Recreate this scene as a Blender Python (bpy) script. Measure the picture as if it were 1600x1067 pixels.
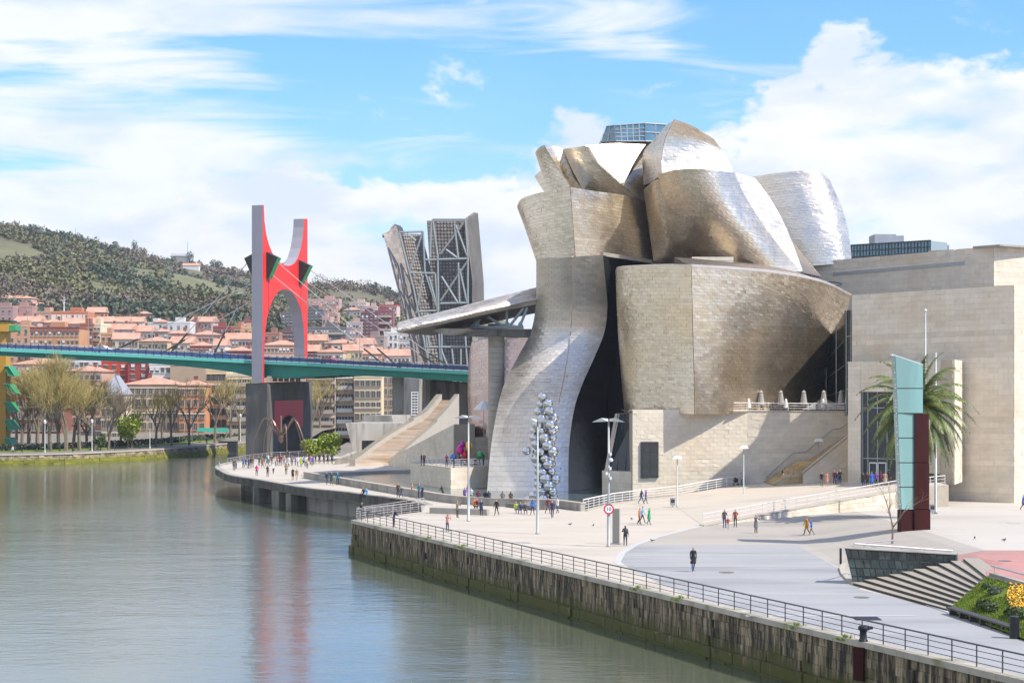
import bpy, bmesh, math, random
import numpy as np
from mathutils import Vector, Matrix, geometry
random.seed(7)
rng = np.random.default_rng(7)
for o in list(bpy.data.objects):
    bpy.data.objects.remove(o)
SC = bpy.context.scene
COL = SC.collection
R = math.radians

# ------------------------------------------------------------------ camera
F, CX, HY, CH = 2800.0, 800.0, 600.0, 13.5
cam = bpy.data.cameras.new('camera')
cam.sensor_width = 36.0
cam.lens = 63.0
cam.shift_y = (HY - 533.5) / 1600.0
cam.clip_start = 1.0
cam.clip_end = 12000.0
cam_o = bpy.data.objects.new('camera', cam)
cam_o.location = (0, 0, CH)
cam_o.rotation_euler = (R(90), 0, 0)
COL.objects.link(cam_o)
SC.camera = cam_o

# ------------------------------------------------------------------ light
SUN_EL = R(50)
SUN_DIR = Vector((0.90, -0.44, 0)).normalized()          # horizontal direction towards the sun
sun_vec = Vector((SUN_DIR.x * math.cos(SUN_EL), SUN_DIR.y * math.cos(SUN_EL), math.sin(SUN_EL)))
sl = bpy.data.lights.new('sun', 'SUN')
sl.energy = 3.1
sl.angle = R(0.6)
sl.color = (1.0, 0.925, 0.81)
so = bpy.data.objects.new('sun', sl)
so.rotation_euler = (-sun_vec).to_track_quat('-Z', 'Y').to_euler()
so.location = (100, -60, 200)
COL.objects.link(so)

SC.view_settings.view_transform = 'Standard'
SC.view_settings.look = 'None'
SC.view_settings.gamma = 1.0
SC.view_settings.use_curve_mapping = False
SC.view_settings.exposure = 1.04

W = bpy.data.worlds.new('World')
SC.world = W
W.use_nodes = True
nt = W.node_tree
N, L = nt.nodes, nt.links
N.clear()

def nmath(op, a, b=None, c=None, clamp=False):
    n = N.new('ShaderNodeMath'); n.operation = op; n.use_clamp = clamp
    for i, v in enumerate((a, b, c)):
        if v is None: continue
        if isinstance(v, (int, float)): n.inputs[i].default_value = v
        else: L.new(v, n.inputs[i])
    return n.outputs[0]

def nsmooth(v, a, b, lo=0.0, hi=1.0):
    n = N.new('ShaderNodeMapRange'); n.interpolation_type = 'SMOOTHSTEP'
    L.new(v, n.inputs[0])
    for i, x in enumerate((a, b, lo, hi)):
        if isinstance(x, (int, float)): n.inputs[i + 1].default_value = x
        else: L.new(x, n.inputs[i + 1])
    return n.outputs[0]

def nnoise(vec, scale, detail=6, rough=0.55, dist=0.0):
    n = N.new('ShaderNodeTexNoise')
    L.new(vec, n.inputs['Vector'])
    n.inputs['Scale'].default_value = scale
    n.inputs['Detail'].default_value = detail
    n.inputs['Roughness'].default_value = rough
    n.inputs['Distortion'].default_value = dist
    return n.outputs['Fac']

sky = N.new('ShaderNodeTexSky')
sky.sky_type = 'NISHITA'
sky.sun_disc = False
sky.sun_elevation = SUN_EL
sky.sun_rotation = math.atan2(SUN_DIR.x, SUN_DIR.y)
sky.altitude = 50
sky.air_density = 1.25
sky.dust_density = 0.35
sky.ozone_density = 2.2
tc = N.new('ShaderNodeTexCoord')
sep = N.new('ShaderNodeSeparateXYZ')
L.new(tc.outputs['Generated'], sep.inputs[0])
X_, Y_, Z_ = sep.outputs
hor = nmath('SQRT', nmath('ADD', nmath('MULTIPLY', X_, X_), nmath('MULTIPLY', Y_, Y_)))
sx = nmath('DIVIDE', X_, nmath('MAXIMUM', hor, 0.001))    # sine of the azimuth, continuous all the way round
el = nmath('ARCTAN2', Z_, hor)

def nvec(sxx, syy, szz):
    m = N.new('ShaderNodeVectorMath'); m.operation = 'MULTIPLY'
    L.new(tc.outputs['Generated'], m.inputs[0]); m.inputs[1].default_value = (sxx, syy, szz)
    return m.outputs[0]

def layer(edge_lo, edge_hi, s0, s1, v, amp, sharp, seedscale):
    pass

vA = nvec(1, 1, 1.9)
n1 = nnoise(vA, 9.0, 9, 0.58, 0.15)
n2 = nnoise(nvec(1, 1, 1.5), 26.0, 7, 0.6)
# cumulus bank along the horizon, its top edge higher to the right
edge = nmath('ADD', nsmooth(sx, -0.02, 0.05, 0.112, 0.136), nsmooth(sx, 0.08, 0.20, 0.0, 0.052))
bill = nmath('ADD', nmath('MULTIPLY', nmath('SUBTRACT', n1, 0.5), 0.20), nmath('MULTIPLY', nmath('SUBTRACT', n2, 0.5), 0.07))
dcum = nmath('ADD', nmath('SUBTRACT', edge, el), bill)
cum = nsmooth(dcum, -0.004, 0.016)
# holes in the bank
hole = nsmooth(nnoise(nvec(1, 1, 3.0), 7.0, 6, 0.55, 0.2), 0.58, 0.72, 1.0, 0.35)
hole = nmath('MAXIMUM', hole, nsmooth(el, 0.10, 0.05, 0.0, 1.0))
cum = nmath('MULTIPLY', cum, hole)
# streaky cirrus, heavy to the left
vC = nvec(1, 1, 7.0)
nc = nnoise(vC, 5.5, 7, 0.55, 0.9)
nc2 = nnoise(nvec(1, 1, 9.0), 3.0, 4, 0.5, 0.4)
wc = nsmooth(sx, -0.05, -0.24, 0.02, 0.17)
cir = nsmooth(nmath('ADD', nmath('ADD', nmath('MULTIPLY', nc, 0.6), nmath('MULTIPLY', nc2, 0.4)), wc), 0.505, 0.66)
cir = nmath('MULTIPLY', cir, 0.92)
puff = nsmooth(nnoise(nvec(1, 1, 2.0), 15.0, 9, 0.62, 0.3), 0.555, 0.70)
ruff = nsmooth(nnoise(nvec(1, 1, 1.6), 60.0, 6, 0.6), 0.30, 0.62, 0.55, 1.0)
puff = nmath('MULTIPLY', nmath('MULTIPLY', puff, ruff), nsmooth(el, 0.06, 0.11, 0.0, 0.85))
cl = nmath('MAXIMUM', nmath('MAXIMUM', cum, cir), puff)
# faint veil everywhere
cl = nmath('MAXIMUM', cl, nsmooth(el, 0.2, 0.02, 0.04, 0.30))
shade = nnoise(nvec(1, 1, 2.6), 13.0, 7, 0.55, 0.2)
shade = nsmooth(shade, 0.36, 0.62)
cc = N.new('ShaderNodeMix'); cc.data_type = 'RGBA'
L.new(shade, cc.inputs[0])
CLOUD = 3.55
cc.inputs[6].default_value = (0.74 * CLOUD, 0.83 * CLOUD, 0.95 * CLOUD, 1)
cc.inputs[7].default_value = (0.97 * CLOUD, 0.98 * CLOUD, 1.0 * CLOUD, 1)
tint = N.new('ShaderNodeMix'); tint.data_type = 'RGBA'; tint.blend_type = 'MULTIPLY'
tint.inputs[0].default_value = 1.0
L.new(sky.outputs[0], tint.inputs[6]); tint.inputs[7].default_value = (0.27, 0.475, 0.79, 1)
mx = N.new('ShaderNodeMix'); mx.data_type = 'RGBA'
L.new(cl, mx.inputs[0]); L.new(tint.outputs[2], mx.inputs[6]); L.new(cc.outputs[2], mx.inputs[7])
bg = N.new('ShaderNodeBackground'); bg.inputs[1].default_value = 0.15
L.new(mx.outputs[2], bg.inputs[0])
wo = N.new('ShaderNodeOutputWorld'); L.new(bg.outputs[0], wo.inputs[0])

# ------------------------------------------------------------------ helpers
def P(px, py, Y):
    """point at distance Y that the photograph shows at (px, py): used for measuring only"""
    return Vector(((px - CX) / F * Y, Y, CH - (py - HY) / F * Y))

def G(px, py, z=0.0):
    return P(px, py, (CH - z) * F / (py - HY))

def link(o, parent=None):
    COL.objects.link(o)
    if parent is not None: o.parent = parent
    return o

def tag(o, label=None, cat=None, group=None, kind=None):
    if label: o['label'] = label
    if cat: o['category'] = cat
    if group: o['group'] = group
    if kind: o['kind'] = kind
    return o

def empty(name, loc, label, cat, group=None, rz=0.0):
    o = bpy.data.objects.new(name, None)
    o.empty_display_size = 0.5
    o.location = loc; o.rotation_euler = (0, 0, rz)
    link(o)
    return tag(o, label, cat, group)

class MB:
    """collects faces for ONE mesh"""
    def __init__(s):
        s.v, s.f, s.m, s.t = [], [], [], []
    def face(s, pts, mi=0, tone=0.0):
        n = len(s.v)
        s.v.extend([tuple(p) for p in pts])
        s.f.append(tuple(range(n, n + len(pts)))); s.m.append(mi); s.t.append(tone)
    def add(s, vs, fs, mi=0, tone=0.0):
        n = len(s.v)
        s.v.extend([tuple(p) for p in vs])
        for f in fs:
            s.f.append(tuple(i + n for i in f)); s.m.append(mi); s.t.append(tone)
    def box(s, x0, x1, y0, y1, z0, z1, mi=0, tone=0.0):
        vs = [(x0,y0,z0),(x1,y0,z0),(x1,y1,z0),(x0,y1,z0),(x0,y0,z1),(x1,y0,z1),(x1,y1,z1),(x0,y1,z1)]
        s.add(vs, [(0,3,2,1),(4,5,6,7),(0,1,5,4),(1,2,6,5),(2,3,7,6),(3,0,4,7)], mi, tone)
    def hexa(s, q, d, mi=0, tone=0.0):
        """quad q (4 points) extruded by vector d"""
        d = Vector(d); a = [Vector(p) for p in q]; b = [p + d for p in a]
        s.add(a + b, [(0,1,2,3),(7,6,5,4),(0,4,5,1),(1,5,6,2),(2,6,7,3),(3,7,4,0)], mi, tone)
    def prism(s, poly, d, mi=0, side=None, tone=0.0):
        d = Vector(d); a = [Vector(p) for p in poly]; n = len(a)
        s.add(a, [tuple(range(n))], mi, tone)
        s.add([p + d for p in a], [tuple(reversed(range(n)))], mi, tone)
        sm = mi if side is None else side
        for i in range(n):
            j = (i + 1) % n
            s.face([a[i], a[i] + d, a[j] + d, a[j]], sm, tone)
    def bar(s, a, b, r=0.1, n=6, mi=0, r2=None, tone=0.0):
        a, b = Vector(a), Vector(b); ax = b - a
        if ax.length < 1e-6: return
        r2 = r if r2 is None else r2
        q = ax.to_track_quat('Z', 'Y')
        va = [a + q @ Vector((r * math.cos(2*math.pi*i/n + .4), r * math.sin(2*math.pi*i/n + .4), 0)) for i in range(n)]
        vb = [b + q @ Vector((r2 * math.cos(2*math.pi*i/n + .4), r2 * math.sin(2*math.pi*i/n + .4), 0)) for i in range(n)]
        fs = [(i, (i+1) % n, n + (i+1) % n, n + i) for i in range(n)]
        fs += [tuple(reversed(range(n))), tuple(range(n, 2*n))]
        s.add(va + vb, fs, mi, tone)
    def lathe(s, prof, n=12, c=(0,0,0), mi=0, tone=0.0):
        vs = []; c = Vector(c)
        for r, z in prof:
            for i in range(n):
                a = 2*math.pi*i/n
                vs.append(c + Vector((r*math.cos(a), r*math.sin(a), z)))
        fs = []
        for k in range(len(prof)-1):
            for i in range(n):
                j = (i+1) % n
                fs.append((k*n+i, k*n+j, (k+1)*n+j, (k+1)*n+i))
        fs.append(tuple(reversed(range(n)))); fs.append(tuple(range((len(prof)-1)*n, len(prof)*n)))
        s.add(vs, fs, mi, tone)
    def mesh(s, name, mats, smooth=False):
        me = bpy.data.meshes.new(name)
        me.from_pydata(s.v, [], s.f)
        if not isinstance(mats, (list, tuple)): mats = [mats]
        for m in mats: me.materials.append(m)
        if len(mats) > 1: me.polygons.foreach_set('material_index', s.m)
        if any(s.t):
            at = me.attributes.new('tone', 'FLOAT', 'FACE')
            at.data.foreach_set('value', s.t)
        if smooth: me.polygons.foreach_set('use_smooth', [True] * len(me.polygons))
        me.update()
        return me
    def build(s, name, mats, parent=None, smooth=False, loc=None):
        o = bpy.data.objects.new(name, s.mesh(name, mats, smooth))
        if loc is not None: o.location = loc
        return link(o, parent)

def inst(name, me, parent=None, loc=(0,0,0), rz=0.0, sc=None):
    o = bpy.data.objects.new(name, me)
    o.location = loc; o.rotation_euler = (0, 0, rz)
    if sc is not None: o.scale = sc if hasattr(sc, '__len__') else (sc, sc, sc)
    return link(o, parent)

def copy_tree(o, parent=None):
    c = o.copy(); COL.objects.link(c)
    if parent is not None: c.parent = parent
    for ch in o.children: copy_tree(ch, c)
    return c

# ------------------------------------------------------------------ materials
def material(name, col, rough=0.6, metal=0.0, var=0.12, scale=1.0, bump=0.0, bscale=None, col2=None, mixlo=0.45, mixhi=0.65,
             mscale=None, stretch=(1,1,1), spec=0.5, coat=0.0, rvar=0.0, bdist=0.02, coord='Object'):
    m = bpy.data.materials.new(name); m.use_nodes = True
    t = m.node_tree; n, l = t.nodes, t.links
    p = n['Principled BSDF']
    p.inputs['Metallic'].default_value = metal
    p.inputs['Roughness'].default_value = rough
    p.inputs['Specular IOR Level'].default_value = spec
    if coat: p.inputs['Coat Weight'].default_value = coat
    c = n.new('ShaderNodeTexCoord'); mp = n.new('ShaderNodeMapping')
    mp.inputs['Scale'].default_value = stretch
    l.new(c.outputs[coord], mp.inputs[0])
    no = n.new('ShaderNodeTexNoise'); no.inputs['Scale'].default_value = scale; no.inputs['Detail'].default_value = 6
    no.inputs['Roughness'].default_value = 0.6
    l.new(mp.outputs[0], no.inputs['Vector'])
    mr = n.new('ShaderNodeMapRange'); mr.inputs[1].default_value = 0.25; mr.inputs[2].default_value = 0.75
    mr.inputs[3].default_value = 1 - var; mr.inputs[4].default_value = 1 + var
    l.new(no.outputs['Fac'], mr.inputs[0])
    at = n.new('ShaderNodeAttribute'); at.attribute_name = 'tone'
    ad = n.new('ShaderNodeMath'); ad.operation = 'ADD'; ad.inputs[1].default_value = 1.0; l.new(at.outputs['Fac'], ad.inputs[0])
    mu = n.new('ShaderNodeMath'); mu.operation = 'MULTIPLY'; l.new(mr.outputs[0], mu.inputs[0]); l.new(ad.outputs[0], mu.inputs[1])
    vs = n.new('ShaderNodeVectorMath'); vs.operation = 'SCALE'
    if col2 is not None:
        n2 = n.new('ShaderNodeTexNoise'); n2.inputs['Scale'].default_value = mscale or scale * 0.4; n2.inputs['Detail'].default_value = 5
        l.new(mp.outputs[0], n2.inputs['Vector'])
        m2 = n.new('ShaderNodeMapRange'); m2.interpolation_type = 'SMOOTHSTEP'
        m2.inputs[1].default_value = mixlo; m2.inputs[2].default_value = mixhi
        l.new(n2.outputs['Fac'], m2.inputs[0])
        mc = n.new('ShaderNodeMix'); mc.data_type = 'RGBA'
        mc.inputs[6].default_value = (*col, 1); mc.inputs[7].default_value = (*col2, 1)
        l.new(m2.outputs[0], mc.inputs[0]); l.new(mc.outputs[2], vs.inputs[0])
    else:
        vs.inputs[0].default_value = col
    l.new(mu.outputs[0], vs.inputs['Scale'])
    l.new(vs.outputs[0], p.inputs['Base Color'])
    if rvar:
        rr = n.new('ShaderNodeMapRange'); rr.inputs[1].default_value = .3; rr.inputs[2].default_value = .7
        rr.inputs[3].default_value = max(0.02, rough - rvar); rr.inputs[4].default_value = rough + rvar
        l.new(no.outputs['Fac'], rr.inputs[0]); l.new(rr.outputs[0], p.inputs['Roughness'])
    if bump:
        nb = n.new('ShaderNodeTexNoise'); nb.inputs['Scale'].default_value = bscale or scale * 3; nb.inputs['Detail'].default_value = 4
        l.new(mp.outputs[0], nb.inputs['Vector'])
        b = n.new('ShaderNodeBump'); b.inputs['Strength'].default_value = bump; b.inputs['Distance'].default_value = bdist
        l.new(nb.outputs['Fac'], b.inputs['Height']); l.new(b.outputs[0], p.inputs['Normal'])
    m['_p'] = 1
    return m

def plain(name, col, rough=0.5, metal=0.0, var=0.06, scale=2.0, **k):
    return material(name, col, rough, metal, var, scale, **k)

M = {}
M['titanium'] = material('titanium', (0.775, 0.665, 0.515), 0.36, 0.93, 0.05, 0.5, bump=0.25, bscale=2.2, col2=(0.755, 0.59, 0.375), mscale=0.07, mixlo=.46, mixhi=.72, rvar=0.05, bdist=0.03)
M['titanium_cool'] = material('titanium_cool', (0.72, 0.655, 0.57), 0.43, 0.88, 0.05, 0.5, bump=0.25, bscale=2.2, col2=(0.70, 0.61, 0.50), mscale=0.1, rvar=0.05, bdist=0.03)
M['titanium_pink'] = material('titanium_pink', (0.62, 0.45, 0.40), 0.33, 1.0, 0.10, 0.5, bump=0.3, bscale=2.0, col2=(0.6, 0.5, 0.42), mscale=.1, bdist=0.03)
M['near_black'] = material('near_black_plate', (0.030, 0.030, 0.032), 0.35, 0.3, 0.2, 0.5, bump=.2, bscale=2)  # near-black base colour for the sail's right flank and the recess wall
M['titanium_seam'] = material('titanium_seam', (0.22, 0.19, 0.16), 0.5, 1.0, 0.1, 1.0)
M['lime'] = material('limestone', (0.65, 0.575, 0.455), 0.75, 0, 0.10, 0.8, bump=0.25, bscale=6, col2=(0.60, 0.49, 0.35), mscale=0.12, mixlo=.50, mixhi=.74)
M['lime_joint'] = material('limestone_joint', (0.40, 0.345, 0.265), 0.9, 0, 0.1, 1.0)
M['paving'] = material('cream_paving', (0.47, 0.415, 0.345), 0.7, 0, 0.08, 0.25, bump=0.1, bscale=4, col2=(0.38, 0.335, 0.275), mscale=0.12, mixlo=.46, mixhi=.8, stretch=(.5, 1.4, 1))
M['grey_tile'] = material('grey_tile', (0.315, 0.312, 0.31), 0.6, 0, 0.07, 0.3, bump=0.1, bscale=5, col2=(0.245, 0.243, 0.242), mscale=0.11, mixlo=.48, mixhi=.68, stretch=(.4, 1.5, 1))
M['asphalt_tan'] = material('worn_tan_paving', (0.36, 0.325, 0.28), 0.7, 0, 0.08, 0.2, bump=0.1, bscale=5, col2=(0.27, 0.245, 0.215), mscale=0.05, mixlo=.52, mixhi=.72, stretch=(.35, 1.6, 1))
M['upper_tan'] = material('pale_upper_paving', (0.46, 0.42, 0.365), 0.7, 0, 0.07, 0.2, bump=0.1, bscale=5, col2=(0.38, 0.345, 0.30), mscale=0.05, mixlo=.52, mixhi=.72, stretch=(.35, 1.6, 1))
M['red_paving'] = material('red_paving', (0.42, 0.20, 0.175), 0.7, 0, 0.10, 0.5, bump=0.1, bscale=5, col2=(0.36, 0.20, 0.17), mscale=0.1)
M['white_line'] = material('pale_joint', (0.45, 0.445, 0.43), 0.7, 0, 0.06, 1.0)
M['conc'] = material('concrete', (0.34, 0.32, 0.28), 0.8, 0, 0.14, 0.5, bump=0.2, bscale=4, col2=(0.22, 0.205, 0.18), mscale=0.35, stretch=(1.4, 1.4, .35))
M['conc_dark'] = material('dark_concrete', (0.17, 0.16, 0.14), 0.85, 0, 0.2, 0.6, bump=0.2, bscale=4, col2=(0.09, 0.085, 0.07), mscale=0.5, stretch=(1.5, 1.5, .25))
M['pier_conc'] = material('shaded_pier_concrete', (0.19, 0.175, 0.14), 0.8, 0, 0.15, 0.5, bump=0.2, bscale=4, col2=(0.10, 0.095, 0.07), mscale=0.5, stretch=(1.3, 1.3, .3))  # shade under the promenade slab put into the pier colour, plus random streaks
M['conc_pale'] = material('pale_concrete', (0.40, 0.36, 0.295), 0.8, 0, 0.08, 0.5, bump=0.15, bscale=4)
M['coping'] = material('quay_coping', (0.40, 0.365, 0.30), 0.8, 0, 0.15, 1.2, bump=0.3, bscale=8, col2=(0.20, 0.19, 0.10), mscale=.6, mixlo=.52, mixhi=.7)
M['rail_dark'] = plain('dark_rail_paint', (0.06, 0.065, 0.07), 0.45, 0.2)
M['rail_light'] = plain('brushed_rail', (0.55, 0.52, 0.50), 0.4, 0.7)
M['rail_white'] = plain('pale_rail_paint', (0.66, 0.63, 0.60), 0.45, 0.1)
M['steel'] = plain('galvanised_steel', (0.34, 0.36, 0.355), 0.45, 0.3)
M['steel_green'] = plain('grey_green_frame_paint', (0.24, 0.275, 0.27), 0.5, 0.1)
M['chrome'] = plain('mirror_steel', (0.60, 0.585, 0.565), 0.045, 1.0, var=0.02)
M['glass_dark'] = material('dark_glazing', (0.018, 0.026, 0.03), 0.06, 0, 0.2, 0.3, spec=0.7)
M['glass_blue'] = material('blue_glazing', (0.10, 0.20, 0.26), 0.08, 0.25, 0.2, 0.4, spec=0.8)
M['frame_dark'] = plain('dark_frame', (0.05, 0.055, 0.06), 0.4, 0.5)
M['frame_white'] = plain('white_frame', (0.7, 0.7, 0.68), 0.5)
M['teal_glass'] = material('frosted_teal_glass', (0.18, 0.33, 0.31), 0.22, 0, 0.07, 0.35, col2=(0.20, 0.39, 0.37), mscale=.4, stretch=(1.5, 1.5, .3), spec=0.6, coat=0.3)
M['teal_edge'] = material('teal_glass_edge', (0.28, 0.42, 0.40), 0.3, 0, 0.08, 1.0)
M['rust'] = material('weathering_steel', (0.040, 0.008, 0.007), 0.75, 0.0, 0.35, 0.8, spec=.15, bump=0.2, bscale=8, col2=(0.035, 0.010, 0.010), mscale=.6, stretch=(2.5, 2.5, .25))
M['green_paint'] = plain('bridge_green', (0.010, 0.235, 0.165), 0.45, 0.0, var=.12, scale=.4)
M['green_light'] = plain('bridge_pale_green', (0.10, 0.42, 0.36), 0.5, 0.0)
M['blue_paint'] = plain('bridge_blue', (0.030, 0.070, 0.19), 0.5)
M['arch_red'] = plain('arch_red', (0.66, 0.030, 0.026), 0.5, 0.0, var=.10, scale=.5, stretch=(1.5, 1.5, .2))
M['panel_red'] = plain('pier_panel_red', (0.62, 0.008, 0.05), 0.5)
M['arch_grey'] = plain('arch_grey', (0.33, 0.31, 0.345), 0.5, 0.1, var=.06, scale=.3)
M['pier_stone'] = material('pier_stone', (0.125, 0.118, 0.105), 0.8, 0, 0.2, 0.6, bump=.3, bscale=3, col2=(0.08, 0.076, 0.07), mscale=.25, stretch=(1.4, 1.4, .4))
M['anchor'] = plain('anchor_dark', (0.022, 0.032, 0.025), 0.5)
M['yellow'] = plain('pylon_yellow', (0.50, 0.27, 0.03), 0.55, var=.1)
M['fin_green'] = plain('fin_green', (0.03, 0.27, 0.10), 0.5, var=.1)
M['slate'] = material('green_slate', (0.034, 0.045, 0.040), 0.45, 0, 0.4, 0.9, bump=.4, bscale=4, col2=(0.018, 0.020, 0.016), mscale=.7, mixlo=.48, mixhi=.6)
M['slate_joint'] = plain('slate_joint', (0.10, 0.115, 0.105), 0.8)
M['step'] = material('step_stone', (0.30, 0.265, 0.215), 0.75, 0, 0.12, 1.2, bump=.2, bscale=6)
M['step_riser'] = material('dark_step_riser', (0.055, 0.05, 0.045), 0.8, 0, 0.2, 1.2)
M['step_gold'] = material('sandstone_steps', (0.42, 0.29, 0.13), 0.8, 0, 0.18, 1.0, bump=.2, bscale=5, col2=(0.46, 0.37, 0.23), mscale=.3)
M['ramp_stone'] = material('ramp_stone', (0.45, 0.375, 0.295), 0.8, 0, 0.16, 0.4, bump=.15, bscale=3, col2=(0.40, 0.29, 0.195), mscale=.22, stretch=(.6, 1.6, 1))
M['canvas'] = plain('grey_canvas', (0.34, 0.32, 0.29), 0.85)
M['canvas_white'] = plain('white_canvas', (0.75, 0.74, 0.72), 0.85)
M['wood_dark'] = plain('dark_bench', (0.055, 0.05, 0.046), 0.6, var=.2, scale=4)
M['iron'] = plain('black_iron', (0.025, 0.026, 0.03), 0.5, 0.4, var=.2)
M['bronze'] = material('bronze', (0.20, 0.135, 0.10), 0.4, 0.8, 0.25, 3.0)
M['sign_red'] = plain('sign_red', (0.55, 0.02, 0.05), 0.45)
M['sign_white'] = plain('sign_white', (0.78, 0.78, 0.78), 0.45)
M['print_black'] = plain('print_black', (0.02, 0.02, 0.02), 0.6)
M['bark'] = material('bark', (0.20, 0.165, 0.115), 0.9, 0, 0.25, 3.0, bump=.4, bscale=10)
M['twig'] = material('twig', (0.42, 0.335, 0.12), 0.9, 0, 0.3, 0.5)
M['twig_grey'] = material('twig_grey', (0.27, 0.21, 0.14), 0.9, 0, 0.3, 0.5)
M['leaf_lime'] = material('young_leaf', (0.20, 0.26, 0.02), 0.6, 0, 0.35, 2.0)
M['leaf_palm'] = material('palm_leaf', (0.10, 0.145, 0.028), 0.5, 0, 0.35, 1.2, col2=(0.18, 0.18, 0.045), mscale=1.0)
M['palm_trunk'] = material('palm_trunk', (0.16, 0.11, 0.07), 0.9, 0, 0.3, 5.0, bump=.5)
M['dates'] = plain('orange_dates', (0.55, 0.17, 0.02), 0.6, var=.3, scale=6)
M['leaf_dark'] = material('evergreen', (0.070, 0.092, 0.052), 0.7, 0, 0.4, 0.1)
M['leaf_olive'] = material('olive_scrub', (0.145, 0.140, 0.062), 0.8, 0, 0.4, 0.1)
M['leaf_bare'] = material('bare_wood', (0.165, 0.132, 0.095), 0.9, 0, 0.35, 0.1)
M['grass'] = material('grass', (0.15, 0.22, 0.014), 0.8, 0, 0.3, 1.5)
M['turf'] = material('garden_turf', (0.11, 0.165, 0.012), 0.9, 0, 0.3, 1.5, bump=.4, bscale=20, col2=(0.05, 0.04, 0.022), mscale=.8, mixlo=.60, mixhi=.68)
M['soil'] = material('soil', (0.045, 0.035, 0.022), 0.9, 0, 0.3, 2.0)
M['hedge'] = material('hedge_leaf', (0.055, 0.085, 0.018), 0.7, 0, 0.4, 2.0)
M['flower'] = plain('yellow_flower', (0.80, 0.42, 0.01), 0.6, var=.25, scale=5)
M['skin'] = plain('skin', (0.52, 0.31, 0.22), 0.6)
M['hair'] = plain('dark_hair', (0.03, 0.02, 0.014), 0.6)
M['hair_fair'] = plain('fair_hair', (0.22, 0.12, 0.05), 0.6)
M['shoe'] = plain('dark_shoe', (0.03, 0.028, 0.026), 0.6)
M['pigeon'] = plain('pigeon_grey', (0.06, 0.06, 0.07), 0.6)
M['tile_roof'] = material('terracotta_roof', (0.50, 0.285, 0.20), 0.85, 0, 0.2, 0.5, bump=.3, bscale=3, col2=(0.42, 0.23, 0.16), mscale=.2)
M['grey_roof'] = material('zinc_roof', (0.36, 0.36, 0.38), 0.6, 0.2, 0.15, 0.4)
M['pane'] = material('window_pane', (0.095, 0.092, 0.092), 0.25, 0, 0.3, 0.5, spec=.6)
M['hill'] = material('hillside', (0.118, 0.105, 0.060), 0.95, 0, 0.3, 0.03, col2=(0.128, 0.128, 0.058), mscale=0.006, mixlo=.46, mixhi=.60)
M['town_ground'] = material('town_ground', (0.19, 0.17, 0.14), 0.9, 0, 0.2, 0.1)
M['bank_path'] = material('bank_path', (0.45, 0.41, 0.36), 0.8, 0, 0.08, 0.3)

def wall_material():
    """river wall: pale stone run over by vertical black streaks, weed along the tide line"""
    m = bpy.data.materials.new('quay_stone'); m.use_nodes = True
    t = m.node_tree; n, l = t.nodes, t.links; p = n['Principled BSDF']; p.inputs['Roughness'].default_value = .85
    c = n.new('ShaderNodeNewGeometry'); mp = n.new('ShaderNodeMapping'); mp.inputs['Scale'].default_value = (2.2, 2.2, .26)
    l.new(c.outputs['Position'], mp.inputs[0])
    a = n.new('ShaderNodeTexNoise'); a.inputs['Scale'].default_value = 1.3; a.inputs['Detail'].default_value = 8; a.inputs['Roughness'].default_value = .65
    l.new(mp.outputs[0], a.inputs['Vector'])
    r = n.new('ShaderNodeValToRGB'); e = r.color_ramp.elements
    e[0].position = .36; e[0].color = (.016, .014, .011, 1); e[1].position = .74; e[1].color = (.42, .345, .23, 1)
    for pos, cc in ((.45, (.045, .037, .025, 1)), (.52, (.15, .118, .072, 1)), (.60, (.29, .225, .14, 1))):
        x = r.color_ramp.elements.new(pos); x.color = cc
    l.new(a.outputs['Fac'], r.inputs[0])
    at = n.new('ShaderNodeAttribute'); at.attribute_name = 'tone'
    ad = n.new('ShaderNodeMath'); ad.operation = 'ADD'; ad.inputs[1].default_value = 1.0; l.new(at.outputs['Fac'], ad.inputs[0])
    vs = n.new('ShaderNodeVectorMath'); vs.operation = 'SCALE'; l.new(r.outputs[0], vs.inputs[0]); l.new(ad.outputs[0], vs.inputs['Scale'])
    b = n.new('ShaderNodeTexNoise'); b.inputs['Scale'].default_value = .9; b.inputs['Detail'].default_value = 7
    l.new(c.outputs['Position'], b.inputs['Vector'])
    s = n.new('ShaderNodeSeparateXYZ'); l.new(c.outputs['Position'], s.inputs[0])
    w = n.new('ShaderNodeMath'); w.operation = 'MULTIPLY_ADD'; l.new(b.outputs['Fac'], w.inputs[0]); w.inputs[1].default_value = -3.2; l.new(s.outputs[2], w.inputs[2])
    mr = n.new('ShaderNodeMapRange'); mr.interpolation_type = 'SMOOTHSTEP'; l.new(w.outputs[0], mr.inputs[0])
    mr.inputs[1].default_value = -4.5; mr.inputs[2].default_value = -2.9; mr.inputs[3].default_value = 1; mr.inputs[4].default_value = 0
    g = n.new('ShaderNodeMix'); g.data_type = 'RGBA'; l.new(mr.outputs[0], g.inputs[0]); l.new(vs.outputs[0], g.inputs[6]); g.inputs[7].default_value = (.075, .078, .012, 1)
    l.new(g.outputs[2], p.inputs['Base Color'])
    bp = n.new('ShaderNodeBump'); bp.inputs['Strength'].default_value = .5; bp.inputs['Distance'].default_value = .05
    l.new(b.outputs['Fac'], bp.inputs['Height']); l.new(bp.outputs[0], p.inputs['Normal'])
    return m
M['quay'] = wall_material()

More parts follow.
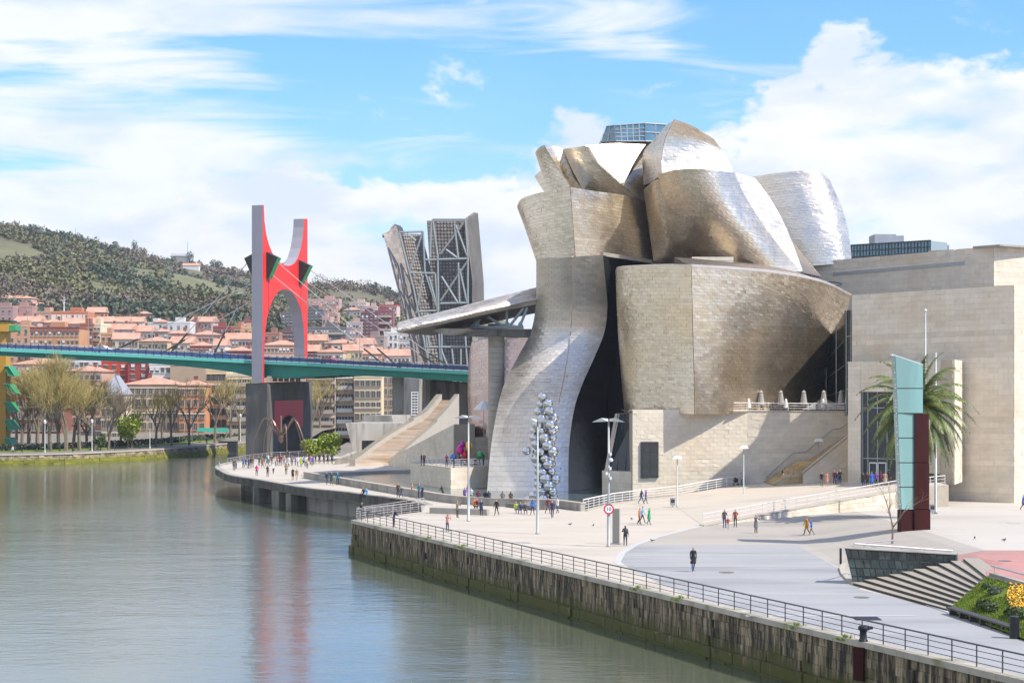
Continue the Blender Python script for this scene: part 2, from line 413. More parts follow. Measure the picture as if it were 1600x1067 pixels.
def water_material(name, base, amp, sc):
    m = bpy.data.materials.new(name); m.use_nodes = True
    t = m.node_tree; n, l = t.nodes, t.links; p = n['Principled BSDF']
    p.inputs['Base Color'].default_value = (*base, 1); p.inputs['Roughness'].default_value = .10
    p.inputs['IOR'].default_value = 2.2; p.inputs['Specular IOR Level'].default_value = .75
    c = n.new('ShaderNodeNewGeometry'); mp = n.new('ShaderNodeMapping'); mp.inputs['Scale'].default_value = (.55, 1.0, 1)
    mp.inputs['Rotation'].default_value = (0, 0, .25)
    l.new(c.outputs['Position'], mp.inputs[0])
    a = n.new('ShaderNodeTexNoise'); a.inputs['Scale'].default_value = sc; a.inputs['Detail'].default_value = 5; a.inputs['Roughness'].default_value = .55; a.inputs['Distortion'].default_value = .4
    b = n.new('ShaderNodeTexNoise'); b.inputs['Scale'].default_value = sc * .17; b.inputs['Detail'].default_value = 3
    big = n.new('ShaderNodeTexNoise'); big.inputs['Scale'].default_value = .018; big.inputs['Detail'].default_value = 3
    for q in (a, b, big): l.new(mp.outputs[0], q.inputs['Vector'])
    gate = n.new('ShaderNodeMapRange'); l.new(big.outputs['Fac'], gate.inputs[0]); gate.inputs[1].default_value = .35; gate.inputs[2].default_value = .65; gate.inputs[3].default_value = .25; gate.inputs[4].default_value = 1.25
    ml = n.new('ShaderNodeMath'); ml.operation = 'MULTIPLY'; l.new(a.outputs['Fac'], ml.inputs[0]); l.new(gate.outputs[0], ml.inputs[1])
    s = n.new('ShaderNodeMath'); s.operation = 'MULTIPLY_ADD'; l.new(b.outputs['Fac'], s.inputs[0]); s.inputs[1].default_value = 1.2; l.new(ml.outputs[0], s.inputs[2])
    bp = n.new('ShaderNodeBump'); bp.inputs['Strength'].default_value = 1.0; bp.inputs['Distance'].default_value = amp
    l.new(s.outputs[0], bp.inputs['Height']); l.new(bp.outputs[0], p.inputs['Normal'])
    return m
M['river'] = water_material('river_water', (.082, .098, .066), .045, 1.4)
M['pool'] = water_material('pool_water', (.10, .13, .13), .02, 1.2)
# ------------------------------------------------------------------ curved surfaces and their cladding
def cr_weights(n, t):
    """Catmull-Rom weights of n control values at parameters t in 0..1"""
    t = np.clip(np.asarray(t, float), 0, 1)
    w = np.zeros((len(t), n))
    if n == 1: w[:, 0] = 1; return w
    x = t * (n - 1); i = np.minimum(x.astype(int), n - 2); f = x - i
    if n == 2:
        w[np.arange(len(t)), i] = 1 - f; w[np.arange(len(t)), i + 1] = f; return w
    b = [(-f + 2*f*f - f**3) / 2, (2 - 5*f*f + 3*f**3) / 2, (f + 4*f*f - 3*f**3) / 2, (-f*f + f**3) / 2]
    for k in range(len(t)):
        for j, q in zip((i[k]-1, i[k], i[k]+1, i[k]+2), (b[0][k], b[1][k], b[2][k], b[3][k])):
            if j < 0: w[k, 0] += 2*q; w[k, 1] -= q
            elif j >= n: w[k, n-1] += 2*q; w[k, n-2] -= q
            else: w[k, j] += q
    return w

class Surf:
    def __init__(s, net):
        s.n = np.array([[tuple(p) for p in r] for r in net], float)
    def __call__(s, u, v):
        wu = cr_weights(s.n.shape[1], u); wv = cr_weights(s.n.shape[0], v)
        return np.einsum('kr,kc,rcd->kd', wv, wu, s.n)
    def right_edge(s): return s.n[:, -1]
    def left_edge(s): return s.n[:, 0]

def net(*rows):
    return [[P(*p) for p in r] for r in rows]

def solid_from(S, d, back=0.0, nu=26, nv=26):
    """closed solid: the surface, pushed by -back, and a copy moved by d"""
    us, vs = np.linspace(0, 1, nu), np.linspace(0, 1, nv)
    U, V = np.meshgrid(us, vs)
    A = S(U.ravel(), V.ravel())
    B = A + np.array(d)[None, :]
    dn = np.array(d) / np.linalg.norm(d)
    A = A + dn * back
    vs_ = np.vstack([A, B]); k = nu * nv; fs = []
    for j in range(nv-1):
        for i in range(nu-1):
            a = j*nu+i; fs.append((a, a+nu, a+nu+1, a+1)); fs.append((k+a, k+a+1, k+a+nu+1, k+a+nu))
    for i in range(nu-1):
        a = i; fs.append((a, a+1, k+a+1, k+a)); a = (nv-1)*nu+i; fs.append((a+1, a, k+a, k+a+1))
    for j in range(nv-1):
        a = j*nu; fs.append((a+nu, a, k+a, k+a+nu)); a = j*nu+nu-1; fs.append((a, a+nu, k+a+nu, k+a))
    mb = MB(); mb.add(vs_, fs); return mb

CAMV = Vector((0, 0, CH))
def panels_of(S, pw, ph, tone=0.026, tilt=0.012, gap=0.010, proud=0.03, lap=0.012, stagger=True, rowtone=0.022, flip=False, merge=0.0):
    """list of (4 corners, tone): courses of staggered plates over the surface"""
    mid = S(np.full(33, .5), np.linspace(0, 1, 33)); H = np.linalg.norm(np.diff(mid, axis=0), axis=1).sum()
    nr = max(1, round(H / ph)); out = []
    for r in range(nr):
        v0, v1 = r / nr, (r + 1) / nr
        row = S(np.linspace(0, 1, 33), np.full(33, (v0 + v1) / 2)); Wd = np.linalg.norm(np.diff(row, axis=0), axis=1).sum()
        nc = max(1, round(Wd / pw)); off = (0.5 * (r % 2)) if stagger else 0
        cuts = [0.0] + [(c + off) / nc for c in range(nc + 1) if 0.001 < (c + off) / nc < 0.999] + [1.0]
        cuts = np.array(cuts)
        gu = gap / max(Wd, .1); gv = gap / max(H, .1)
        a, b = cuts[:-1] + gu * .5, cuts[1:] - gu * .5
        k = len(a)
        q = np.stack([S(a, np.full(k, v0 + gv*.5)), S(a, np.full(k, v1 - gv*.5)), S(b, np.full(k, v1 - gv*.5)), S(b, np.full(k, v0 + gv*.5))], 1)
        nr_ = np.cross(q[:, 2] - q[:, 0], q[:, 3] - q[:, 1]); nr_ /= np.maximum(np.linalg.norm(nr_, axis=1), 1e-9)[:, None]
        c = q.mean(1); vw = np.array(CAMV) - c
        sg = np.sign((nr_ * vw).sum(1)); sg[sg == 0] = 1
        if flip: sg = -sg
        nn = nr_ * sg[:, None]
        offs = proud + rng.normal(0, tilt, (k, 4)); offs[:, 1:3] += lap
        offs = np.maximum(offs, 0.006)
        q = q + nn[:, None, :] * offs[:, :, None]
        rt = rng.normal(0, rowtone)
        tn = rng.normal(0, tone, k) + rt
        for i in range(k):
            pts = q[i] if sg[i] > 0 else q[i][::-1]
            out.append((pts, float(np.clip(tn[i], -.5, .5)), nn[i]))
    return out

ALL_PANELS = []      # (apparent size, panel, part, name, material): the largest become objects of their own
def clad(parent, part_name, S, d, pw, ph, mat, seam, piece, back=0.02, quota=0, solid=True, nu=26, nv=26, body=None, **k):
    part = body
    if part is None:
        part = solid_from(S, d, back, nu, nv).build(part_name, seam, parent)
    ps = panels_of(S, pw, ph, **k)
    def app(p):
        q = p[0]; ar = np.linalg.norm(np.cross(q[2]-q[0], q[3]-q[1])) / 2
        c = q.mean(0); vw = np.array(CAMV) - c; dist = np.linalg.norm(vw)
        return ar * abs((p[2] * vw).sum() / dist) / dist**2
    ps.sort(key=app, reverse=True)
    rest = MB()
    for i, (q, tn, nn) in enumerate(ps):
        if i < quota:
            mb = MB()
            mb.hexa([Vector(x) for x in q], Vector(-nn * 0.05), 0, tn)
            mb.build(piece, mat, part)
        else:
            rest.face(q, 0, tn)
    if rest.f:
        o = rest.build(piece + '_field', mat, part); o['kind'] = 'stuff'
    return part

def flat_net(A, B, z0, z1, za=None, zb=None):
    """vertical wall from A to B (plan points), top z1 (za/zb: its own heights at the two ends)"""
    ta = z1 if za is None else za; tb = z1 if zb is None else zb
    return [[(A[0], A[1], ta), (B[0], B[1], tb)], [(A[0], A[1], z0), (B[0], B[1], z0)]]

# ------------------------------------------------------------------ ground
WATER = -3.2
def sstep(x, a, b):
    t = min(1, max(0, (x - a) / (b - a))); return t*t*(3-2*t)
def redline(y):
    return 29.2 + (y - 110) * .125 if y > 110 else 29.2 + (110 - y) * .11
def zg(x, y):
    """height of the plaza: flat along the quay, rising to the red square behind the slate wall"""
    if y < 121.2: return 1.75 if x > redline(y) - .02 else 0.0
    return 1.75 * sstep(x, 24.5, 34.0) * sstep(y, 203, 128)
def zt(x, y):
    """height of the paved terrace that climbs towards the museum entrance"""
    return 0.081 * max(0.0, x - 18.0)

def inpoly(poly, x, y):
    c = False; n = len(poly); j = n - 1
    for i in range(n):
        if ((poly[i][1] > y) != (poly[j][1] > y)) and (x < (poly[j][0]-poly[i][0])*(y-poly[i][1])/(poly[j][1]-poly[i][1])+poly[i][0]): c = not c
        j = i
    return c
def sheets(base, zones, zf, step=3.0):
    """one triangulation shared by the base sheet and the zones cut out of it, so that they meet without steps"""
    (bname, bpoly, bmat_) = base
    pts, edges = [], []
    for poly in [bpoly] + [z[1] for z in zones]:
        k = len(pts); n = len(poly); pts += [Vector((p[0], p[1])) for p in poly]; edges += [(k + i, k + (i+1) % n) for i in range(n)]
    xs = [p[0] for p in bpoly]; ys = [p[1] for p in bpoly]
    if step:
        x = min(xs) + step/2
        while x < max(xs):
            y = min(ys) + step/2
            while y < max(ys):
                if inpoly(bpoly, x, y): pts.append(Vector((x, y)))
                y += step
            x += step
    r = geometry.delaunay_2d_cdt(pts, edges, [], 0, 1e-4)
    V = r[0]; groups = {}
    for f in r[2]:
        a, b, c = (V[i] for i in f[:3]); m = (a + b + c) / 3
        if not inpoly(bpoly, m.x, m.y): continue
        key = bname
        for (nm, poly, mt) in zones:
            if inpoly(poly, m.x, m.y): key = nm
        groups.setdefault(key, []).append(tuple(f) if (b-a).cross(c-a) > 0 else tuple(reversed(f)))
    mats = {bname: bmat_}; mats.update({z[0]: z[2] for z in zones})
    for key, fs in groups.items():
        used = sorted({i for f in fs for i in f}); mp = {v: i for i, v in enumerate(used)}
        me = bpy.data.meshes.new(key)
        me.from_pydata([(V[i].x, V[i].y, zf(V[i].x, V[i].y)) for i in used], [], [tuple(mp[i] for i in f) for f in fs])
        me.materials.append(mats[key]); o = bpy.data.objects.new(key, me); link(o); o['kind'] = 'structure'
def sheet(name, poly, zf, mat, step=4.0, lift=0.0):
    sheets((name, poly, mat), [], lambda x, y: zf(x, y) + lift, step)

mb = MB(); mb.face([(-1500, -700, WATER), (900, -700, WATER), (900, 900, WATER), (-1500, 900, WATER)])
o = mb.build('river', M['river']); o['kind'] = 'structure'
mb = MB(); mb.face([(-3000, -3000, -7), (3000, -3000, -7), (3000, 5000, -7), (-3000, 5000, -7)])
o = mb.build('riverbed', M['soil']); o['kind'] = 'structure'

QA, QB, QC = Vector((-15.8, 178)), Vector((23.4, 81.8)), Vector((36, 51))
OUT = [(-9.7, 200), (-12, 208), (-17.3, 217), (-21, 224), (-27.2, 233), (-34.7, 250), (-41.4, 264), (-45.3, 278), (-48.2, 291), (-49, 305), (-46, 323)]
INNER = [(7.3, 190.5), (4.2, 196), (0.7, 197), (-2.8, 199), (-7.3, 204), (-14.2, 220), (-22.6, 240), (-30, 258)]
POOLFAR = [(-31.5, 266), (-29.8, 271), (-19.4, 281), (-14, 283)]
PLAZA = [(QC.x, QC.y), (110, 51), (110, 330), (31, 330), (29.6, 226), (20, 216), (11.1, 202)] + INNER + POOLFAR + \
        [(-14, 335), (-37, 335)] + OUT[::-1] + [(-9.5, 189), (QA.x, QA.y)]

# areas of other paving, laid on the plaza
gcurve = [G(977, 883), G(970, 878), G(977, 864), G(997, 851.5)]
gb = [G(985, 889), G(1037, 914), G(1110, 944), G(1200, 975), G(1330, 1015), G(1600, 1090)]
TILE_Y = 150.0
grey = [(p.x, p.y) for p in gcurve] + [(24, TILE_Y), (24, 121.5), (22.9, 118.2), (27.6, 100.8), (30.5, 89), (45, 70), (45, 52), (QC.x + 1.2, 52)] + [(p.x + .0, p.y) for p in reversed(gb[:-1])]
kerb = MB()
pts = [(p.x, p.y) for p in gcurve] + [(G(1030, 839.5).x, G(1030, 839.5).y), (18.2, 170.6)]
for (a, b) in zip(pts[:-1], pts[1:]):
    d = Vector((b[0]-a[0], b[1]-a[1])); nrm = Vector((-d.y, d.x)).normalized() * .55
    kerb.face([(a[0], a[1], .016), (b[0], b[1], .016), (b[0]+nrm.x, b[1]+nrm.y, .016), (a[0]+nrm.x, a[1]+nrm.y, .016)])
o = kerb.build('paving_border', M['white_line']); o['kind'] = 'structure'
tan = [(p.x, p.y) for p in [G(997, 851.5), G(1024, 839.5)]] + [(18.2, 170.4), (30, 182), (41.5, 193.8), (44, 203), (57, 203.5), (110, 200), (110, 127), (31, 127), (24.2, 123), (24, TILE_Y)]
upper = [(36, 187), (41.5, 193.8), (44, 203), (57, 203.5), (110, 200), (110, 127), (33.5, 127), (34, 150)]
red = [(30.6, 121.25), (29.2, 110), (30.3, 100), (31.4, 90), (60, 90), (110, 90), (110, 127), (30.6, 127)]
sheets(('plaza_paving', PLAZA, M['paving']), [('grey_paving', grey, M['grey_tile']), ('tan_paving', tan, M['asphalt_tan']), ('upper_square', upper, M['upper_tan']), ('red_square', red, M['red_paving'])], zg, 2.5)
jl = MB()
for py in (867.5, 884.5, 903, 928, 962):
    Y = G(800, py).y
    x0 = {867.5: G(985, py).x, 884.5: G(990, py).x, 903: G(1015, py).x, 928: G(1075, py).x, 962: G(1165, py).x}[py]
    x1 = min(23.5, 22.8 + (120 - Y) * .25) if Y < 121 else 23.5
    jl.box(x0, x1, Y - .16, Y + .16, .010, .018)
o = jl.build('paving_joints', M['white_line']); o['kind'] = 'structure'

# terrace in front of the museum doors, with its retaining wall
RA, RB = Vector((18.2, 170.5)), Vector((41.5, 194))
TERR = [(RA.x, RA.y), (RB.x, RB.y), (48, 197), (48, 227), (29.6, 226.4), (20, 216), (18, 213)]
sheet('entrance_terrace', TERR, zt, M['paving'], 3.0, .006)

# ------------------------------------------------------------------ river wall of the plaza
wall = empty('quay_wall', (QA.x, QA.y, 0), 'long weathered stone river wall along the near plaza, streaked black with green weed at the waterline', 'quay wall')
def rel(o, root):
    """keep the mesh in world coordinates below a root that stands elsewhere"""
    o.matrix_parent_inverse = Matrix.Translation(root.location).inverted(); return o
dq = (QC - QA).normalized(); nq = Vector((-dq.y, dq.x)); nq = nq if nq.x < 0 else -nq     # outward, over the river
LQ = (QC - QA).length
core = MB()
a0, b0 = QA, QC
core.prism([(a0.x, a0.y, -.30), (b0.x, b0.y, -.30), (b0.x - nq.x*2, b0.y - nq.y*2, -.30), (-9.5, 189, -.30), (a0.x, a0.y, -.30)][:4], (0, 0, -5.5))
rel(core.build('wall_core', M['quay'], wall), wall)
def qp(s, out, z): p = QA + dq*s + nq*out; return Vector((p.x, p.y, z))
courses = [(-.30, -.78), (-.78, -1.3), (-1.3, -1.85), (-1.85, -2.45), (-2.45, -3.1), (-3.1, -4.0)]
stones = []
for ci, (z1, z0) in enumerate(courses):
    s = 0.0
    base_out = .05 + (.28 if ci >= 4 else 0)
    while s < LQ:
        w = random.uniform(.8, 1.7)
        e = min(LQ, s + w)
        pil = (int(s / 5.2) % 2 == 0) and (s % 5.2) < 1.1
        out = base_out + random.uniform(0, .07) + (.10 if pil else 0)
        stones.append((s + .010, e - .010, out, z0 + .008, z1 - .006, random.gauss(0, .07)))
        s = e
stones.sort(key=lambda t: -t[0])
rest = MB()
for i, (s0, s1, out, z0, z1, tn) in enumerate(stones):
    q = [qp(s0, out, z0), qp(s1, out, z0), qp(s1, out + random.uniform(-.02, .02), z1), qp(s0, out + random.uniform(-.02, .02), z1)]
    back = Vector((-nq.x*.3, -nq.y*.3, 0))
    inview = s0 < 120
    if i >= len(stones) - 10**6 and inview and len(wall.children) < 290 and s0 > 46:
        mb = MB(); mb.hexa(q, back, 0, tn); rel(mb.build('stone_block', M['quay'], wall), wall)
    else: rest.hexa(q, back, 0, tn)
# the return face at the far end
EA, EB = QA, Vector((-9.5, 189)); de = (EB - EA).normalized(); ne = Vector((-de.y, de.x)); ne = ne if ne.x < 0 else -ne
for (z1, z0) in courses:
    s = 0
    while s < (EB-EA).length:
        e = s + random.uniform(.8, 1.6); o_ = .05 + random.uniform(0, .06)
        p0 = EA + de*(s+.02) + ne*o_; p1 = EA + de*(e-.02) + ne*o_
        rest.hexa([(p0.x, p0.y, z0+.02), (p1.x, p1.y, z0+.02), (p1.x, p1.y, z1-.01), (p0.x, p0.y, z1-.01)], (-ne.x*.3, -ne.y*.3, 0), 0, random.gauss(0, .16)); s = e
o = rel(rest.build('stone_field', M['quay'], wall), wall); o['kind'] = 'stuff'
s = 0.0; cnt = 0
while s < LQ:
    e = s + 2.0
    mb = MB(); q = [qp(s+.01, .22, -.29), qp(min(e, LQ)-.01, .22, -.29), qp(min(e, LQ)-.01, .22, .03), qp(s+.01, .22, .03)]
    mb.hexa(q, Vector((-nq.x*.9, -nq.y*.9, 0)), 0, random.gauss(0, .07))
    rel(mb.build('coping_stone', M['coping'], wall), wall); s = e
mb = MB(); mb.hexa([(EA.x + ne.x*.2, EA.y + ne.y*.2, -.29), (EB.x + ne.x*.2, EB.y + ne.y*.2, -.29), (EB.x + ne.x*.2, EB.y + ne.y*.2, .03), (EA.x + ne.x*.2, EA.y + ne.y*.2, .03)], (-ne.x*.8, -ne.y*.8, 0))
rel(mb.build('coping_stone', M['coping'], wall), wall)

# ------------------------------------------------------------------ promenade edge on piers
prom = empty('promenade_edge', (-27.2, 233, 0), 'curved concrete promenade slab standing on piers over the river in the middle distance', 'promenade')
def ribbon(mb, pts, z0, z1, thick, inward_ref, mi=0):
    """strip wall along plan points, thickened towards inward_ref"""
    n = len(pts); V2 = [Vector(p) for p in pts]; ins = []
    for i in range(n):
        d = (V2[min(n-1, i+1)] - V2[max(0, i-1)]).normalized(); q = Vector((-d.y, d.x))
        if (Vector(inward_ref) - V2[i]).dot(q) < 0: q = -q
        ins.append(V2[i] + q * thick)
    for i in range(n-1):
        a, b, c, d = V2[i], V2[i+1], ins[i+1], ins[i]
        mb.prism([(a.x, a.y, z0), (b.x, b.y, z0), (c.x, c.y, z0), (d.x, d.y, z0)], (0, 0, z1 - z0), mi)
    return ins
def smooth_path(pts, k=5):
    A = np.array([(p[0], p[1]) for p in pts], float); w = cr_weights(len(A), np.linspace(0, 1, (len(A)-1)*k+1)); return [tuple(x) for x in (w @ A)]
OUTS = smooth_path(OUT, 4)
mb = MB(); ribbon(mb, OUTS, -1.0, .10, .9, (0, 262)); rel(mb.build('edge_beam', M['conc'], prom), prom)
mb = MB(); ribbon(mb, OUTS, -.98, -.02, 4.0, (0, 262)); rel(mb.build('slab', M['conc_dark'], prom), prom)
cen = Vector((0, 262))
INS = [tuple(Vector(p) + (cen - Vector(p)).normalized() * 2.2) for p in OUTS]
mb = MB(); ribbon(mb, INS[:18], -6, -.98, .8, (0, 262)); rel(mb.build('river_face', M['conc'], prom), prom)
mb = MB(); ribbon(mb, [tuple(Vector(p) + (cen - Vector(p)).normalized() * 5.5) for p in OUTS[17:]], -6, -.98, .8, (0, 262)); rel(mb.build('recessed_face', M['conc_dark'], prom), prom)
for px, wpx in ((369, 16), (404, 24), (426, 12)):
    py = 748 + (px - 361) * .188
    c = G(px, py); w = wpx / F * c.y
    d = (cen - Vector((c.x, c.y))).normalized(); t = Vector((-d.y, d.x)); t = t if t.x > 0 else -t
    o_ = Vector((c.x, c.y)) + d * 2.4
    q = [o_ - t*w*.6, o_ + t*w*.6, o_ + t*w*.6 + d*4.4, o_ - t*w*.6 + d*4.4]
    mb = MB(); mb.prism([(p.x, p.y, -6) for p in q], (0, 0, 4.99)); rel(mb.build('pier', M['pier_conc'], prom), prom)
# river side between the promenade and the plaza quay
mb = MB(); ribbon(mb, [(-9.5, 189), (-9.9, 195), (-10.2, 200.5)], -6, -.02, 1.5, (20, 195)); rel(mb.build('river_face', M['conc'], prom), prom)

# low wall between promenade and pool
pw_ = empty('pool_wall', (-14.2, 220, 0), 'low curved stone wall between the promenade and the museum pool', 'wall')
INN = smooth_path(INNER, 4)
mb = MB(); ribbon(mb, INN, -.6, .80, .55, (0, 262)); rel(mb.build('wall_body', M['conc'], pw_), pw_)
mb = MB()
ins = ribbon(mb, [tuple(Vector(p) - (cen - Vector(p)).normalized()*.06) for p in INN], .802, .90, .70, (0, 262)); rel(mb.build('wall_cap', M['conc_pale'], pw_), pw_)
mb = MB(); mb.face([(-34, 195, -.35), (34, 195, -.35), (34, 300, -.35), (-34, 300, -.35)][:4])
# pool water fills the basin between wall, ledge and museum
POOLP = [(9, 192)] + INNER[1:] + POOLFAR + [(-10, 283), (20, 260), (29, 240), (29.6, 226), (20, 216), (11.1, 202)]
sheet('pool', POOLP, lambda x, y: -.35, M['pool'], 0)
mb = MB(); ribbon(mb, POOLFAR, -.9, -.01, .6, (-20, 300)); o = mb.build('pool_ledge', M['conc_pale']); tag(o, 'pale stone ledge at the far edge of the museum pool below the ramp', 'ledge')
mb = MB(); ribbon(mb, [(29.4, 225.8), (20, 216), (11.1, 202), (7.6, 191)], -.9, .12, .5, (40, 190)); o = mb.build('pool_kerb', M['conc_pale']); tag(o, 'pale kerb along the plaza side of the museum pool below the sloping handrail', 'kerb')

# retaining wall of the terrace
rw = empty('terrace_wall', (RA.x, RA.y, 0), 'low sandstone retaining wall rising to the right in front of the museum doors', 'retaining wall')
LR = (RB - RA).length; dr = (RB - RA) / LR; nrw = Vector((dr.y, -dr.x)); nrw = nrw if nrw.y < 0 else -nrw
mb = MB()
q = [(RA.x, RA.y, -.3), (RB.x, RB.y, -.3), (RB.x, RB.y, zt(RB.x, 0) + .01), (RA.x, RA.y, .01)]
mb.hexa(q, (-nrw.x*.5, -nrw.y*.5, 0)); mb.hexa([(RB.x, RB.y, -.3), (48, 197, -.3), (48, 197, zt(48, 0)), (RB.x, RB.y, zt(RB.x, 0) + .01)], (0, .5, 0))
rel(mb.build('wall_body', M['lime_joint'], rw), rw)
nrows = 4
for r in range(nrows):
    z0 = r * .5; z1 = z0 + .48; s = (r % 2) * .55
    while s < LR:
        e = min(LR, s + 1.1); x = RA.x + dr.x * (s + e) / 2; top = zt(x, 0) - .03
        if top > z0 + .08 and e - s > .1:
            p0 = RA + dr*(s+.015) + nrw*.05; p1 = RA + dr*(e-.015) + nrw*.05
            zz = min(z1, top)
            mb = MB(); mb.hexa([(p0.x, p0.y, z0), (p1.x, p1.y, z0), (p1.x, p1.y, zz), (p0.x, p0.y, zz)], (-nrw.x*.2, -nrw.y*.2, 0), 0, random.gauss(0, .07))
            rel(mb.build('stone_block', M['lime'], rw), rw)
        s = e
mb = MB()
for i in range(12):
    a = RA + dr * (LR*i/12); b = RA + dr * (LR*(i+1)/12 - .02)
    mb.hexa([(a.x + nrw.x*.1, a.y + nrw.y*.1, zt(a.x, 0) - .02), (b.x + nrw.x*.1, b.y + nrw.y*.1, zt(b.x, 0) - .02), (b.x + nrw.x*.1, b.y + nrw.y*.1, zt(b.x, 0) + .09), (a.x + nrw.x*.1, a.y + nrw.y*.1, zt(a.x, 0) + .09)], (-nrw.x*.6, -nrw.y*.6, 0))
rel(mb.build('wall_cap', M['conc_pale'], rw), rw)
# ------------------------------------------------------------------ museum
mus = empty('museum', (12, 233, 0), 'large museum of curving titanium plates and limestone blocks rising over the plaza and pool', 'museum')
def mclad(nt_, d, pw=.85, ph=.42, mat='titanium', name='titanium_shell', piece='titanium_panel', seam='titanium_seam', **k):
    S = nt_ if isinstance(nt_, Surf) else Surf(nt_)
    before = set(COL.objects)
    o = clad(mus, name, S, d, pw, ph, M[mat], M[seam], piece, **k)
    o.matrix_parent_inverse = Matrix.Translation(mus.location).inverted()
    return S, o

# --- the S shaped sail at the water
ys = (403, 440, 480, 520, 560, 600, 640, 700, 768)
lx = (838, 838, 837, 829, 808, 788, 777, 767, 761)
mx_ = (895, 896, 895, 892, 887, 880, 872, 866, 863)
rx = (942, 946, 949, 944, 928, 910, 897, 889, 888)
yd = (238.5, 241, 243.3, 244.2, 243.3, 241.2, 238.6, 235.3, 232.4)
A1 = net(*[[(l, y + (3 if i == 0 else 0), d + 1.6), ((l*2+m)/3, y, d + .5), ((l+m*2)/3, y, d), (m, y - (2 if i == 0 else 0), d)] for i, (y, l, m, d) in enumerate(zip(ys, lx, mx_, yd))])
A2 = net(*[[(m, y - (2 if i == 0 else 0), d - .25), ((m+r)/2, y - (3 if i == 0 else 0), d - .2), (r, y - (4 if i == 0 else 0), d + .1)] for i, (y, m, r, d) in enumerate(zip(ys, mx_, rx, yd))])
S1, o1 = mclad(A1, (5, 13, 0), .95, .52, 'titanium_cool', quota=50)
S2, o2 = mclad(A2, (6, 14, 0), .95, .52, 'titanium_cool', quota=40)
# its deep right flank
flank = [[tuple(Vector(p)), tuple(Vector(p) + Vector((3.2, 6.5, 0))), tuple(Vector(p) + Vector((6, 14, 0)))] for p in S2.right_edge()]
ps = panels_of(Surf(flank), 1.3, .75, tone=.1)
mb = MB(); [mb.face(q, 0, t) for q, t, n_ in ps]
o = mb.build('flank_panel_field', M['near_black'], o2); o['kind'] = 'stuff'
mb = MB(); mb.hexa([P(948, 772, 249), (19.5, 247, -1), (19.5, 247, 30), P(950, 402, 252)], (1.5, 3, 0)); rel(mb.build('recess_wall', M['near_black'], mus), mus)
mb = MB(); mb.hexa([P(943, 400, 239.2), P(1016, 411, 246), P(1024, 414, 252), P(952, 408, 252)], (0, 0, .5)); rel(mb.build('recess_roof', M['titanium_cool'], mus), mus)
# pointed rib along the seam
mb = MB()
vv = np.linspace(0, .72, 40); cpts = S1(np.ones(40), vv)
for a, b in zip(cpts[:-1], cpts[1:]): mb.bar(Vector(a) + Vector((0, -.08, 0)), Vector(b) + Vector((0, -.08, 0)), .13, 5)
rel(mb.build('seam_rib', M['titanium'], mus), mus)

# --- middle block above it
U1L = net([(808,323,252),(815,311,249),(837,303,246),(864,297,243),(891,292.5,241)],
          [(823,364,249),(831,358,247),(849,354,245),(872,350,243),(895,345,241.4)],
          [(838,409,247),(846,407,246),(860,405,244.5),(880,403,243.2),(899,401,242.2)])
mclad(U1L, (5, 11, 0), quota=16)
U1R = net([(891,292.5,241),(930,299,244),(975,305,247.5),(1021,316,252)],
          [(895,345,241.4),(935,349,244),(978,356,247.5),(1022,364,252)],
          [(899,401,242.2),(938,404,244.4),(978,409,248),(1024,413,252.5)])
mclad(U1R, (4, 11, 0), quota=24)
# --- upper left folds
mclad(net([(835,275,257),(851,262,256)], [(843,289,256),(860,280,255)], [(853,303,255),(871,295,254)]), (3, 6, 0))
mclad(net([(836.5,239,256),(842,231,254),(850,227,253)], [(846,268,255),(857,260,253.6),(870,257,253)], [(860,300,254),(875,296,253),(891,292,252.4)]), (4, 8, 0))
mclad(net([(850,227,253),(864,229,254.5),(880,233,255)], [(868,257,252.6),(880,262,254),(895,264,254.6)], [(891,292,252),(900,295,253),(912,298,254)]), (3, 8, 0))
mclad(net([(880,233,255),(897,231,252.5),(914,228,251)], [(889,254,254.5),(910,255,252),(932,254,250.5)], [(901,278,254),(930,280,251.5),(962,281,250)], [(912,298,254),(950,303,251.5),(994,309,250)]), (4, 9, 0), quota=10)
mclad(net([(914,228,252.6),(960,224.5,254.6),(1009,226,256.8)], [(938,261,251.4),(966,252,252.8),(993,250,254.2)], [(970,287,250.6),(972,286,250.7),(975,285,250.9)]), (2, 10, 1.0), mat='titanium_cool')
mclad(net([(1001,238,262),(1010,226,263)], [(972,285,251),(1008,276,257)], [(996,311,250.5),(1012,318,253)]), (3, 8, 0))
# --- peak
mclad(net([(1039,199,252),(1047,192,248.4),(1054,186.5,244.6)], [(1019,222,253),(1030,219,249),(1040,216,244.9)], [(1005,242,253.5),(1020,244,249),(1034,247,244.4)], [(1006,290,252.5),(1019,284,248),(1033.5,273,243.6)]), (5, 12, 0), mat='titanium_cool', quota=8)
mclad(net([(1054,186.5,244.6),(1075,194,244.8),(1093,203,245.1),(1115,217,246)], [(1040,216,244.9),(1070,218,245.2),(1100,224,245.7),(1130,238,246.8)], [(1034,247,244.4),(1070,248,244.8),(1106,252,245.4),(1141,258,246.6)], [(1033.5,276,243.6),(1070,276,244.1),(1108,276,244.8),(1146,274,246)]), (1.0, 12, 0), quota=16)
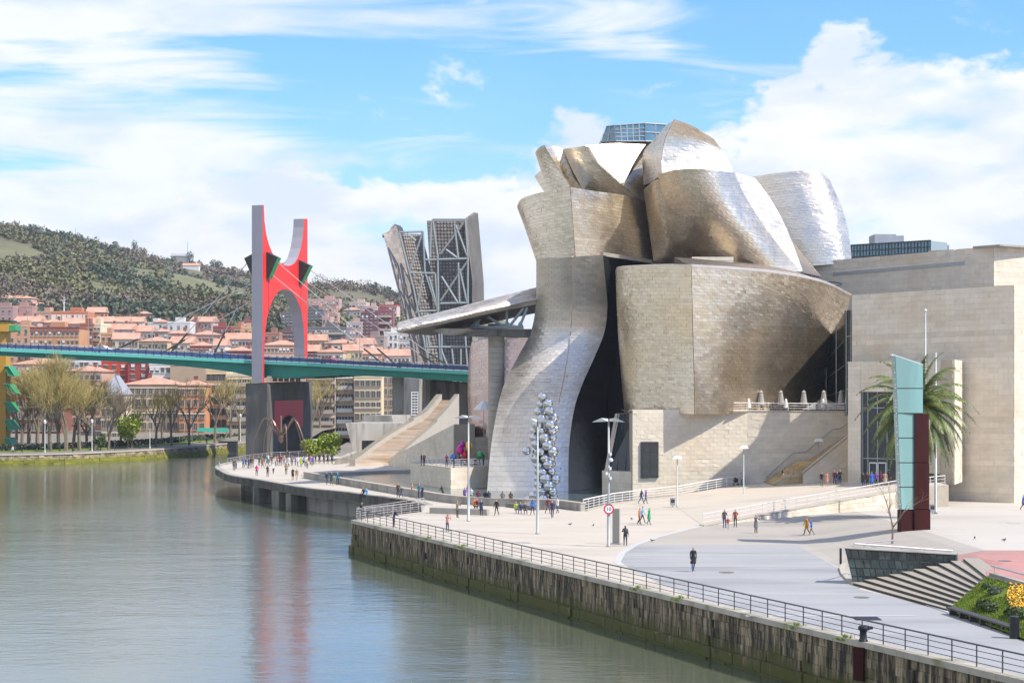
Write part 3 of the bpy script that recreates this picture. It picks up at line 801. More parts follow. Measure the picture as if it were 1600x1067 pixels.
# --- great bellied face and its side fin
U4 = net([(1027,273,242),(1055,266,238.5),(1088,264,236.5),(1118,266,237),(1147,269,241)],
         [(1037,308,243),(1070,303,239),(1100,302,237),(1130,303,237.5),(1162,303,241.5)],
         [(1050,345,244.3),(1085,342,240),(1120,341,238),(1155,342,238.5),(1188,345,242.3)],
         [(1064,380,245.5),(1104,378,241.2),(1145,378,239.2),(1184,380,239.6),(1215,382,243.2)],
         [(1078,414,246.5),(1120,416,242.5),(1165,419,240.5),(1210,423,240.8),(1251,425,244)])
mclad(U4, (5, 12, 0), quota=44)
mclad(net([(1006,297,248),(1018,285,243.5),(1029,279,242)], [(1012,340,249),(1030,333,244.6),(1047,335,244)], [(1022,412,250.5),(1050,412,247.5),(1078,414,246.6)]), (4, 8, 0))
mclad(net([(1147,269,241),(1180,279,243.2)], [(1162,303,241.5),(1201,307,243.9)], [(1188,345,242.3),(1223,345,244.4)], [(1215,382,243.2),(1238,380,244.8)], [(1251,425,244),(1254,423,244.4)]), (1.2, 9, 0), mat='titanium_cool')
# --- pale tower at the right
mclad(net([(1174,277,263.2),(1210,271,262.6),(1249,267.5,262.3),(1276,267,262.7),(1296,281,264.2)],
          [(1200,322,261.9),(1232,318,261.4),(1266,315,261.2),(1294,316,261.7),(1316,326,263.4)],
          [(1226,364,261),(1256,363,260.5),(1284,362,260.4),(1308,362,260.9),(1326,365,262.6)],
          [(1250,418,260.4),(1276,415,259.9),(1301,413,259.8),(1319,411,260.3),(1331,411,262)]), (2.0, 14, 0), quota=26)
# --- boat shaped gallery
D1 = net([(962,424,237),(966,418.5,233),(987,416.5,229),(1030,415,225.4),(1080.5,415.5,222)],
         [(965,500,237),(970,500,233),(992,500,229.4),(1034,500,225.6),(1082,500,222)],
         [(970,575,237),(975,575,233.2),(995,575,229.6),(1038,575,225.8),(1084,575,222)],
         [(976,645,236.5),(981,645.5,233.2),(999,645.5,229.8),(1042,646,226),(1085.5,647,222)])
SD1, oD1 = mclad(D1, (6, 12, 1.2), quota=40)
D2 = net([(1080.5,415.5,222),(1150,420,224.2),(1225,427.5,227.5),(1288,441,232),(1330,461,239)],
         [(1082,490,222),(1150,491,224.7),(1222,493,229),(1277,498,234),(1317,507,241)],
         [(1084,570,222),(1147,570,225.1),(1213,570,230.5),(1263,568,236.5),(1301,562,243.5)],
         [(1085.5,647,222),(1145,646.5,225.6),(1205,644,232.5),(1250,640,239),(1284,622,246)])
SD2, oD2 = mclad(D2, (-1, 13, 2.0), quota=70)
# bright roof lip
mb = MB()
e = SD2(np.linspace(0, 1, 50), np.zeros(50))
for a, b in zip(e[:-1], e[1:]):
    a, b = Vector(a), Vector(b); mb.hexa([a + Vector((0, -.12, -.12)), b + Vector((0, -.12, -.12)), b + Vector((0, -.12, .16)), a + Vector((0, -.12, .16))], (0, .9, .12))
e = SD1(np.linspace(0, 1, 40), np.zeros(40))
for a, b in zip(e[:-1], e[1:]):
    a, b = Vector(a), Vector(b); mb.hexa([a + Vector((-.03, -.08, -.08)), b + Vector((-.03, -.08, -.08)), b + Vector((-.03, -.08, .12)), a + Vector((-.03, -.08, .12))], (.3, .6, .08))
rel(mb.build('roof_lip', M['titanium_cool'], mus), mus)
# roof stone box and skylight ring
c0, c1 = P(1081, 418, 236), P(1146, 401.5, 236)
mclad(Surf(flat_net((c0.x, 236), (c1.x, 236), c0.z - 1, c1.z)), (0, 5, 0), 1.0, .5, 'lime', 'stone_box', 'stone_block', 'lime_joint')
p = SD2(np.array([.86]), np.array([0.]))[0] + np.array((-.6, 2.6, .62))
mb = MB()
ring = [(p[0] + 1.7*math.cos(2*math.pi*i/20) - .2*i/20, p[1] + 1.5*math.sin(2*math.pi*i/20), p[2] + .23*1.5*math.sin(2*math.pi*i/20)) for i in range(20)]
for i in range(20): mb.bar(ring[i], ring[(i+1) % 20], .09, 5)
rel(mb.build('skylight_ring', M['frame_dark'], mus), mus)

# --- glazed lantern on top
mclad(net([(936,223,262),(990,221,261),(1046,222,262)], [(930,300,263),(990,300,262),(1050,300,263)]), (3, 12, 0), mat='titanium_cool')
base = [P(938,222,261.5), P(962,221,258.5), P(1008,221,259), P(1042,222,261.5)]
top = [P(948,198,262.5), P(960,196.5,260.5), P(1008,193,260.5), P(1040,195,263)]
glz = MB(); frm = MB()
for i in range(3):
    glz.hexa([base[i], base[i+1], top[i+1], top[i]], (1.0, 5.5, 0))
rel(glz.build('lantern_glass', M['glass_blue'], mus), mus)
for i in range(3):
    kk = 5 if i == 1 else 2
    for j in range(kk + 1):
        t = j / kk
        frm.bar(base[i].lerp(base[i+1], t) + Vector((0, -.1, 0)), top[i].lerp(top[i+1], t) + Vector((0, -.1, 0)), .10, 4)
    for t in ((0, .28, .5, .72, 1) if i == 1 else (0, .5, 1)): frm.bar(base[i].lerp(top[i], t) + Vector((0, -.1, 0)), base[i+1].lerp(top[i+1], t) + Vector((0, -.1, 0)), .09 if t in (0, 1) else .07, 4)
rel(frm.build('lantern_frame', M['steel'], mus), mus)

# --- limestone podium under the gallery
PC = Vector((29.7, 226.0))
mclad(Surf(flat_net((15.0, 223.0), (PC.x, PC.y), -1.0, 10.3)), (0, 6, 0), 1.0, .52, 'lime', 'podium_wall', 'stone_block', 'lime_joint', quota=110, lap=0)
mclad(Surf(flat_net((PC.x, PC.y), (44.0, 226.3), 0, 10.0)), (0, 3, 0), 1.0, .52, 'lime', 'podium_wall', 'stone_block', 'lime_joint', quota=110, lap=0)
mb = MB(); mb.prism([(15, 223.2, 9.9), (PC.x, PC.y + .1, 9.9), (44, 226.4, 9.9), (44, 246, 9.9), (15, 246, 9.9)], (0, 0, .12)); rel(mb.build('cafe_terrace_floor', M['conc_pale'], mus), mus)
mb = MB(); mb.prism([(PC.x-2, PC.y - 1.3, 10.02), (PC.x+.1, PC.y - .08, 10.02), (44, 226.2, 10.02), (44, 226.7, 10.02), (PC.x+.1, PC.y + .4, 10.02), (PC.x-2, PC.y-.6, 10.02)], (0, 0, .15)); rel(mb.build('terrace_coping', M['conc_pale'], mus), mus)
# dark window in the shaded podium wall
def on_podium(px, py):
    a, b = Vector((15.0, 223.0)), PC; k = (px - CX) / F; d = b - a
    t = (k * a.y - a.x) / (d.x - k * d.y); q = a + d * t
    return Vector((q.x, q.y, CH - (py - HY) / F * q.y))
w4 = [on_podium(1001, 747), on_podium(1028, 746), on_podium(1028, 690), on_podium(1001, 690)]
pn = Vector((PC.y - 223.0, -(PC.x - 15.0), 0)).normalized()
mb = MB(); mb.hexa([x + pn*.30 for x in w4], -pn * .5); win = rel(mb.build('window', M['frame_dark'], mus), mus)
cxw = sum(w4, Vector()) / 4
for i in range(2):
    for j in range(2):
        a = w4[0].lerp(w4[1], .08 + .44*i); b = w4[0].lerp(w4[1], .48 + .44*i); c = w4[3].lerp(w4[2], .48 + .44*i); d = w4[3].lerp(w4[2], .08 + .44*i)
        lo, hi = (.05, .70) if j == 0 else (.72, .96)
        mb = MB(); mb.hexa([a.lerp(d, lo) + pn*.33, b.lerp(c, lo) + pn*.33, b.lerp(c, hi) + pn*.33, a.lerp(d, hi) + pn*.33], -pn*.02)
        o = mb.build('pane', M['glass_dark'], win)
# leaning glazed slot and its stone foot
gl = [P(950,737,229), P(990,737,227.5), P(993,647,230.5), P(966,647,233)]
mb = MB(); mb.hexa(gl, (2, 5, 0)); sl_ = rel(mb.build('slot_window', M['glass_dark'], mus), mus)
mb = MB()
for t in (.0, .33, .66, 1): mb.bar(gl[0].lerp(gl[1], t) + Vector((0, -.1, 0)), gl[3].lerp(gl[2], t) + Vector((0, -.1, 0)), .09, 4)
mb.bar(gl[0].lerp(gl[3], .5) + Vector((0, -.1, 0)), gl[1].lerp(gl[2], .5) + Vector((0, -.1, 0)), .07, 4)
mb.build('mullion', M['frame_dark'], sl_)
mb = MB(); mb.hexa([P(944,737,229.6), P(950,737,228.6), P(968,646,232.6), P(961,646,234)], (1.2, 3, 0)); rel(mb.build('slot_jamb', M['titanium_cool'], mus), mus)
fz = Vector((11.5, 227.5)); 
mclad(Surf(flat_net((P(941,770,229).x, 229), (P(996,770,224.6).x, 224.6), -1.0, P(960,736,227).z)), (2, 6, 0), 1.0, .52, 'lime', 'stone_foot', 'stone_block', 'lime_joint', lap=0)

# --- stair beside the podium
ST0, ST1 = P(1203, 753, 227.5), None
stair = []
x0s, x1s, y0s, y1s = 31.9, 43.2, 217.9, 225.9
zst = zt(33, 0); nst = 34
# treads climb to the right; lower flight, landing, upper flight
def stair_z(i): return i * .178
for i in range(nst):
    land = 1.6 if i >= 14 else 0
    xa = x0s + i * .27 + (land if i > 14 else 0)
    if xa > 43.5: break
    za = zst + stair_z(i); zb = za + .178
    mb = MB()
    yf = y0s + .65 if xa > 36.0 else y0s + .65
    mb.box(xa, 44.0, yf, y1s, zb - .19, zb, 0, random.gauss(0, .06))
    rel(mb.build('step', M['step_gold'], mus), mus)
# stepped parapet: stone cheek wall rising to the right
ch = [(35.4, y0s, 0), (42.4, y0s, 0), (42.4, y0s, 8.3), (35.4, y0s, 2.6)]
chk = [[ch[3], ch[2]], [ch[0], ch[1]]]
mclad(Surf(chk), (0, .6, 0), 1.0, .52, 'lime', 'stair_cheek', 'stone_block', 'lime_joint', quota=20, lap=0)
mb = MB(); mb.hexa([Vector(ch[3]) + Vector((-.1, -.12, 0)), Vector(ch[2]) + Vector((0, -.12, 0)), Vector(ch[2]) + Vector((0, -.12, .2)), Vector(ch[3]) + Vector((-.1, -.12, .2))], (0, .85, 0)); rel(mb.build('cheek_coping', M['conc_pale'], mus), mus)
mb = MB()
hr = [P(1197,746,225.7), P(1240,707,225.7), P(1260,706,225.7), P(1284,684,225.7), P(1301,671,225.7), P(1312,670,225.7), P(1326,661,225.7)]
for a, b in zip(hr[:-1], hr[1:]): mb.bar(a, b, .07, 6)
rel(mb.build('stair_handrail', M['steel'], mus), mus)

# --- limestone blocks of the right wing
B2A, B2B = Vector((40.9, 215.5)), Vector((57.0, 203.5))
def z_at(px, py, Y): return CH - (py - HY) / F * Y
mclad(Surf(flat_net((B2A.x, B2A.y), (B2B.x, B2B.y), -.2, 0, z_at(1332, 461, B2A.y), z_at(1583, 445.5, B2B.y))), (4, 5, 0), 1.15, .62, 'lime', 'wing_wall', 'stone_block', 'lime_joint', lap=0, rowtone=.03, quota=60)
mclad(Surf(flat_net((B2B.x, B2B.y), (74, 213), -.2, z_at(1583, 445.5, B2B.y))), (-4, 4, 0), 1.15, .62, 'lime', 'wing_wall', 'stone_block', 'lime_joint', lap=0)
mb = MB(); q = [(42.2, 216.2), (57, 204.8), (73, 214.4), (73, 246), (52.5, 224.6), (47, 220.8)]
mb.prism([(p[0], p[1], -.2) for p in q], (0, 0, z_at(1583, 445.5, B2B.y) - .6)); rel(mb.build('wing_core', M['lime'], mus), mus)
# higher block set back
HA, HB = Vector((42.0, 262.0)), Vector((67.2, 250.0))
mclad(Surf(flat_net((HA.x, HA.y), (HB.x, HB.y), 16, 0, z_at(1268, 411, HA.y), z_at(1552, 385.5, HB.y))), (4, 6, 0), 1.3, .7, 'lime', 'upper_wall', 'stone_block', 'lime_joint', lap=0)
mclad(Surf(flat_net((HB.x, HB.y), (84, 259), 16, z_at(1552, 385.5, HB.y))), (-4, 5, 0), 1.3, .7, 'lime', 'upper_wall', 'stone_block', 'lime_joint', lap=0)
def on_line(A, B, px, py):
    k = (px - CX) / F; d = B - A; t = (k * A.y - A.x) / (d.x - k * d.y); q = A + d * t
    return Vector((q.x, q.y, CH - (py - HY) / F * q.y))
mb = MB(); mb.hexa([on_line(HA, HB, 1302, 431) + Vector((-.06, -.12, 0)), on_line(HA, HB, 1507, 413.5) + Vector((-.06, -.12, 0)), on_line(HA, HB, 1507, 408) + Vector((-.06, -.12, 0)), on_line(HA, HB, 1302, 426) + Vector((-.06, -.12, 0))], (0.03, .1, 0)); rel(mb.build('slit_window', M['steel'], mus), mus)
mb = MB(); mb.hexa([P(1520, 388, 251), P(1562, 384.5, 248.5), P(1562, 382, 248.5), P(1520, 385, 251)], (6, 4, 0)); mb.hexa([P(1562, 384.5, 248.5), P(1600, 387, 252), P(1600, 384, 252), P(1562, 382, 248.5)], (2, 4, 0)); rel(mb.build('roof_slab', M['conc'], mus), mus)
mb = MB(); mb.hexa([P(1450, 397, 256), P(1490, 393, 254), P(1490, 390, 254), P(1450, 392, 256)], (2, 4, 0)); rel(mb.build('roof_slab', M['conc_pale'], mus), mus)
# entrance block
E0, E1, E2 = Vector((39.9, 212.2)), Vector((49.3, 206.0)), Vector((51.0, 208.4))
def on_E(px, py): return on_line(E0, E1, px, py)
zt1 = z_at(1325, 565, E0.y); zt2 = z_at(1470, 563, E1.y)
def wallpiece(pxa, pxb, zlo, zhi, quota=0):
    a, b = on_E(pxa, 600), on_E(pxb, 600)
    mclad(Surf(flat_net((a.x, a.y), (b.x, b.y), zlo, zhi)), (.7, 1.2, 0), 1.0, .52, 'lime', 'entrance_wall', 'stone_block', 'lime_joint', lap=0, quota=quota)
zw = on_E(1345, 612).z
wallpiece(1325, 1345, 1.2, zt1, 20)
wallpiece(1345.2, 1470, zw, zt1, 20)
wallpiece(1425, 1470, 3.2, zw - .02)
mclad(Surf(flat_net((E1.x, E1.y), (E2.x + .8, E2.y), 2.1, zt1)), (-.6, 1.5, 0), 1.0, .52, 'lime', 'entrance_wall', 'stone_block', 'lime_joint', lap=0)
mb = MB(); mb.prism([(E0.x, E0.y + .1, 0), (E1.x, E1.y + .1, 0), (E2.x + .8, E2.y, 0), (52, 216, 0), (42, 219, 0)], (0, 0, .3))
for v in range(len(mb.v)): mb.v[v] = (mb.v[v][0], mb.v[v][1], mb.v[v][2] + zt1 - .35)
rel(mb.build('entrance_roof', M['conc_pale'], mus), mus)
# glazing with doors
ga, gb_ = on_E(1345.5, 600), on_E(1425, 600); en = Vector((-(E1.y - E0.y), E1.x - E0.x)).normalized(); en = en if en.y > 0 else -en
off = Vector((en.x * .5, en.y * .5, 0))
mb = MB(); z0d = zt(44, 0)
mb.hexa([Vector((ga.x, ga.y, z0d)) + off, Vector((gb_.x, gb_.y, z0d)) + off, Vector((gb_.x, gb_.y, zw)) + off, Vector((ga.x, ga.y, zw)) + off], (en.x*.05, en.y*.05, 0))
eg = rel(mb.build('entrance_glazing', M['glass_dark'], mus), mus)
mb = MB()
for px in (1346, 1354, 1369, 1384, 1401, 1424):
    a = on_E(px, 600); mb.bar(Vector((a.x, a.y, z0d)) + off*.85, Vector((a.x, a.y, zw)) + off*.85, .07, 4)
for py in (637, 716):
    zz = on_E(1346, py).z; mb.bar(Vector((ga.x, ga.y, zz)) + off*.85, Vector((gb_.x, gb_.y, zz)) + off*.85, .07, 4)
mb.build('mullion', M['steel'], eg)
for (pa, pb) in ((1356, 1368.5), (1369.5, 1383), (1398, 1412)):
    a, b = on_E(pa, 600), on_E(pb, 600); zz = on_E(pa, 722).z
    mb = MB()
    for (s, e) in ((a, a.lerp(b, .1)), (b.lerp(a, .1), b)): mb.hexa([Vector((s.x, s.y, z0d)) + off*.7, Vector((e.x, e.y, z0d)) + off*.7, Vector((e.x, e.y, zz)) + off*.7, Vector((s.x, s.y, zz)) + off*.7], off*.1)
    mb.hexa([Vector((a.x, a.y, zz - .15)) + off*.7, Vector((b.x, b.y, zz - .15)) + off*.7, Vector((b.x, b.y, zz)) + off*.7, Vector((a.x, a.y, zz)) + off*.7], off*.09)
    mb.build('door', M['frame_white'], eg)
# overhanging stone bay at the foot of the wing
ba = [P(1440, 750, 203), P(1493, 759, 200.5), P(1502, 756, 203)]
zb0, zb1 = z_at(1493, 757, 200.5), zt2
mclad(Surf(flat_net((P(1471, 700, 203).x, 203), (P(1491, 700, 200.6).x, 200.6), zb0, zb1)), (1, 2.5, 0), 1.0, .52, 'lime', 'stone_bay', 'stone_block', 'lime_joint', lap=0)
mclad(Surf(flat_net((P(1491, 700, 200.6).x, 200.6), (P(1503, 700, 206).x, 206), zb0, zb1)), (-1, 2, 0), 1.0, .52, 'lime', 'stone_bay', 'stone_block', 'lime_joint', lap=0)
# dark curtain wall between gallery and wing
cw = [P(1322, 650, 222), P(1350, 640, 219.5), P(1353, 482, 219.5), P(1322, 485, 222)]
cw2 = [P(1276, 645, 250), P(1323, 650, 228), P(1323, 486, 228), P(1276, 560, 250)]
for q, nn in ((cw, 4), (cw2, 3)):
    mb = MB(); mb.hexa(q, (0, 1.0, 0)); g_ = rel(mb.build('curtain_wall', M['glass_dark'], mus), mus)
    mb = MB()
    for i in range(nn + 1):
        t = i / nn; mb.bar(q[0].lerp(q[1], t) + Vector((0, -.12, 0)), q[3].lerp(q[2], t) + Vector((0, -.12, 0)), .07, 4)
    for t in (.25, .5, .75): mb.bar(q[0].lerp(q[3], t) + Vector((0, -.1, 0)), q[1].lerp(q[2], t) + Vector((0, -.1, 0)), .05, 4)
    mb.build('mullion', M['steel'], g_)

# --- canopy on its column
cf = [(621, 512, 234), (650, 505, 235), (700, 494, 237), (770, 477, 240), (838, 462, 244)]
th = [7.5, 8.5, 9.5, 11, 12.5]
cf = [(x, y, Y) for x, y, Y in cf]
CN = [[P(x, y - t*1.0, Y + 2.4) for (x, y, Y), t in zip(cf, th)], [P(x, y - t*.35, Y + 1.0) for (x, y, Y), t in zip(cf, th)], [P(x, y + t*.5, Y + .1) for (x, y, Y), t in zip(cf, th)], [P(x, y + t*1.05, Y + .9) for (x, y, Y), t in zip(cf, th)]]
mclad(CN, (4, 9, -.1), 1.0, .4, 'titanium_cool', 'canopy', 'titanium_panel', quota=0, nu=30, nv=12)
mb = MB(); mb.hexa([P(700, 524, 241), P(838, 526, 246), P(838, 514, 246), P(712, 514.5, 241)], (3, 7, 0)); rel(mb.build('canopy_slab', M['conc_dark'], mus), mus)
mb = MB(); mb.hexa([P(676, 517, 239), P(700, 524, 240), P(735, 514, 240), P(690, 513, 239)], (3, 6, 0)); rel(mb.build('canopy_soffit', M['conc'], mus), mus)
tr = MB(); ty = 243.0
tr.bar(P(735, 512, ty), P(818, 511, ty), .24, 4)
for a, b in (((747, 511), (746, 492)), ((757, 493), (786, 509)), ((792, 510), (792, 484)), ((796, 510), (818, 482)), ((812, 510), (824, 481)), ((735, 512), (757, 493))): tr.bar(P(*a, ty), P(*b, ty), .20, 4)
for a in (746, 792, 813): tr.prism([P(a - 5, 511, ty - .1), P(a + 5, 511, ty - .1), P(a + 2, 503, ty - .1), P(a - 2, 503, ty - .1)], (0, .3, 0))
rel(tr.build('canopy_truss', M['steel_green'], mus), mus)
colc = P(775.5, 600, 247)
mb = MB()
prev = None
for k in range(28):
    z0 = -.6 + k * .8; z1 = z0 + .78
    if z1 > P(775, 490, 247).z: break
    m2 = MB(); m2.lathe([(1.10, z0), (1.13, z0 + .02), (1.13, z1 - .02), (1.10, z1)], 20, (colc.x, colc.y, 0), 0, random.gauss(0, .05)); rel(m2.build('column_drum', M['conc_pale'], mus, smooth=False), mus)

# --- reddish titanium volume and stone behind the column
mclad(net([(733,560,272),(738,538,269),(763,529,267),(790,530,268),(826,528,272)],
          [(731,610,271),(738,605,268.5),(763,602,266.5),(790,600,267.5),(822,600,272)],
          [(733,665,271),(740,662,268.5),(763,660,266.5),(790,660,267.5),(815,660,272)],
          [(735,735,271),(742,735,268.5),(763,735,266.5),(790,735,267.5),(812,735,272)]), (4, 12, 0), .9, .5, 'titanium_pink')
mclad(net([(735,545,285),(742,524,284),(765,520,284),(790,521,285)], [(735,570,285),(742,560,284),(765,560,284),(790,560,285)]), (2, 8, 0), .9, .5, 'titanium_cool')

# --- viewing podium over the pool
PA, PB_, PC2 = Vector((-14.2, 251)), Vector((-8.1, 236.5)), Vector((-2.6, 240.0))
for a, b in ((PA, PB_), (PB_, PC2)):
    mclad(Surf(flat_net((a.x, a.y), (b.x, b.y), -.9, 2.45)), (3, 3, 0), 1.1, .6, 'lime', 'pool_podium', 'stone_block', 'lime_joint', lap=0, quota=16)
mb = MB(); mb.prism([(PA.x, PA.y, 2.3), (PB_.x, PB_.y + .05, 2.3), (PC2.x, PC2.y, 2.3), (0, 262, 2.3), (-12, 262, 2.3)], (0, 0, .18)); rel(mb.build('podium_floor', M['conc_pale'], mus), mus)
mclad(Surf(flat_net((-20.4, 297), (-8.5, 264), -.9, 0, 1.2, 7.6)), (3, 1, 0), 1.1, .6, 'lime', 'ramp_side_wall', 'stone_block', 'lime_joint', lap=0)
mclad(Surf(flat_net((-8.6, 264), (-5.8, 266), -.9, 7.2)), (0, 3, 0), 1.1, .6, 'lime', 'ramp_side_wall', 'stone_block', 'lime_joint', lap=0)
mclad(Surf(flat_net((-5.8, 265), (-1.0, 268), -.9, 5.6)), (0, 3, 0), 1.1, .6, 'lime', 'ramp_side_wall', 'stone_block', 'lime_joint', lap=0)

# --- long stair ramp climbing under the bridge
RL = [Vector((-25.8, 295, .2)), P(600, 693, 309), P(640, 668.5, 325), P(666, 654, 334), P(690.5, 625, 350)]
RRt = [Vector((-20.2, 298, .2)), P(641, 697, 309), P(672, 670.5, 325), P(690, 652, 334), P(711, 625, 350)]
nstep = 56
wl = cr_weights(5, np.linspace(0, 1, nstep + 1)); AL = wl @ np.array([tuple(v) for v in RL]); AR = wl @ np.array([tuple(v) for v in RRt])
for i in range(nstep):
    z = max(AL[i+1][2], AL[i][2] + .02)
    mb = MB()
    q = [(AL[i][0], AL[i][1], z), (AR[i][0], AR[i][1], z), (AR[i+1][0], AR[i+1][1], z), (AL[i+1][0], AL[i+1][1], z)]
    mb.prism(q, (0, 0, -.5), 0, None, random.gauss(0, .09)); rel(mb.build('ramp_step', M['ramp_stone'], mus), mus)
for E_, sg, wd in ((AL, -1, 1.0), (AR, 1, .8)):
    mb = MB()
    for i in range(nstep):
        a, b = Vector(E_[i]), Vector(E_[i+1]); d = (b - a).normalized(); q = Vector((d.y, -d.x, 0)).normalized() * sg * wd
        q = q if q.x * sg > 0 else -q
        mb.prism([(a.x, a.y, -1), (b.x, b.y, -1), (b.x + q.x, b.y + q.y, -1), (a.x + q.x, a.y + q.y, -1)], (0, 0, a.z + 2.0 + (.4 if i > 30 else 0)))
    rel(mb.build('ramp_parapet', M['conc_pale'], mus), mus)
# --- low concrete wing left of the ramp
wz = P(540, 661, 312).z
LWA, LWB = Vector((P(540, 661, 312).x, 312)), Vector((P(650, 661, 332).x, 332))
mb = MB(); mb.hexa([on_line(LWA, LWB, 557, 724), on_line(LWA, LWB, 650, 724), on_line(LWA, LWB, 650, 661), on_line(LWA, LWB, 540, 661)], (2, 12, 0)); rel(mb.build('low_wing', M['conc'], mus), mus)
wv = Vector((0, -.15, 0)); wq = [on_line(LWA, LWB, a_, b_) + wv for a_, b_ in ((566, 703), (592, 703), (592, 688), (566, 688))]
mb = MB(); mb.hexa(wq, (0, .3, 0)); w_ = rel(mb.build('wing_window', M['glass_dark'], mus), mus)
for t_ in (.33, .67): mb = MB(); mb.bar(wq[0].lerp(wq[1], t_) + wv, wq[3].lerp(wq[2], t_) + wv, .08, 4); mb.build('mullion', M['frame_dark'], w_)
mb = MB(); mb.hexa([P(566, 662, 334), P(615, 662, 334), P(612, 649, 334), P(566, 649, 334)], (3, 8, 0)); rel(mb.build('roof_block', M['conc'], mus), mus)
mb = MB(); mb.prism([P(520, 733, 300), P(548, 720, 308), P(549, 706, 308), P(525, 716, 300)], (1, 3, 0)); rel(mb.build('side_wall', M['conc'], mus), mus)
# ------------------------------------------------------------------ bridge
br = empty('bridge', (-50, 400, 0), 'green steel road bridge with blue railings crossing the river behind the museum', 'bridge')
def bput(mb, name, mat, parent=None, smooth=False):
    o = mb.build(name, mat, parent or br, smooth)
    if parent is None: rel(o, br)
    return o
def lerp_tab(tab, x):
    for (a, b) in zip(tab[:-1], tab[1:]):
        if x <= b[0]: t = (x - a[0]) / (b[0] - a[0]); return a[1] + t * (b[1] - a[1])
    return tab[-1][1]
DTOP = [(-120,539),(0,543.5),(200,552.5),(390,562.5),(480,566.5),(600,573),(733,579.5),(800,583)]
DBOT = [(-120,551),(0,556),(180,565),(264,570),(320,576),(360,581),(391,588.5),(410,590),(440,591),(480,589),(500,587.5),(530,586),(600,588.5),(733,597),(800,601)]
DY = [(-120,386),(0,388),(200,394),(390,397),(480,394),(600,386),(733,374),(800,366)]
xs_ = [-120,-60,0,60,120,180,222,264,292,320,340,360,376,391,400,410,425,440,460,480,500,515,530,565,600,640,690,733,800]
near = []
for x in xs_:
    Y = lerp_tab(DY, x); near.append((P(x, lerp_tab(DTOP, x), Y), P(x, lerp_tab(DBOT, x), Y)))
RD = Vector((25, -8, 0)).normalized(); WD = Vector((7.2, 25, 0)).normalized()      # along the road, across the road
DW = 22.0
gird = {1.5: MB(), DW - 1.9: MB()}; fasc = [MB(), MB()]; slab = MB()
for (a, b) in zip(near[:-1], near[1:]):
    (t0, b0), (t1, b1) = a, b
    h0, h1 = .75, .75
    fasc[0].hexa([t0 + Vector((0,0,-h0)), t1 + Vector((0,0,-h1)), t1, t0], WD * .35)
    for off in (1.5, DW - 1.9):
        o_ = WD * off
        gird[off].hexa([b0 + o_, b1 + o_, t1 + o_ + Vector((0,0,-h1)), t0 + o_ + Vector((0,0,-h0))], WD * .6)
        gird[off].hexa([b0 + o_ - WD*.25, b1 + o_ - WD*.25, b1 + o_ - WD*.25 + Vector((0,0,.16)), b0 + o_ - WD*.25 + Vector((0,0,.16))], WD * 1.1)
    slab.hexa([t0 + WD*.35 + Vector((0,0,-.7)), t1 + WD*.35 + Vector((0,0,-.7)), t1 + WD*.35 + Vector((0,0,-.05)), t0 + WD*.35 + Vector((0,0,-.05))], WD * (DW - .7))
    fasc[1].hexa([t0 + WD*(DW-.35) + Vector((0,0,-h0)), t1 + WD*(DW-.35) + Vector((0,0,-h1)), t1 + WD*(DW-.35), t0 + WD*(DW-.35)], WD * .35)
[bput(f_, 'deck_edge', M['green_light']) for f_ in fasc]; [bput(g_, 'girder', M['green_paint']) for g_ in gird.values()]; bput(slab, 'road_deck', M['conc'])
cb = MB()
for i in range(6, len(near) - 1):
    t, b = near[i]; z = b.z + .5
    cb.box(-.15, .15, 0, 0, 0, 0) if False else cb.bar(Vector((b.x, b.y, z)) + WD*1.6, Vector((b.x, b.y, z)) + WD*(DW - 1.6), .28, 4)
bput(cb, 'cross_beams', M['green_paint'])['kind'] = 'stuff'
# railings: posts, rails and blue infill of both sides
def deck_pt(px, off=0.0): Y = lerp_tab(DY, px); return P(px, lerp_tab(DTOP, px), Y) + WD * off
for off, nm in ((.12, 'near'), (DW - .12, 'far')):
    rl = MB(); inf = MB()
    for (a, b) in zip(xs_[:-1], xs_[1:]):
        p, q = deck_pt(a, off), deck_pt(b, off)
        rl.bar(p + Vector((0,0,1.12)), q + Vector((0,0,1.12)), .055, 4)
        inf.hexa([p + Vector((0,0,.12)), q + Vector((0,0,.12)), q + Vector((0,0,.80)), p + Vector((0,0,.80))], WD * .05)
    rail = bput(rl, 'railing', M['steel']); o = inf.build('infill_panel', M['blue_paint'], rail)
    pm = None
    for px in range(-60, 740, 12 if off < 1 else 24):
        if 392 < px < 410 and off < 1: continue
        p = deck_pt(px, off - .06)
        if pm is None:
            m_ = MB(); m_.box(-.06, .06, -.06, .06, -.2, 1.2); pm = m_.mesh('rail_post', M['frame_dark'])
        o = inst('rail_post', pm, rail, p)
lampmesh = MB(); lampmesh.bar((0,0,0), (0,0,8.5), .09, 6, 0, .05); lampmesh.bar((0,0,8.45), (0,1.6,8.6), .05, 5); lampmesh.box(-.14, .14, 1.3, 2.0, 8.52, 8.66, 0)
lm = lampmesh.mesh('bridge_lamp', M['steel'])
for i, (px, wh) in enumerate(((40, 'nearest the left edge of the view'), (135, 'left of the middle of the left span'), (235, 'in the middle of the left span'), (330, 'shortly left of the red arch'), (560, 'in the middle of the right span'))):
    o = inst('bridge_lamp', lm, None, deck_pt(px, .8)); tag(o, 'slim grey lamp post on the bridge, ' + wh, 'lamp post', 'lamp posts on the bridge')

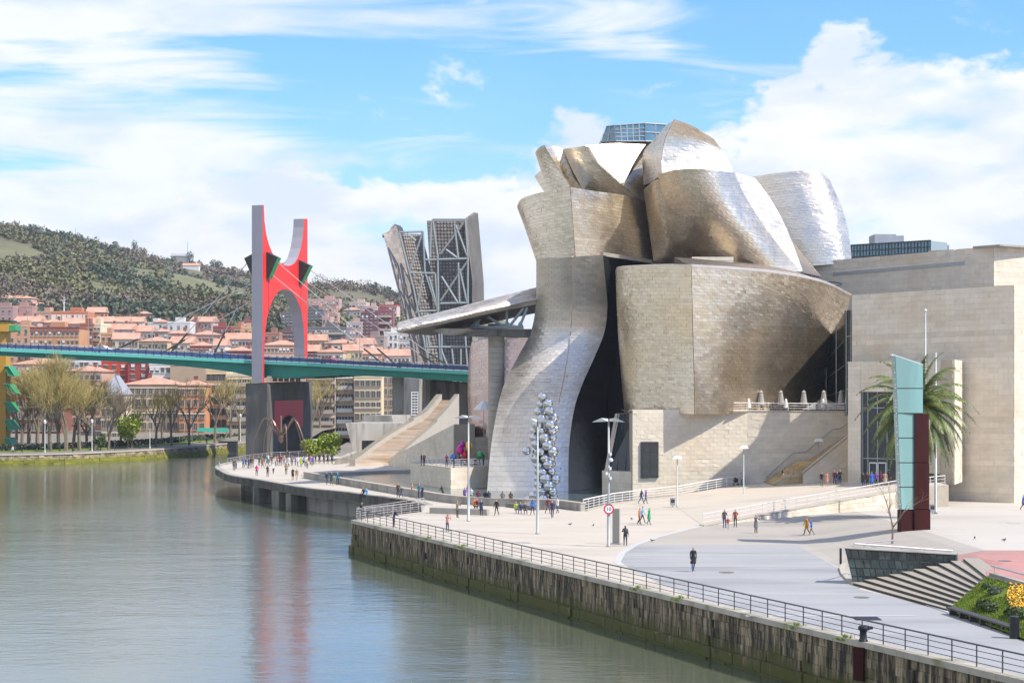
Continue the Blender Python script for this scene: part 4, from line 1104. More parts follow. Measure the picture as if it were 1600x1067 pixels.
# cars on the bridge deck
def car_mesh(col):
    mb = MB()
    body = [(-2.1,.35),(-2.1,.85),(-1.5,.95),(-.9,1.42),(.75,1.42),(1.35,.95),(2.1,.82),(2.15,.35)]
    mb.prism([(x, -.85, z) for x, z in body], (0, 1.7, 0), 0)
    glass = [(-1.35,.98),(-.86,1.34),(.70,1.34),(1.2,.98)]
    for y, d in ((-.875, .02), (.855, .02)): mb.prism([(x, y, z) for x, z in glass], (0, d, 0), 1)
    for x in (-1.3, 1.35):
        for y in (-.9, .72):
            vs = [(x + .33*math.cos(a*math.pi/5), y, .33 + .33*math.sin(a*math.pi/5)) for a in range(10)]
            mb.prism(vs, (0, .18, 0), 2)
    return mb.mesh('car', [col, M['pane'], M['print_black']])
CARS = {'white': plain('car_white', (.7, .7, .7), .3, coat=.5), 'silver': plain('car_silver', (.4, .42, .44), .3, .5), 'dark blue': plain('car_blue', (.03, .06, .16), .3, coat=.5), 'red': plain('car_red', (.4, .02, .02), .3, coat=.5), 'dark grey': plain('car_grey', (.06, .065, .07), .3, coat=.5)}
CM = {k: car_mesh(v) for k, v in CARS.items()}
ra = math.atan2(RD.y, RD.x)
for px, off, k, w in ((142, 5, 'white', 'on the left span of the bridge above the brick blocks'), (303, 5, 'silver', 'on the bridge left of the red arch'), (320, 9, 'dark blue', 'on the far lane left of the red arch'), (500, 5, 'red', 'on the bridge just right of the red arch'), (620, 5, 'dark grey', 'on the right span by the cable ends')):
    o = inst('parked_car', CM[k], None, deck_pt(px, off), ra); tag(o, '%s car driving %s' % (k, w), 'car', 'cars on the bridge')

# --- red portal
S0 = Vector((-55.0, 395.0, 0)); 
def on_portal(px, py, back=0.0):
    k = (px - CX) / F; t = (k * S0.y - S0.x) / (WD.x - k * WD.y); q = S0 + WD * t
    return Vector((q.x, q.y, CH - (py - HY) / F * q.y)) - RD * back
ar = empty('bridge_arch', tuple(Vector((S0.x, S0.y, 0))), 'tall red portal arch with grey edges and notched top straddling the bridge', 'arch')
def aput(mb, name, mat, parent=None):
    o = mb.build(name, mat, parent or ar)
    if parent is None: rel(o, ar)
    return o
outer = [(410.5,598),(410.5,320.5),(412.3,321),(413.3,345),(416,366),(420,381),(425,394),(430,403),(436,409),(442,413.3),(448,415.5),(454,415),(460,411.5),(465.5,402.5),(470,388),(473,370.5),(474.6,355),(475,342),(480.5,342),(480.5,592),(476.6,592),(476,545),(474.5,510),(471.5,489),(467.5,476),(462.5,465),(456.5,456.5),(449,452.2),(441,452),(433.5,457),(427,467),(421.5,481),(417.2,498),(414.5,518),(413,545),(412.6,598)]
TH = 2.65
mb = MB(); mb.prism([on_portal(*p) for p in outer], -RD * TH, 0, 1)
aput(mb, 'portal_frame', [M['arch_red'], M['arch_grey']])
for (qx, s) in ((((415, 393.5), (433.5, 402.5), (417, 437), (413.6, 433)), 0), (((470, 407), (487.5, 414.5), (471.5, 446), (468.5, 442)), 1)):
    # wedge shaped cable anchors: red side on the arch, dark faces out
    a = on_portal(*qx[0]); b = on_portal(*qx[3]); zt_, zb_ = a.z, b.z
    for dirn in (1, -1):
        base = on_portal(*qx[0], 0 if dirn > 0 else TH); e = RD * dirn
        w2 = WD * .9
        prof = [(0, zt_), (2.75, zt_ - 1.3), (.5, zb_ - .3), (0, zb_)]
        poly = [Vector((base.x, base.y, 0)) + e * x + Vector((0, 0, z)) + WD * (1.2 if s == 0 else -.4) for x, z in prof]
        mb = MB(); mb.prism([p - w2 for p in poly], w2 * 2, 0)
        aput(mb, 'cable_anchor', M['anchor'])
        if dirn > 0:
            mb = MB(); mb.hexa([poly[1] - w2 + e*.02, poly[2] - w2 + e*.02, poly[2] + w2 + e*.02, poly[1] + w2 + e*.02], e * .12); aput(mb, 'anchor_edge', M['fin_green'])
        # cables
        for k, frac in enumerate((.2, .8)):
            st = poly[1].lerp(poly[2], frac)
            if dirn > 0: tgt = ((598, 618) if s == 0 else (640, 656))[1 - k]
            else: tgt = ((262, 330) if s == 0 else (105, 185))[k]
            en = deck_pt(tgt, .9 if s == 0 else DW - 1.2) + Vector((0, 0, .4))
            mb = MB(); mb.bar(st, en, .085, 6); aput(mb, 'cable', M['rail_light'] if dirn > 0 else M['steel'])
            mb = MB(); d = (st - en).normalized(); mb.bar(en, en + d * 6.0, .20, 6); aput(mb, 'cable_sleeve', M['print_black'])
# --- stone pier below
pr = empty('bridge_pier', (-53, 404, WATER), 'dark grey stone pier under the red arch with an arched passage and a red panel', 'bridge pier')
def pput(mb, name, mat):
    o = mb.build(name, mat, pr); return rel(o, pr)
bot = [(411.5, 716), (411.5, 598), (482.5, 594.5), (482.5, 712)]
PT = 5.2
archo = [(463.5,712),(463.5,690),(462,674),(459,662),(454,654),(447,649.5),(440,651),(435.5,657),(433,668),(432,690),(432,715)]
def pp(px, py, back=0.0): return on_portal(px, py, back - .9)
poly = [(411.5,717),(411.5,599),(482.5,596),(482.5,712)] + archo
mb = MB(); mb.prism([pp(*p) for p in poly], -RD * PT, 0); pput(mb, 'pier_wall', M['pier_stone'])
rp = [(422.5,672),(422.5,626),(467.5,624.5),(467.5,668),(463.8,667),(461,665.5),(458,659),(453.5,652.5),(447,648),(440,649.5),(434.5,656),(432,666),(431.6,672)]
mb = MB(); mb.prism([pp(p[0], p[1], -.12) for p in rp], -RD * .08, 0); pput(mb, 'red_panel', M['panel_red'])
for k in range(6):
    a = pp(415 + k*9, 596, 0) ; mb = MB(); mb.box(a.x - .5, a.x + .5, a.y - .4, a.y + .4, a.z, a.z + 1.2); pput(mb, 'bearing_block', M['conc'])
pb = pp(408, 700, 0); 
mb = MB(); c = pp(411.5, 720); d = pp(482.5, 716)
mb.prism([c + RD*.7 - WD*.7, d + RD*.7 + WD*.7, d - RD*(PT+.7) + WD*.7, c - RD*(PT+.7) - WD*.7], (0, 0, -5)); pput(mb, 'pier_foot', M['pier_stone'])

# right abutment under the deck
ab = empty('bridge_abutment', (-20, 378, 0), 'grey concrete abutment carrying the right end of the bridge beside the stair ramp', 'abutment')
def abput(mb, name, mat): return rel(mb.build(name, mat, ab), ab)
mb = MB(); mb.hexa([P(631, 662, 379), P(655, 662, 377), P(655, 592, 377), P(631, 590, 379)], (2, 12, 0)); abput(mb, 'column', M['conc'])
mb = MB(); mb.hexa([P(613, 662, 391), P(632, 662, 391), P(632, 589, 391), P(613, 588, 391)], (2, 8, 0)); abput(mb, 'column', M['conc'])
mb = MB(); mb.hexa([P(655, 672, 389), P(735, 672, 385), P(735, 600, 385), P(655, 592, 389)], (2, 5, 0)); abput(mb, 'back_wall', M['conc_dark'])
gr_ = MB()
for i in range(9): gr_.bar(P(643, 613 + i*4.4, 376.6), P(653, 613 + i*4.4, 376.3), .10, 4)
for x in (643, 648, 653): gr_.bar(P(x, 612, 376.5), P(x, 650, 376.5), .08, 4)
abput(gr_, 'vent_grille', M['frame_white'])

# --- open steel tower beyond the bridge
tw = empty('steel_tower', (-20, 420, 0), 'open steel frame tower of two leaning plated leaves behind the bridge', 'tower')
def tput(mb, name, mat, parent=None):
    o = mb.build(name, mat, parent or tw)
    if parent is None: rel(o, tw)
    return o
def tclad(nt_, d, **k):
    o = clad(tw, 'leaf_shell', Surf(nt_), d, 1.25, .9, k.pop('mat', M['titanium_pink']), M['titanium_seam'], 'cladding_panel', tone=.12, tilt=.02, **k)
    return rel(o, tw)
tanp = material('tan_plate', (.31, .27, .235), .55, .4, .1, .4)
darkp = material('dark_plate', (.16, .145, .125), .6, .4, .2, .4)
LY = 414
tclad(net([(597,371,LY),(616,350,LY+3)], [(600,371,LY),(622,363,LY+4)], [(618,440,LY),(640,440,LY+4)], [(636,510,LY),(655,510,LY+4)], [(648,600,LY),(667,600,LY+4)]), (1.2, 5, 0), mat=tanp, quota=60)
# back plates of the left leaf
def plate_grid(q, nu, nv, size, mat, name, tone=.25):
    mb = MB()
    for j in range(nv):
        for i in range(nu):
            if random.random() < .06: continue
            s = size
            a = [q[0].lerp(q[1], t).lerp(q[3].lerp(q[2], t), v) for t, v in (((i + .5 - s/2)/nu, (j + .5 - s/2)/nv), ((i + .5 + s/2)/nu, (j + .5 - s/2)/nv), ((i + .5 + s/2)/nu, (j + .5 + s/2)/nv), ((i + .5 - s/2)/nu, (j + .5 + s/2)/nv))]
            mb.face(a, 0, random.uniform(-tone, tone))
    o = tput(mb, name, mat); o['kind'] = 'stuff'; return o
def slabq(q, d, mat, name):
    mb = MB(); mb.hexa(q, d); return tput(mb, name, mat)
q1 = [P(672, 600, LY+7), P(708, 600, LY+9), P(646, 364, LY+9), P(624, 364, LY+7)]
q1 = [P(668, 600, LY+7), P(712, 600, LY+9), P(652, 366, LY+9), P(626, 365, LY+7)]
slabq(q1, (1, 2, 0), darkp, 'leaf_back'); plate_grid([p + Vector((0, -.15, 0)) for p in q1], 8, 46, .72, tanp, 'cladding_panel_field')
q2 = [P(684, 610, LY+9), P(738, 610, LY+9), P(728, 345, LY+9), P(667, 345, LY+7)]
slabq(q2, (1, 2, 0), darkp, 'leaf_back'); plate_grid([p + Vector((0, -.15, 0)) for p in q2], 12, 50, .62, tanp, 'cladding_panel_field')
q3 = [P(737, 610, LY+4), P(752, 610, LY+9), P(749, 440, LY+9), P(738, 440, LY+4)]
q4 = [P(738, 440, LY+4), P(749, 440, LY+9), P(740, 332, LY+9), P(726, 342, LY+4)]
for q in (q3, q4):
    slabq(q, (1, 2, 0), darkp, 'leaf_side'); plate_grid([p + Vector((0, -.15, 0)) for p in q], 5, 26, .72, tanp, 'cladding_panel_field', .15)
# frame members
def beam(a, b, r=.42, Y=LY - 1): mb = MB(); mb.bar(P(a[0], a[1], Y), P(b[0], b[1], Y), r * .72, 4); tput(mb, 'steel_beam', M['steel_green'])
for a, b in (((624,363),(646,450)),((646,450),(676,600)),((624,363),(661,362)),((661,362),(664,425)),((660,364),(639,425)),((664,425),(684,485)),((641,426),(680,427)),((680,427),(684,485)),((661,430),(650,490)),((650,487),(684,485)),((670,432),(684,482)),((636,365),(650,376)),((664,500),(672,600)),((655,500),(664,535)),((664,500),(672,545))):
    beam(a, b, .34)
for a, b in (((676,343),(726,343)),((676,343),(684,400)),((684,400),(685,485)),((727,342),(731,402)),((731,402),(731,475)),((664,406),(731,404)),((727,344),(688,397)),((712,352),(730,400)),((710,350),(716,404)),((731,407),(688,470)),((716,410),(718,474)),((718,420),(730,474)),((688,474),(731,473)),((697,390),(716,404)),((690,432),(716,474)),((674,345),(672,400)),((684,485),(690,600)),((690,520),(690,600)),((706,545),(712,600)),((727,525),(732,600)),((690,548),(710,600)),((662,542),(738,542)),((704,542),(738,542)),((720,545),(720,600)),((735,605),(745,640)),((700,600),(742,604))):
    beam(a, b, .36)
# ------------------------------------------------------------------ far bank, town and hills
BANK = [(-200,345),(-135,360),(-99.5,373),(-89,383),(-80,400),(-74.5,417),(-66,454),(-53,467),(-46.7,503),(-43,560),(-40,700),(-38,900)]
BS = smooth_path(BANK, 3)
BZ = -1.15
def terr(x, y):
    """town terrain: quay level by the river, rising to the foot of the hill"""
    return -.6 + 3.0*sstep(y, 400, 540) + 16*sstep(y, 520, 720) + 32*sstep(y, 700, 1050)
sheet('left_bank_ground', BS + [(-38, 1500), (-900, 1500), (-900, 330)], lambda x, y: -.9 if y < 470 else terr(x, y), M['town_ground'], 45)
sheet('right_bank_ground', [(110, 51), (1500, 51), (1500, 2000), (-36, 2000), (-36, 560), (-36, 335), (31, 330), (110, 330)], lambda x, y: -.2 + 20*sstep(y, 420, 900), M['town_ground'], 90)
emb = empty('embankment', (-89, 383, WATER), 'long low stone embankment with green weed along the far river bank', 'embankment')
def ribbon_q(pts, z0, z1, thick, mat, name, ref=(-400, 900), root=emb):
    mb = MB(); ribbon(mb, pts, z0, z1, thick, ref); return rel(mb.build(name, mat, root), root)
ribbon_q(BS, -6, BZ - .12, 1.6, M['conc_dark'], 'wall_core')
def bank_stone():
    m = bpy.data.materials.new('bank_stone'); m.use_nodes = True; t = m.node_tree; n, l = t.nodes, t.links; p = n['Principled BSDF']; p.inputs['Roughness'].default_value = .9
    g = n.new('ShaderNodeNewGeometry'); s = n.new('ShaderNodeSeparateXYZ'); l.new(g.outputs['Position'], s.inputs[0])
    no = n.new('ShaderNodeTexNoise'); no.inputs['Scale'].default_value = .8; no.inputs['Detail'].default_value = 7; l.new(g.outputs['Position'], no.inputs['Vector'])
    r = n.new('ShaderNodeValToRGB'); e = r.color_ramp.elements; e[0].position = .35; e[0].color = (.12, .10, .045, 1); e[1].position = .65; e[1].color = (.36, .29, .19, 1); l.new(no.outputs['Fac'], r.inputs[0])
    w = n.new('ShaderNodeMath'); w.operation = 'MULTIPLY_ADD'; l.new(no.outputs['Fac'], w.inputs[0]); w.inputs[1].default_value = -1.6; l.new(s.outputs[2], w.inputs[2])
    mr = n.new('ShaderNodeMapRange'); mr.interpolation_type = 'SMOOTHSTEP'; l.new(w.outputs[0], mr.inputs[0]); mr.inputs[1].default_value = -3.4; mr.inputs[2].default_value = -2.5; mr.inputs[3].default_value = 1; mr.inputs[4].default_value = 0
    mx2 = n.new('ShaderNodeMix'); mx2.data_type = 'RGBA'; l.new(mr.outputs[0], mx2.inputs[0]); l.new(r.outputs[0], mx2.inputs[6]); mx2.inputs[7].default_value = (.15, .15, .012, 1)
    at = n.new('ShaderNodeAttribute'); at.attribute_name = 'tone'; ad = n.new('ShaderNodeMath'); ad.operation = 'ADD'; ad.inputs[1].default_value = 1; l.new(at.outputs['Fac'], ad.inputs[0])
    vs = n.new('ShaderNodeVectorMath'); vs.operation = 'SCALE'; l.new(mx2.outputs[2], vs.inputs[0]); l.new(ad.outputs[0], vs.inputs['Scale']); l.new(vs.outputs[0], p.inputs['Base Color']); return m
M['bank_stone'] = bank_stone()
rub = MB()
for (a, b) in zip(BS[:-1], BS[1:]):
    A_, B_ = Vector(a), Vector(b); Lh = (B_ - A_).length; d = (B_ - A_) / Lh; nn = Vector((d.y, -d.x))
    if (Vector((200, 300)) - A_).dot(nn) < 0: nn = -nn
    if A_.y > 620: continue
    for r in range(4):
        s = 0
        while s < Lh:
            e = min(Lh, s + random.uniform(.7, 1.6)); o_ = .05 + random.uniform(0, .22) + (3 - r) * .05 * 0
            z0 = -3.5 + r * .56; o_ += (3 - r) * .14
            p0 = A_ + d*s + nn*o_; p1 = A_ + d*e + nn*o_
            rub.hexa([(p0.x, p0.y, z0), (p1.x, p1.y, z0), (p1.x - nn.x*.1, p1.y - nn.y*.1, z0 + .54), (p0.x - nn.x*.1, p0.y - nn.y*.1, z0 + .54)], (-nn.x*.5, -nn.y*.5, 0), 0, random.gauss(0, .14)); s = e
rel(rub.build('rubble_stones', M['bank_stone'], emb), emb)['kind'] = 'stuff'
ribbon_q([tuple(Vector(p) + Vector((.2, -.2))) for p in BS], BZ - .11, BZ + .22, .7, M['conc_pale'], 'parapet_kerb')
ribbon_q([tuple(Vector(p) + Vector((-1, 1))) for p in BS], BZ - .2, BZ + .02, 8, M['bank_path'], 'riverside_path')
def bank_at(px):
    """point of the bank edge seen at picture column px"""
    k = (px - CX) / F
    for a, b in zip(BS[:-1], BS[1:]):
        fa, fb = a[0] - k*a[1], b[0] - k*b[1]
        if fa * fb <= 0 and fa != fb: t = fa / (fa - fb); return Vector((a[0] + t*(b[0]-a[0]), a[1] + t*(b[1]-a[1]), BZ))
    return Vector((k*500, 500, BZ))
# grass strip and railing behind the path
GS = [tuple(Vector((p[0], p[1])) + Vector((-6.5, 6.5))) for p in BS[2:24]]
mb = MB(); ribbon(mb, GS, BZ, BZ + .5, 3, (-400, 900)); o = mb.build('verge', M['grass']); o['kind'] = 'structure'
hd = MB()
for (a, b) in zip(GS[:-1], GS[1:]):
    A_, B_ = Vector(a) + Vector((-2.5, 2.5)), Vector(b) + Vector((-2.5, 2.5))
    n_ = int((B_ - A_).length * 26)
    for _ in range(n_):
        p = A_.lerp(B_, random.random()); c = Vector((p.x + random.uniform(-.6, .6), p.y + random.uniform(-.6, .6), BZ + .5 + random.uniform(0, 1.3)))
        u = Vector((random.gauss(0,1), random.gauss(0,1), random.gauss(0,1))).normalized(); v = u.cross(Vector((random.gauss(0,1), random.gauss(0,1), 1))).normalized(); s = .22
        hd.face([c - u*s - v*s, c + u*s - v*s, c + u*s + v*s, c - u*s + v*s])
o = hd.build('hedge', M['leaf_dark']); tag(o, 'dark clipped hedge behind the railings of the far bank', 'hedge')

# outfall box in the bank
a = bank_at(357)
mb = MB(); mb.box(-2.2, 2.2, -1.0, 1.2, -2.2, .5); mb.box(-2.4, 2.4, -1.1, 1.2, .5, .62)
o = mb.build('outfall', M['frame_dark'], None, loc=(a.x, a.y - .4, BZ)); tag(o, 'dark box shaped landing in the far embankment left of the bridge pier', 'landing')

# yellow and green pylon at the left edge
py_ = empty('bridge_pylon', (-112, 391, -1.3), 'yellow pylon with a column of green folded balconies at the left edge of the picture', 'pylon')
def yput(mb, name, mat): return rel(mb.build(name, mat, py_), py_)
Yp = 412.0
mb = MB(); a0 = P(-14, 709, Yp); 
mb.hexa([P(-16, 738, Yp), P(22, 738, Yp), P(22, 712, Yp), P(-16, 712, Yp)], (0, 7, 0)); yput(mb, 'pylon_foot', M['conc_pale'])
mb = MB(); mb.hexa([P(-16, 713, Yp+1), P(9, 713, Yp+1), P(9, 505, Yp+1.5), P(-16, 505, Yp+1.5)], (0, 4, 0)); yput(mb, 'pylon_shaft', M['yellow'])
mb = MB(); mb.hexa([P(-18, 518, Yp+.5), P(13, 518, Yp+.5), P(13, 503, Yp+.5), P(-18, 503, Yp+.5)], (0, 5, 0)); yput(mb, 'pylon_cap', M['yellow'])
mb = MB(); mb.hexa([P(-18, 502.8, Yp+.3), P(15, 502.8, Yp+.3), P(15, 500, Yp+.3), P(-18, 500, Yp+.3)], (0, 6, 0)); yput(mb, 'cap_roof', M['anchor'])
mb = MB(); mb.hexa([P(13.2, 518, Yp+.8), P(24, 516.5, Yp+1), P(24, 508, Yp+1), P(13.2, 508, Yp+.8)], (0, 5, 0)); yput(mb, 'balcony_fin', M['fin_green'])
for k in range(6):
    y = 573 + k * 27.6 - (14 if k == 0 else 0) + 14*0
    y = 571 + k * 28.0
    if y > 690: break
    A_ = [P(6, y + 1, Yp), P(13.5, y + 1, Yp), P(23.5, y + 16, Yp), P(12, y + 16, Yp)]
    mb = MB(); mb.prism(A_, (0, 5, 0)); yput(mb, 'balcony_fin', M['fin_green'])
    mb = MB()
    for a, b in zip((A_[0], A_[1], A_[2]), (A_[1], A_[2], A_[3])): mb.bar(a + Vector((0, -.1, 0)), b + Vector((0, -.1, 0)), .14, 4)
    yput(mb, 'fin_edge', M['green_light'])

# ---------------- buildings
WCACHE = {}
def window_mesh(w, h, frame):
    key = (round(w, 1), round(h, 1), frame)
    if key not in WCACHE:
        mb = MB(); mb.box(-w/2, w/2, -.10, .05, 0, h, 1)
        t = .09
        mb.box(-w/2 - t, -w/2, -.16, .05, 0, h, 0); mb.box(w/2, w/2 + t, -.16, .05, 0, h, 0)
        mb.box(-w/2 - t, w/2 + t, -.16, .05, h, h + t, 0); mb.box(-w/2 - t*1.8, w/2 + t*1.8, -.30, .05, -.14, 0, 0)
        mb.box(-.04, .04, -.14, -.101, 0, h, 0)
        WCACHE[key] = mb.mesh('window', [FR[frame], M['pane']])
    return WCACHE[key]
FR = {'w': M['frame_white'], 'd': M['frame_dark'], 's': M['conc_pale']}
BC = {}
def bmat(c):
    if c not in BC: BC[c] = material('render_%d' % len(BC), c, .85, 0, .09, .25, bump=.1, bscale=2)
    return BC[c]
PINK, SALM, ORNG, BRICK, RED = (.52,.335,.28), (.52,.335,.24), (.52,.30,.18), (.235,.095,.075), (.46,.07,.035)
CREAM, YELL, WHITE, GREY, TAN = (.66,.56,.40), (.62,.49,.27), (.66,.63,.58), (.28,.27,.262), (.56,.45,.31)
DKG, MAUVE, LGREY = (.14,.135,.135), (.24,.105,.10), (.42,.40,.375)
def building(px0, px1, ytop, Y, label, col, cols=5, rows=4, roof='flat', depth=14, yaw=0.0, wh=1.5, ww=1.1, indiv=False, frame='w', balc=False, stripes=None, skip_rows=0, group='town buildings on the far bank and hillside', trim=None, zb=None, sidew=False):
    a, b = P(px0, ytop, Y), P(px1, ytop, Y)
    Wd = (b.x - a.x) / max(.5, math.cos(yaw)); base = terr(a.x, Y) - 3 if zb is None else zb
    H = a.z - base
    root = empty('building', ((a.x + b.x)/2, Y, base), label, 'building', group, yaw)
    hw = Wd/2
    mb = MB(); mb.box(-hw, hw, 0, depth, 0, H); mb.build('wall', bmat(col), root)
    rm = None
    if roof == 'hip':
        mb = MB(); ov = .4; rh = min(Wd, depth) * .10 + .6; i = min(Wd, depth) * .5
        x0, x1, y0, y1 = -hw-ov, hw+ov, -ov, depth+ov
        if Wd >= depth: r0, r1 = (x0 + i, depth/2), (x1 - i, depth/2)
        else: r0, r1 = (0, y0 + i), (0, y1 - i)
        z = H + .25
        v = [(x0,y0,z),(x1,y0,z),(x1,y1,z),(x0,y1,z),(r0[0],r0[1],z+rh),(r1[0],r1[1],z+rh)]
        if Wd >= depth: fs = [(0,1,5,4),(1,2,5),(2,3,4,5),(3,0,4)]
        else: fs = [(0,1,4),(1,2,5,4),(2,3,5),(3,0,4,5)]
        mb.add(v, fs); mb.box(x0+.1, x1-.1, y0+.1, y1-.1, H - .05, H + .24)
        rm = mb.build('roof', M['tile_roof'], root)
        cbm = MB(); cx = random.uniform(-hw*.5, hw*.5); cbm.box(cx-.5, cx+.5, depth*.55, depth*.55+.8, H, H + rh + 1.2); cbm.box(cx-.6, cx+.6, depth*.55-.1, depth*.55+.9, H + rh + 1.2, H + rh + 1.35); cbm.build('chimney', bmat(BRICK), rm)
    elif roof == 'gable':
        mb = MB(); ov = .4; rh = depth * .16 + .6; z = H + .02; x0, x1, y0, y1 = -hw-ov, hw+ov, -ov, depth+ov
        mb.add([(x0,y0,z),(x1,y0,z),(x1,y1,z),(x0,y1,z),(x0,depth/2,z+rh),(x1,depth/2,z+rh)], [(0,1,5,4),(2,3,4,5),(1,2,5),(3,0,4),(0,3,2,1)])
        rm = mb.build('roof', M['tile_roof'], root)
        for cx in (-hw*.5, hw*.35): cbm = MB(); cbm.box(cx-.4, cx+.4, depth*.5, depth*.5+.8, H, H + rh + 1.1); cbm.build('chimney', bmat(BRICK), rm)
    elif roof == 'mansard':
        mb = MB(); i = 3.0; z0, z1 = H, H + 5.5
        v = [(-hw-.3,-.3,z0),(hw+.3,-.3,z0),(hw+.3,depth+.3,z0),(-hw-.3,depth+.3,z0),(-hw+i,i,z1),(hw-i,i,z1),(hw-i,depth-i,z1),(-hw+i,depth-i,z1)]
        mb.add(v, [(0,1,5,4),(1,2,6,5),(2,3,7,6),(3,0,4,7),(4,5,6,7)]); mb.build('roof', M['grey_roof'], root)
    else:
        mb = MB(); t = .35
        mb.box(-hw-.1, hw+.1, -.1, t, H+.003, H+.75); mb.box(-hw-.1, hw+.1, depth-t, depth+.1, H+.003, H+.75); mb.box(-hw-.1, -hw+t, t, depth-t, H+.003, H+.75); mb.box(hw-t, hw+.1, t, depth-t, H+.003, H+.75)
        mb.build('parapet', bmat(trim or tuple(min(.7, c*1.12) for c in col)), root)
        mb = MB(); cx = random.uniform(-hw*.4, hw*.4); sw = min(2.5, hw*.4); mb.box(cx-sw, cx+sw, depth*.3, depth*.3+4, H, H+2.6); mb.build('stair_head', bmat(tuple(c*.9 for c in col)), root)
    if cols and rows:
        fh = 3.1; m_ = window_mesh(ww, wh, frame); wmb = MB()
        for r in range(rows):
            z = H - 2.35 - (skip_rows + r) * fh
            if z < .5: break
            for c in range(cols):
                x = -hw + Wd * (c + .5) / cols
                if not indiv and random.random() < .06: continue
                if indiv: inst('window', m_, root, (x, 0, z))
                else:
                    wmb.box(x - ww/2, x + ww/2, -.10, .05, z, z + wh, 1); wmb.box(x - ww/2 - .15, x + ww/2 + .15, -.22, .05, z - .15, z, 0)
                    wmb.box(x - ww/2 - .15, x + ww/2 + .15, -.18, .05, z + wh, z + wh + .12, 0)
                    if random.random() < .3: wmb.box(x - ww/2, x + ww/2, -.14, -.101, z + wh*.45, z + wh, 0)
            if balc:
                bb = MB(); bb.box(-hw*.85, hw*.85, -1.1, -.02, z - .35, z - .15); bb.box(-hw*.85, hw*.85, -1.1, -1.02, z - .15, z + .75); bb.build('balcony', FR['w' if balc is True else balc], root)
            if sidew:
                for c in range(3):
                    y = depth * (c + .5) / 3
                    wmb.box(hw - .05, hw + .10, y - ww/2, y + ww/2, z, z + wh, 1); wmb.box(hw - .05, hw + .2, y - ww/2 - .15, y + ww/2 + .15, z - .15, z, 0)
        if wmb.f:
            o = wmb.build('windows', [FR[frame], M['pane']], root); o['kind'] = 'stuff'
    if stripes:
        n_, c_ = stripes
        for k in range(n_):
            x = -hw + Wd * (k + .5) / n_; mb = MB(); mb.box(x - .9, x + .9, -.45, .02, max(.5, H - 16), H - .8); mb.build('white_bay', bmat(c_), root)
    if trim:
        for z in (H - .8, H * .5): 
            mb = MB(); mb.box(-hw - .12, hw + .12, -.22, -.005, z, z + .35); mb.build('cornice', bmat(trim), root)
    return root

B_ = building
# row along the river, windows of their own
B_(192, 279, 602, 478, 'long brown riverside block with a wide orange hipped roof behind bare trees', TAN, 9, 5, 'hip', 16, 0, 1.7, 1.0, True, 's', trim=CREAM)
B_(279.5, 321, 603, 475, 'riverside house with an orange red brick front and cream ground floor under an orange roof', (.55,.25,.125), 4, 5, 'hip', 15, 0, 1.8, 1.0, True, 's', trim=CREAM)
B_(322, 353, 580, 484, 'tall narrow cream house with regular windows beside the red brick front', CREAM, 4, 6, 'flat', 14, 0, 1.6, .9, True, 'd', trim=YELL)
B_(354, 394, 588, 480, 'ornate tan corner house with balconied bays directly left of the grey bridge pier', (.60,.48,.31), 5, 6, 'flat', 15, 0, 1.7, 1.0, True, 's', trim=CREAM, balc='s')
B_(158, 191, 617, 462, 'ornate cream villa with a pale zinc mansard roof among the bare trees', CREAM, 4, 4, 'mansard', 12, 0, 1.8, 1.0, True, 's', trim=(.6,.5,.35))
B_(479, 524, 578, 492, 'pale pink apartment house with brown balconies seen under the bridge right of its pier', (.62,.50,.39), 5, 7, 'flat', 14, 0, 1.6, 1.2, True, 's', balc='s')
B_(524.5, 553, 576, 494, 'apartment house with white balconies and a green awning seen under the bridge', (.60,.49,.37), 3, 7, 'flat', 14, 0, 1.6, 1.6, True, 'w', balc=True)
B_(553.5, 596, 590, 490, 'cream corner house with pale stone window surrounds left of the bridge abutment', (.66,.54,.36), 5, 6, 'flat', 14, 0, 1.8, 1.0, True, 's', trim=CREAM)
B_(597, 616, 586, 500, 'narrow grey brown house squeezed beside the bridge abutment', (.33,.28,.23), 2, 6, 'flat', 14, 0, 1.6, 1.0, True, 's')
B_(20, 95, 622, 470, 'long dark brick block hidden behind the bare riverside trees at the left', BRICK, 9, 4, 'flat', 14, 0, 1.6, 1.1, True, 's')
B_(96, 157, 612, 482, 'terracotta roofed tan block behind the bare trees left of the villa', SALM, 7, 4, 'hip', 15, 0, 1.6, 1.1, True, 's')
# second row just under the deck
B_(104, 158, 581, 540, 'low salmon hall with a long terracotta roof below the left span', SALM, 6, 2, 'hip', 18)
B_(158.5, 199, 566, 560, 'bright orange red block with small paired windows below the left span', RED, 3, 3, 'flat', 12)
B_(199.5, 232, 565, 556, 'dark red house with pale window below the bridge', (.30,.06,.05), 2, 3, 'hip', 12)
B_(233, 267, 570, 552, 'small white house with black windows below the bridge', WHITE, 4, 2, 'flat', 10)
B_(266, 322, 571, 546, 'blank tan gable wall below the haunch of the bridge', (.42,.31,.21), 0, 0, 'flat', 12)
B_(95, 160, 562, 580, 'long white house with dark square windows right under the bridge deck', WHITE, 9, 2, 'flat', 12)
B_(20, 96, 570, 585, 'pale terracotta roofed terrace behind the trees at the left', PINK, 8, 3, 'hip', 14)
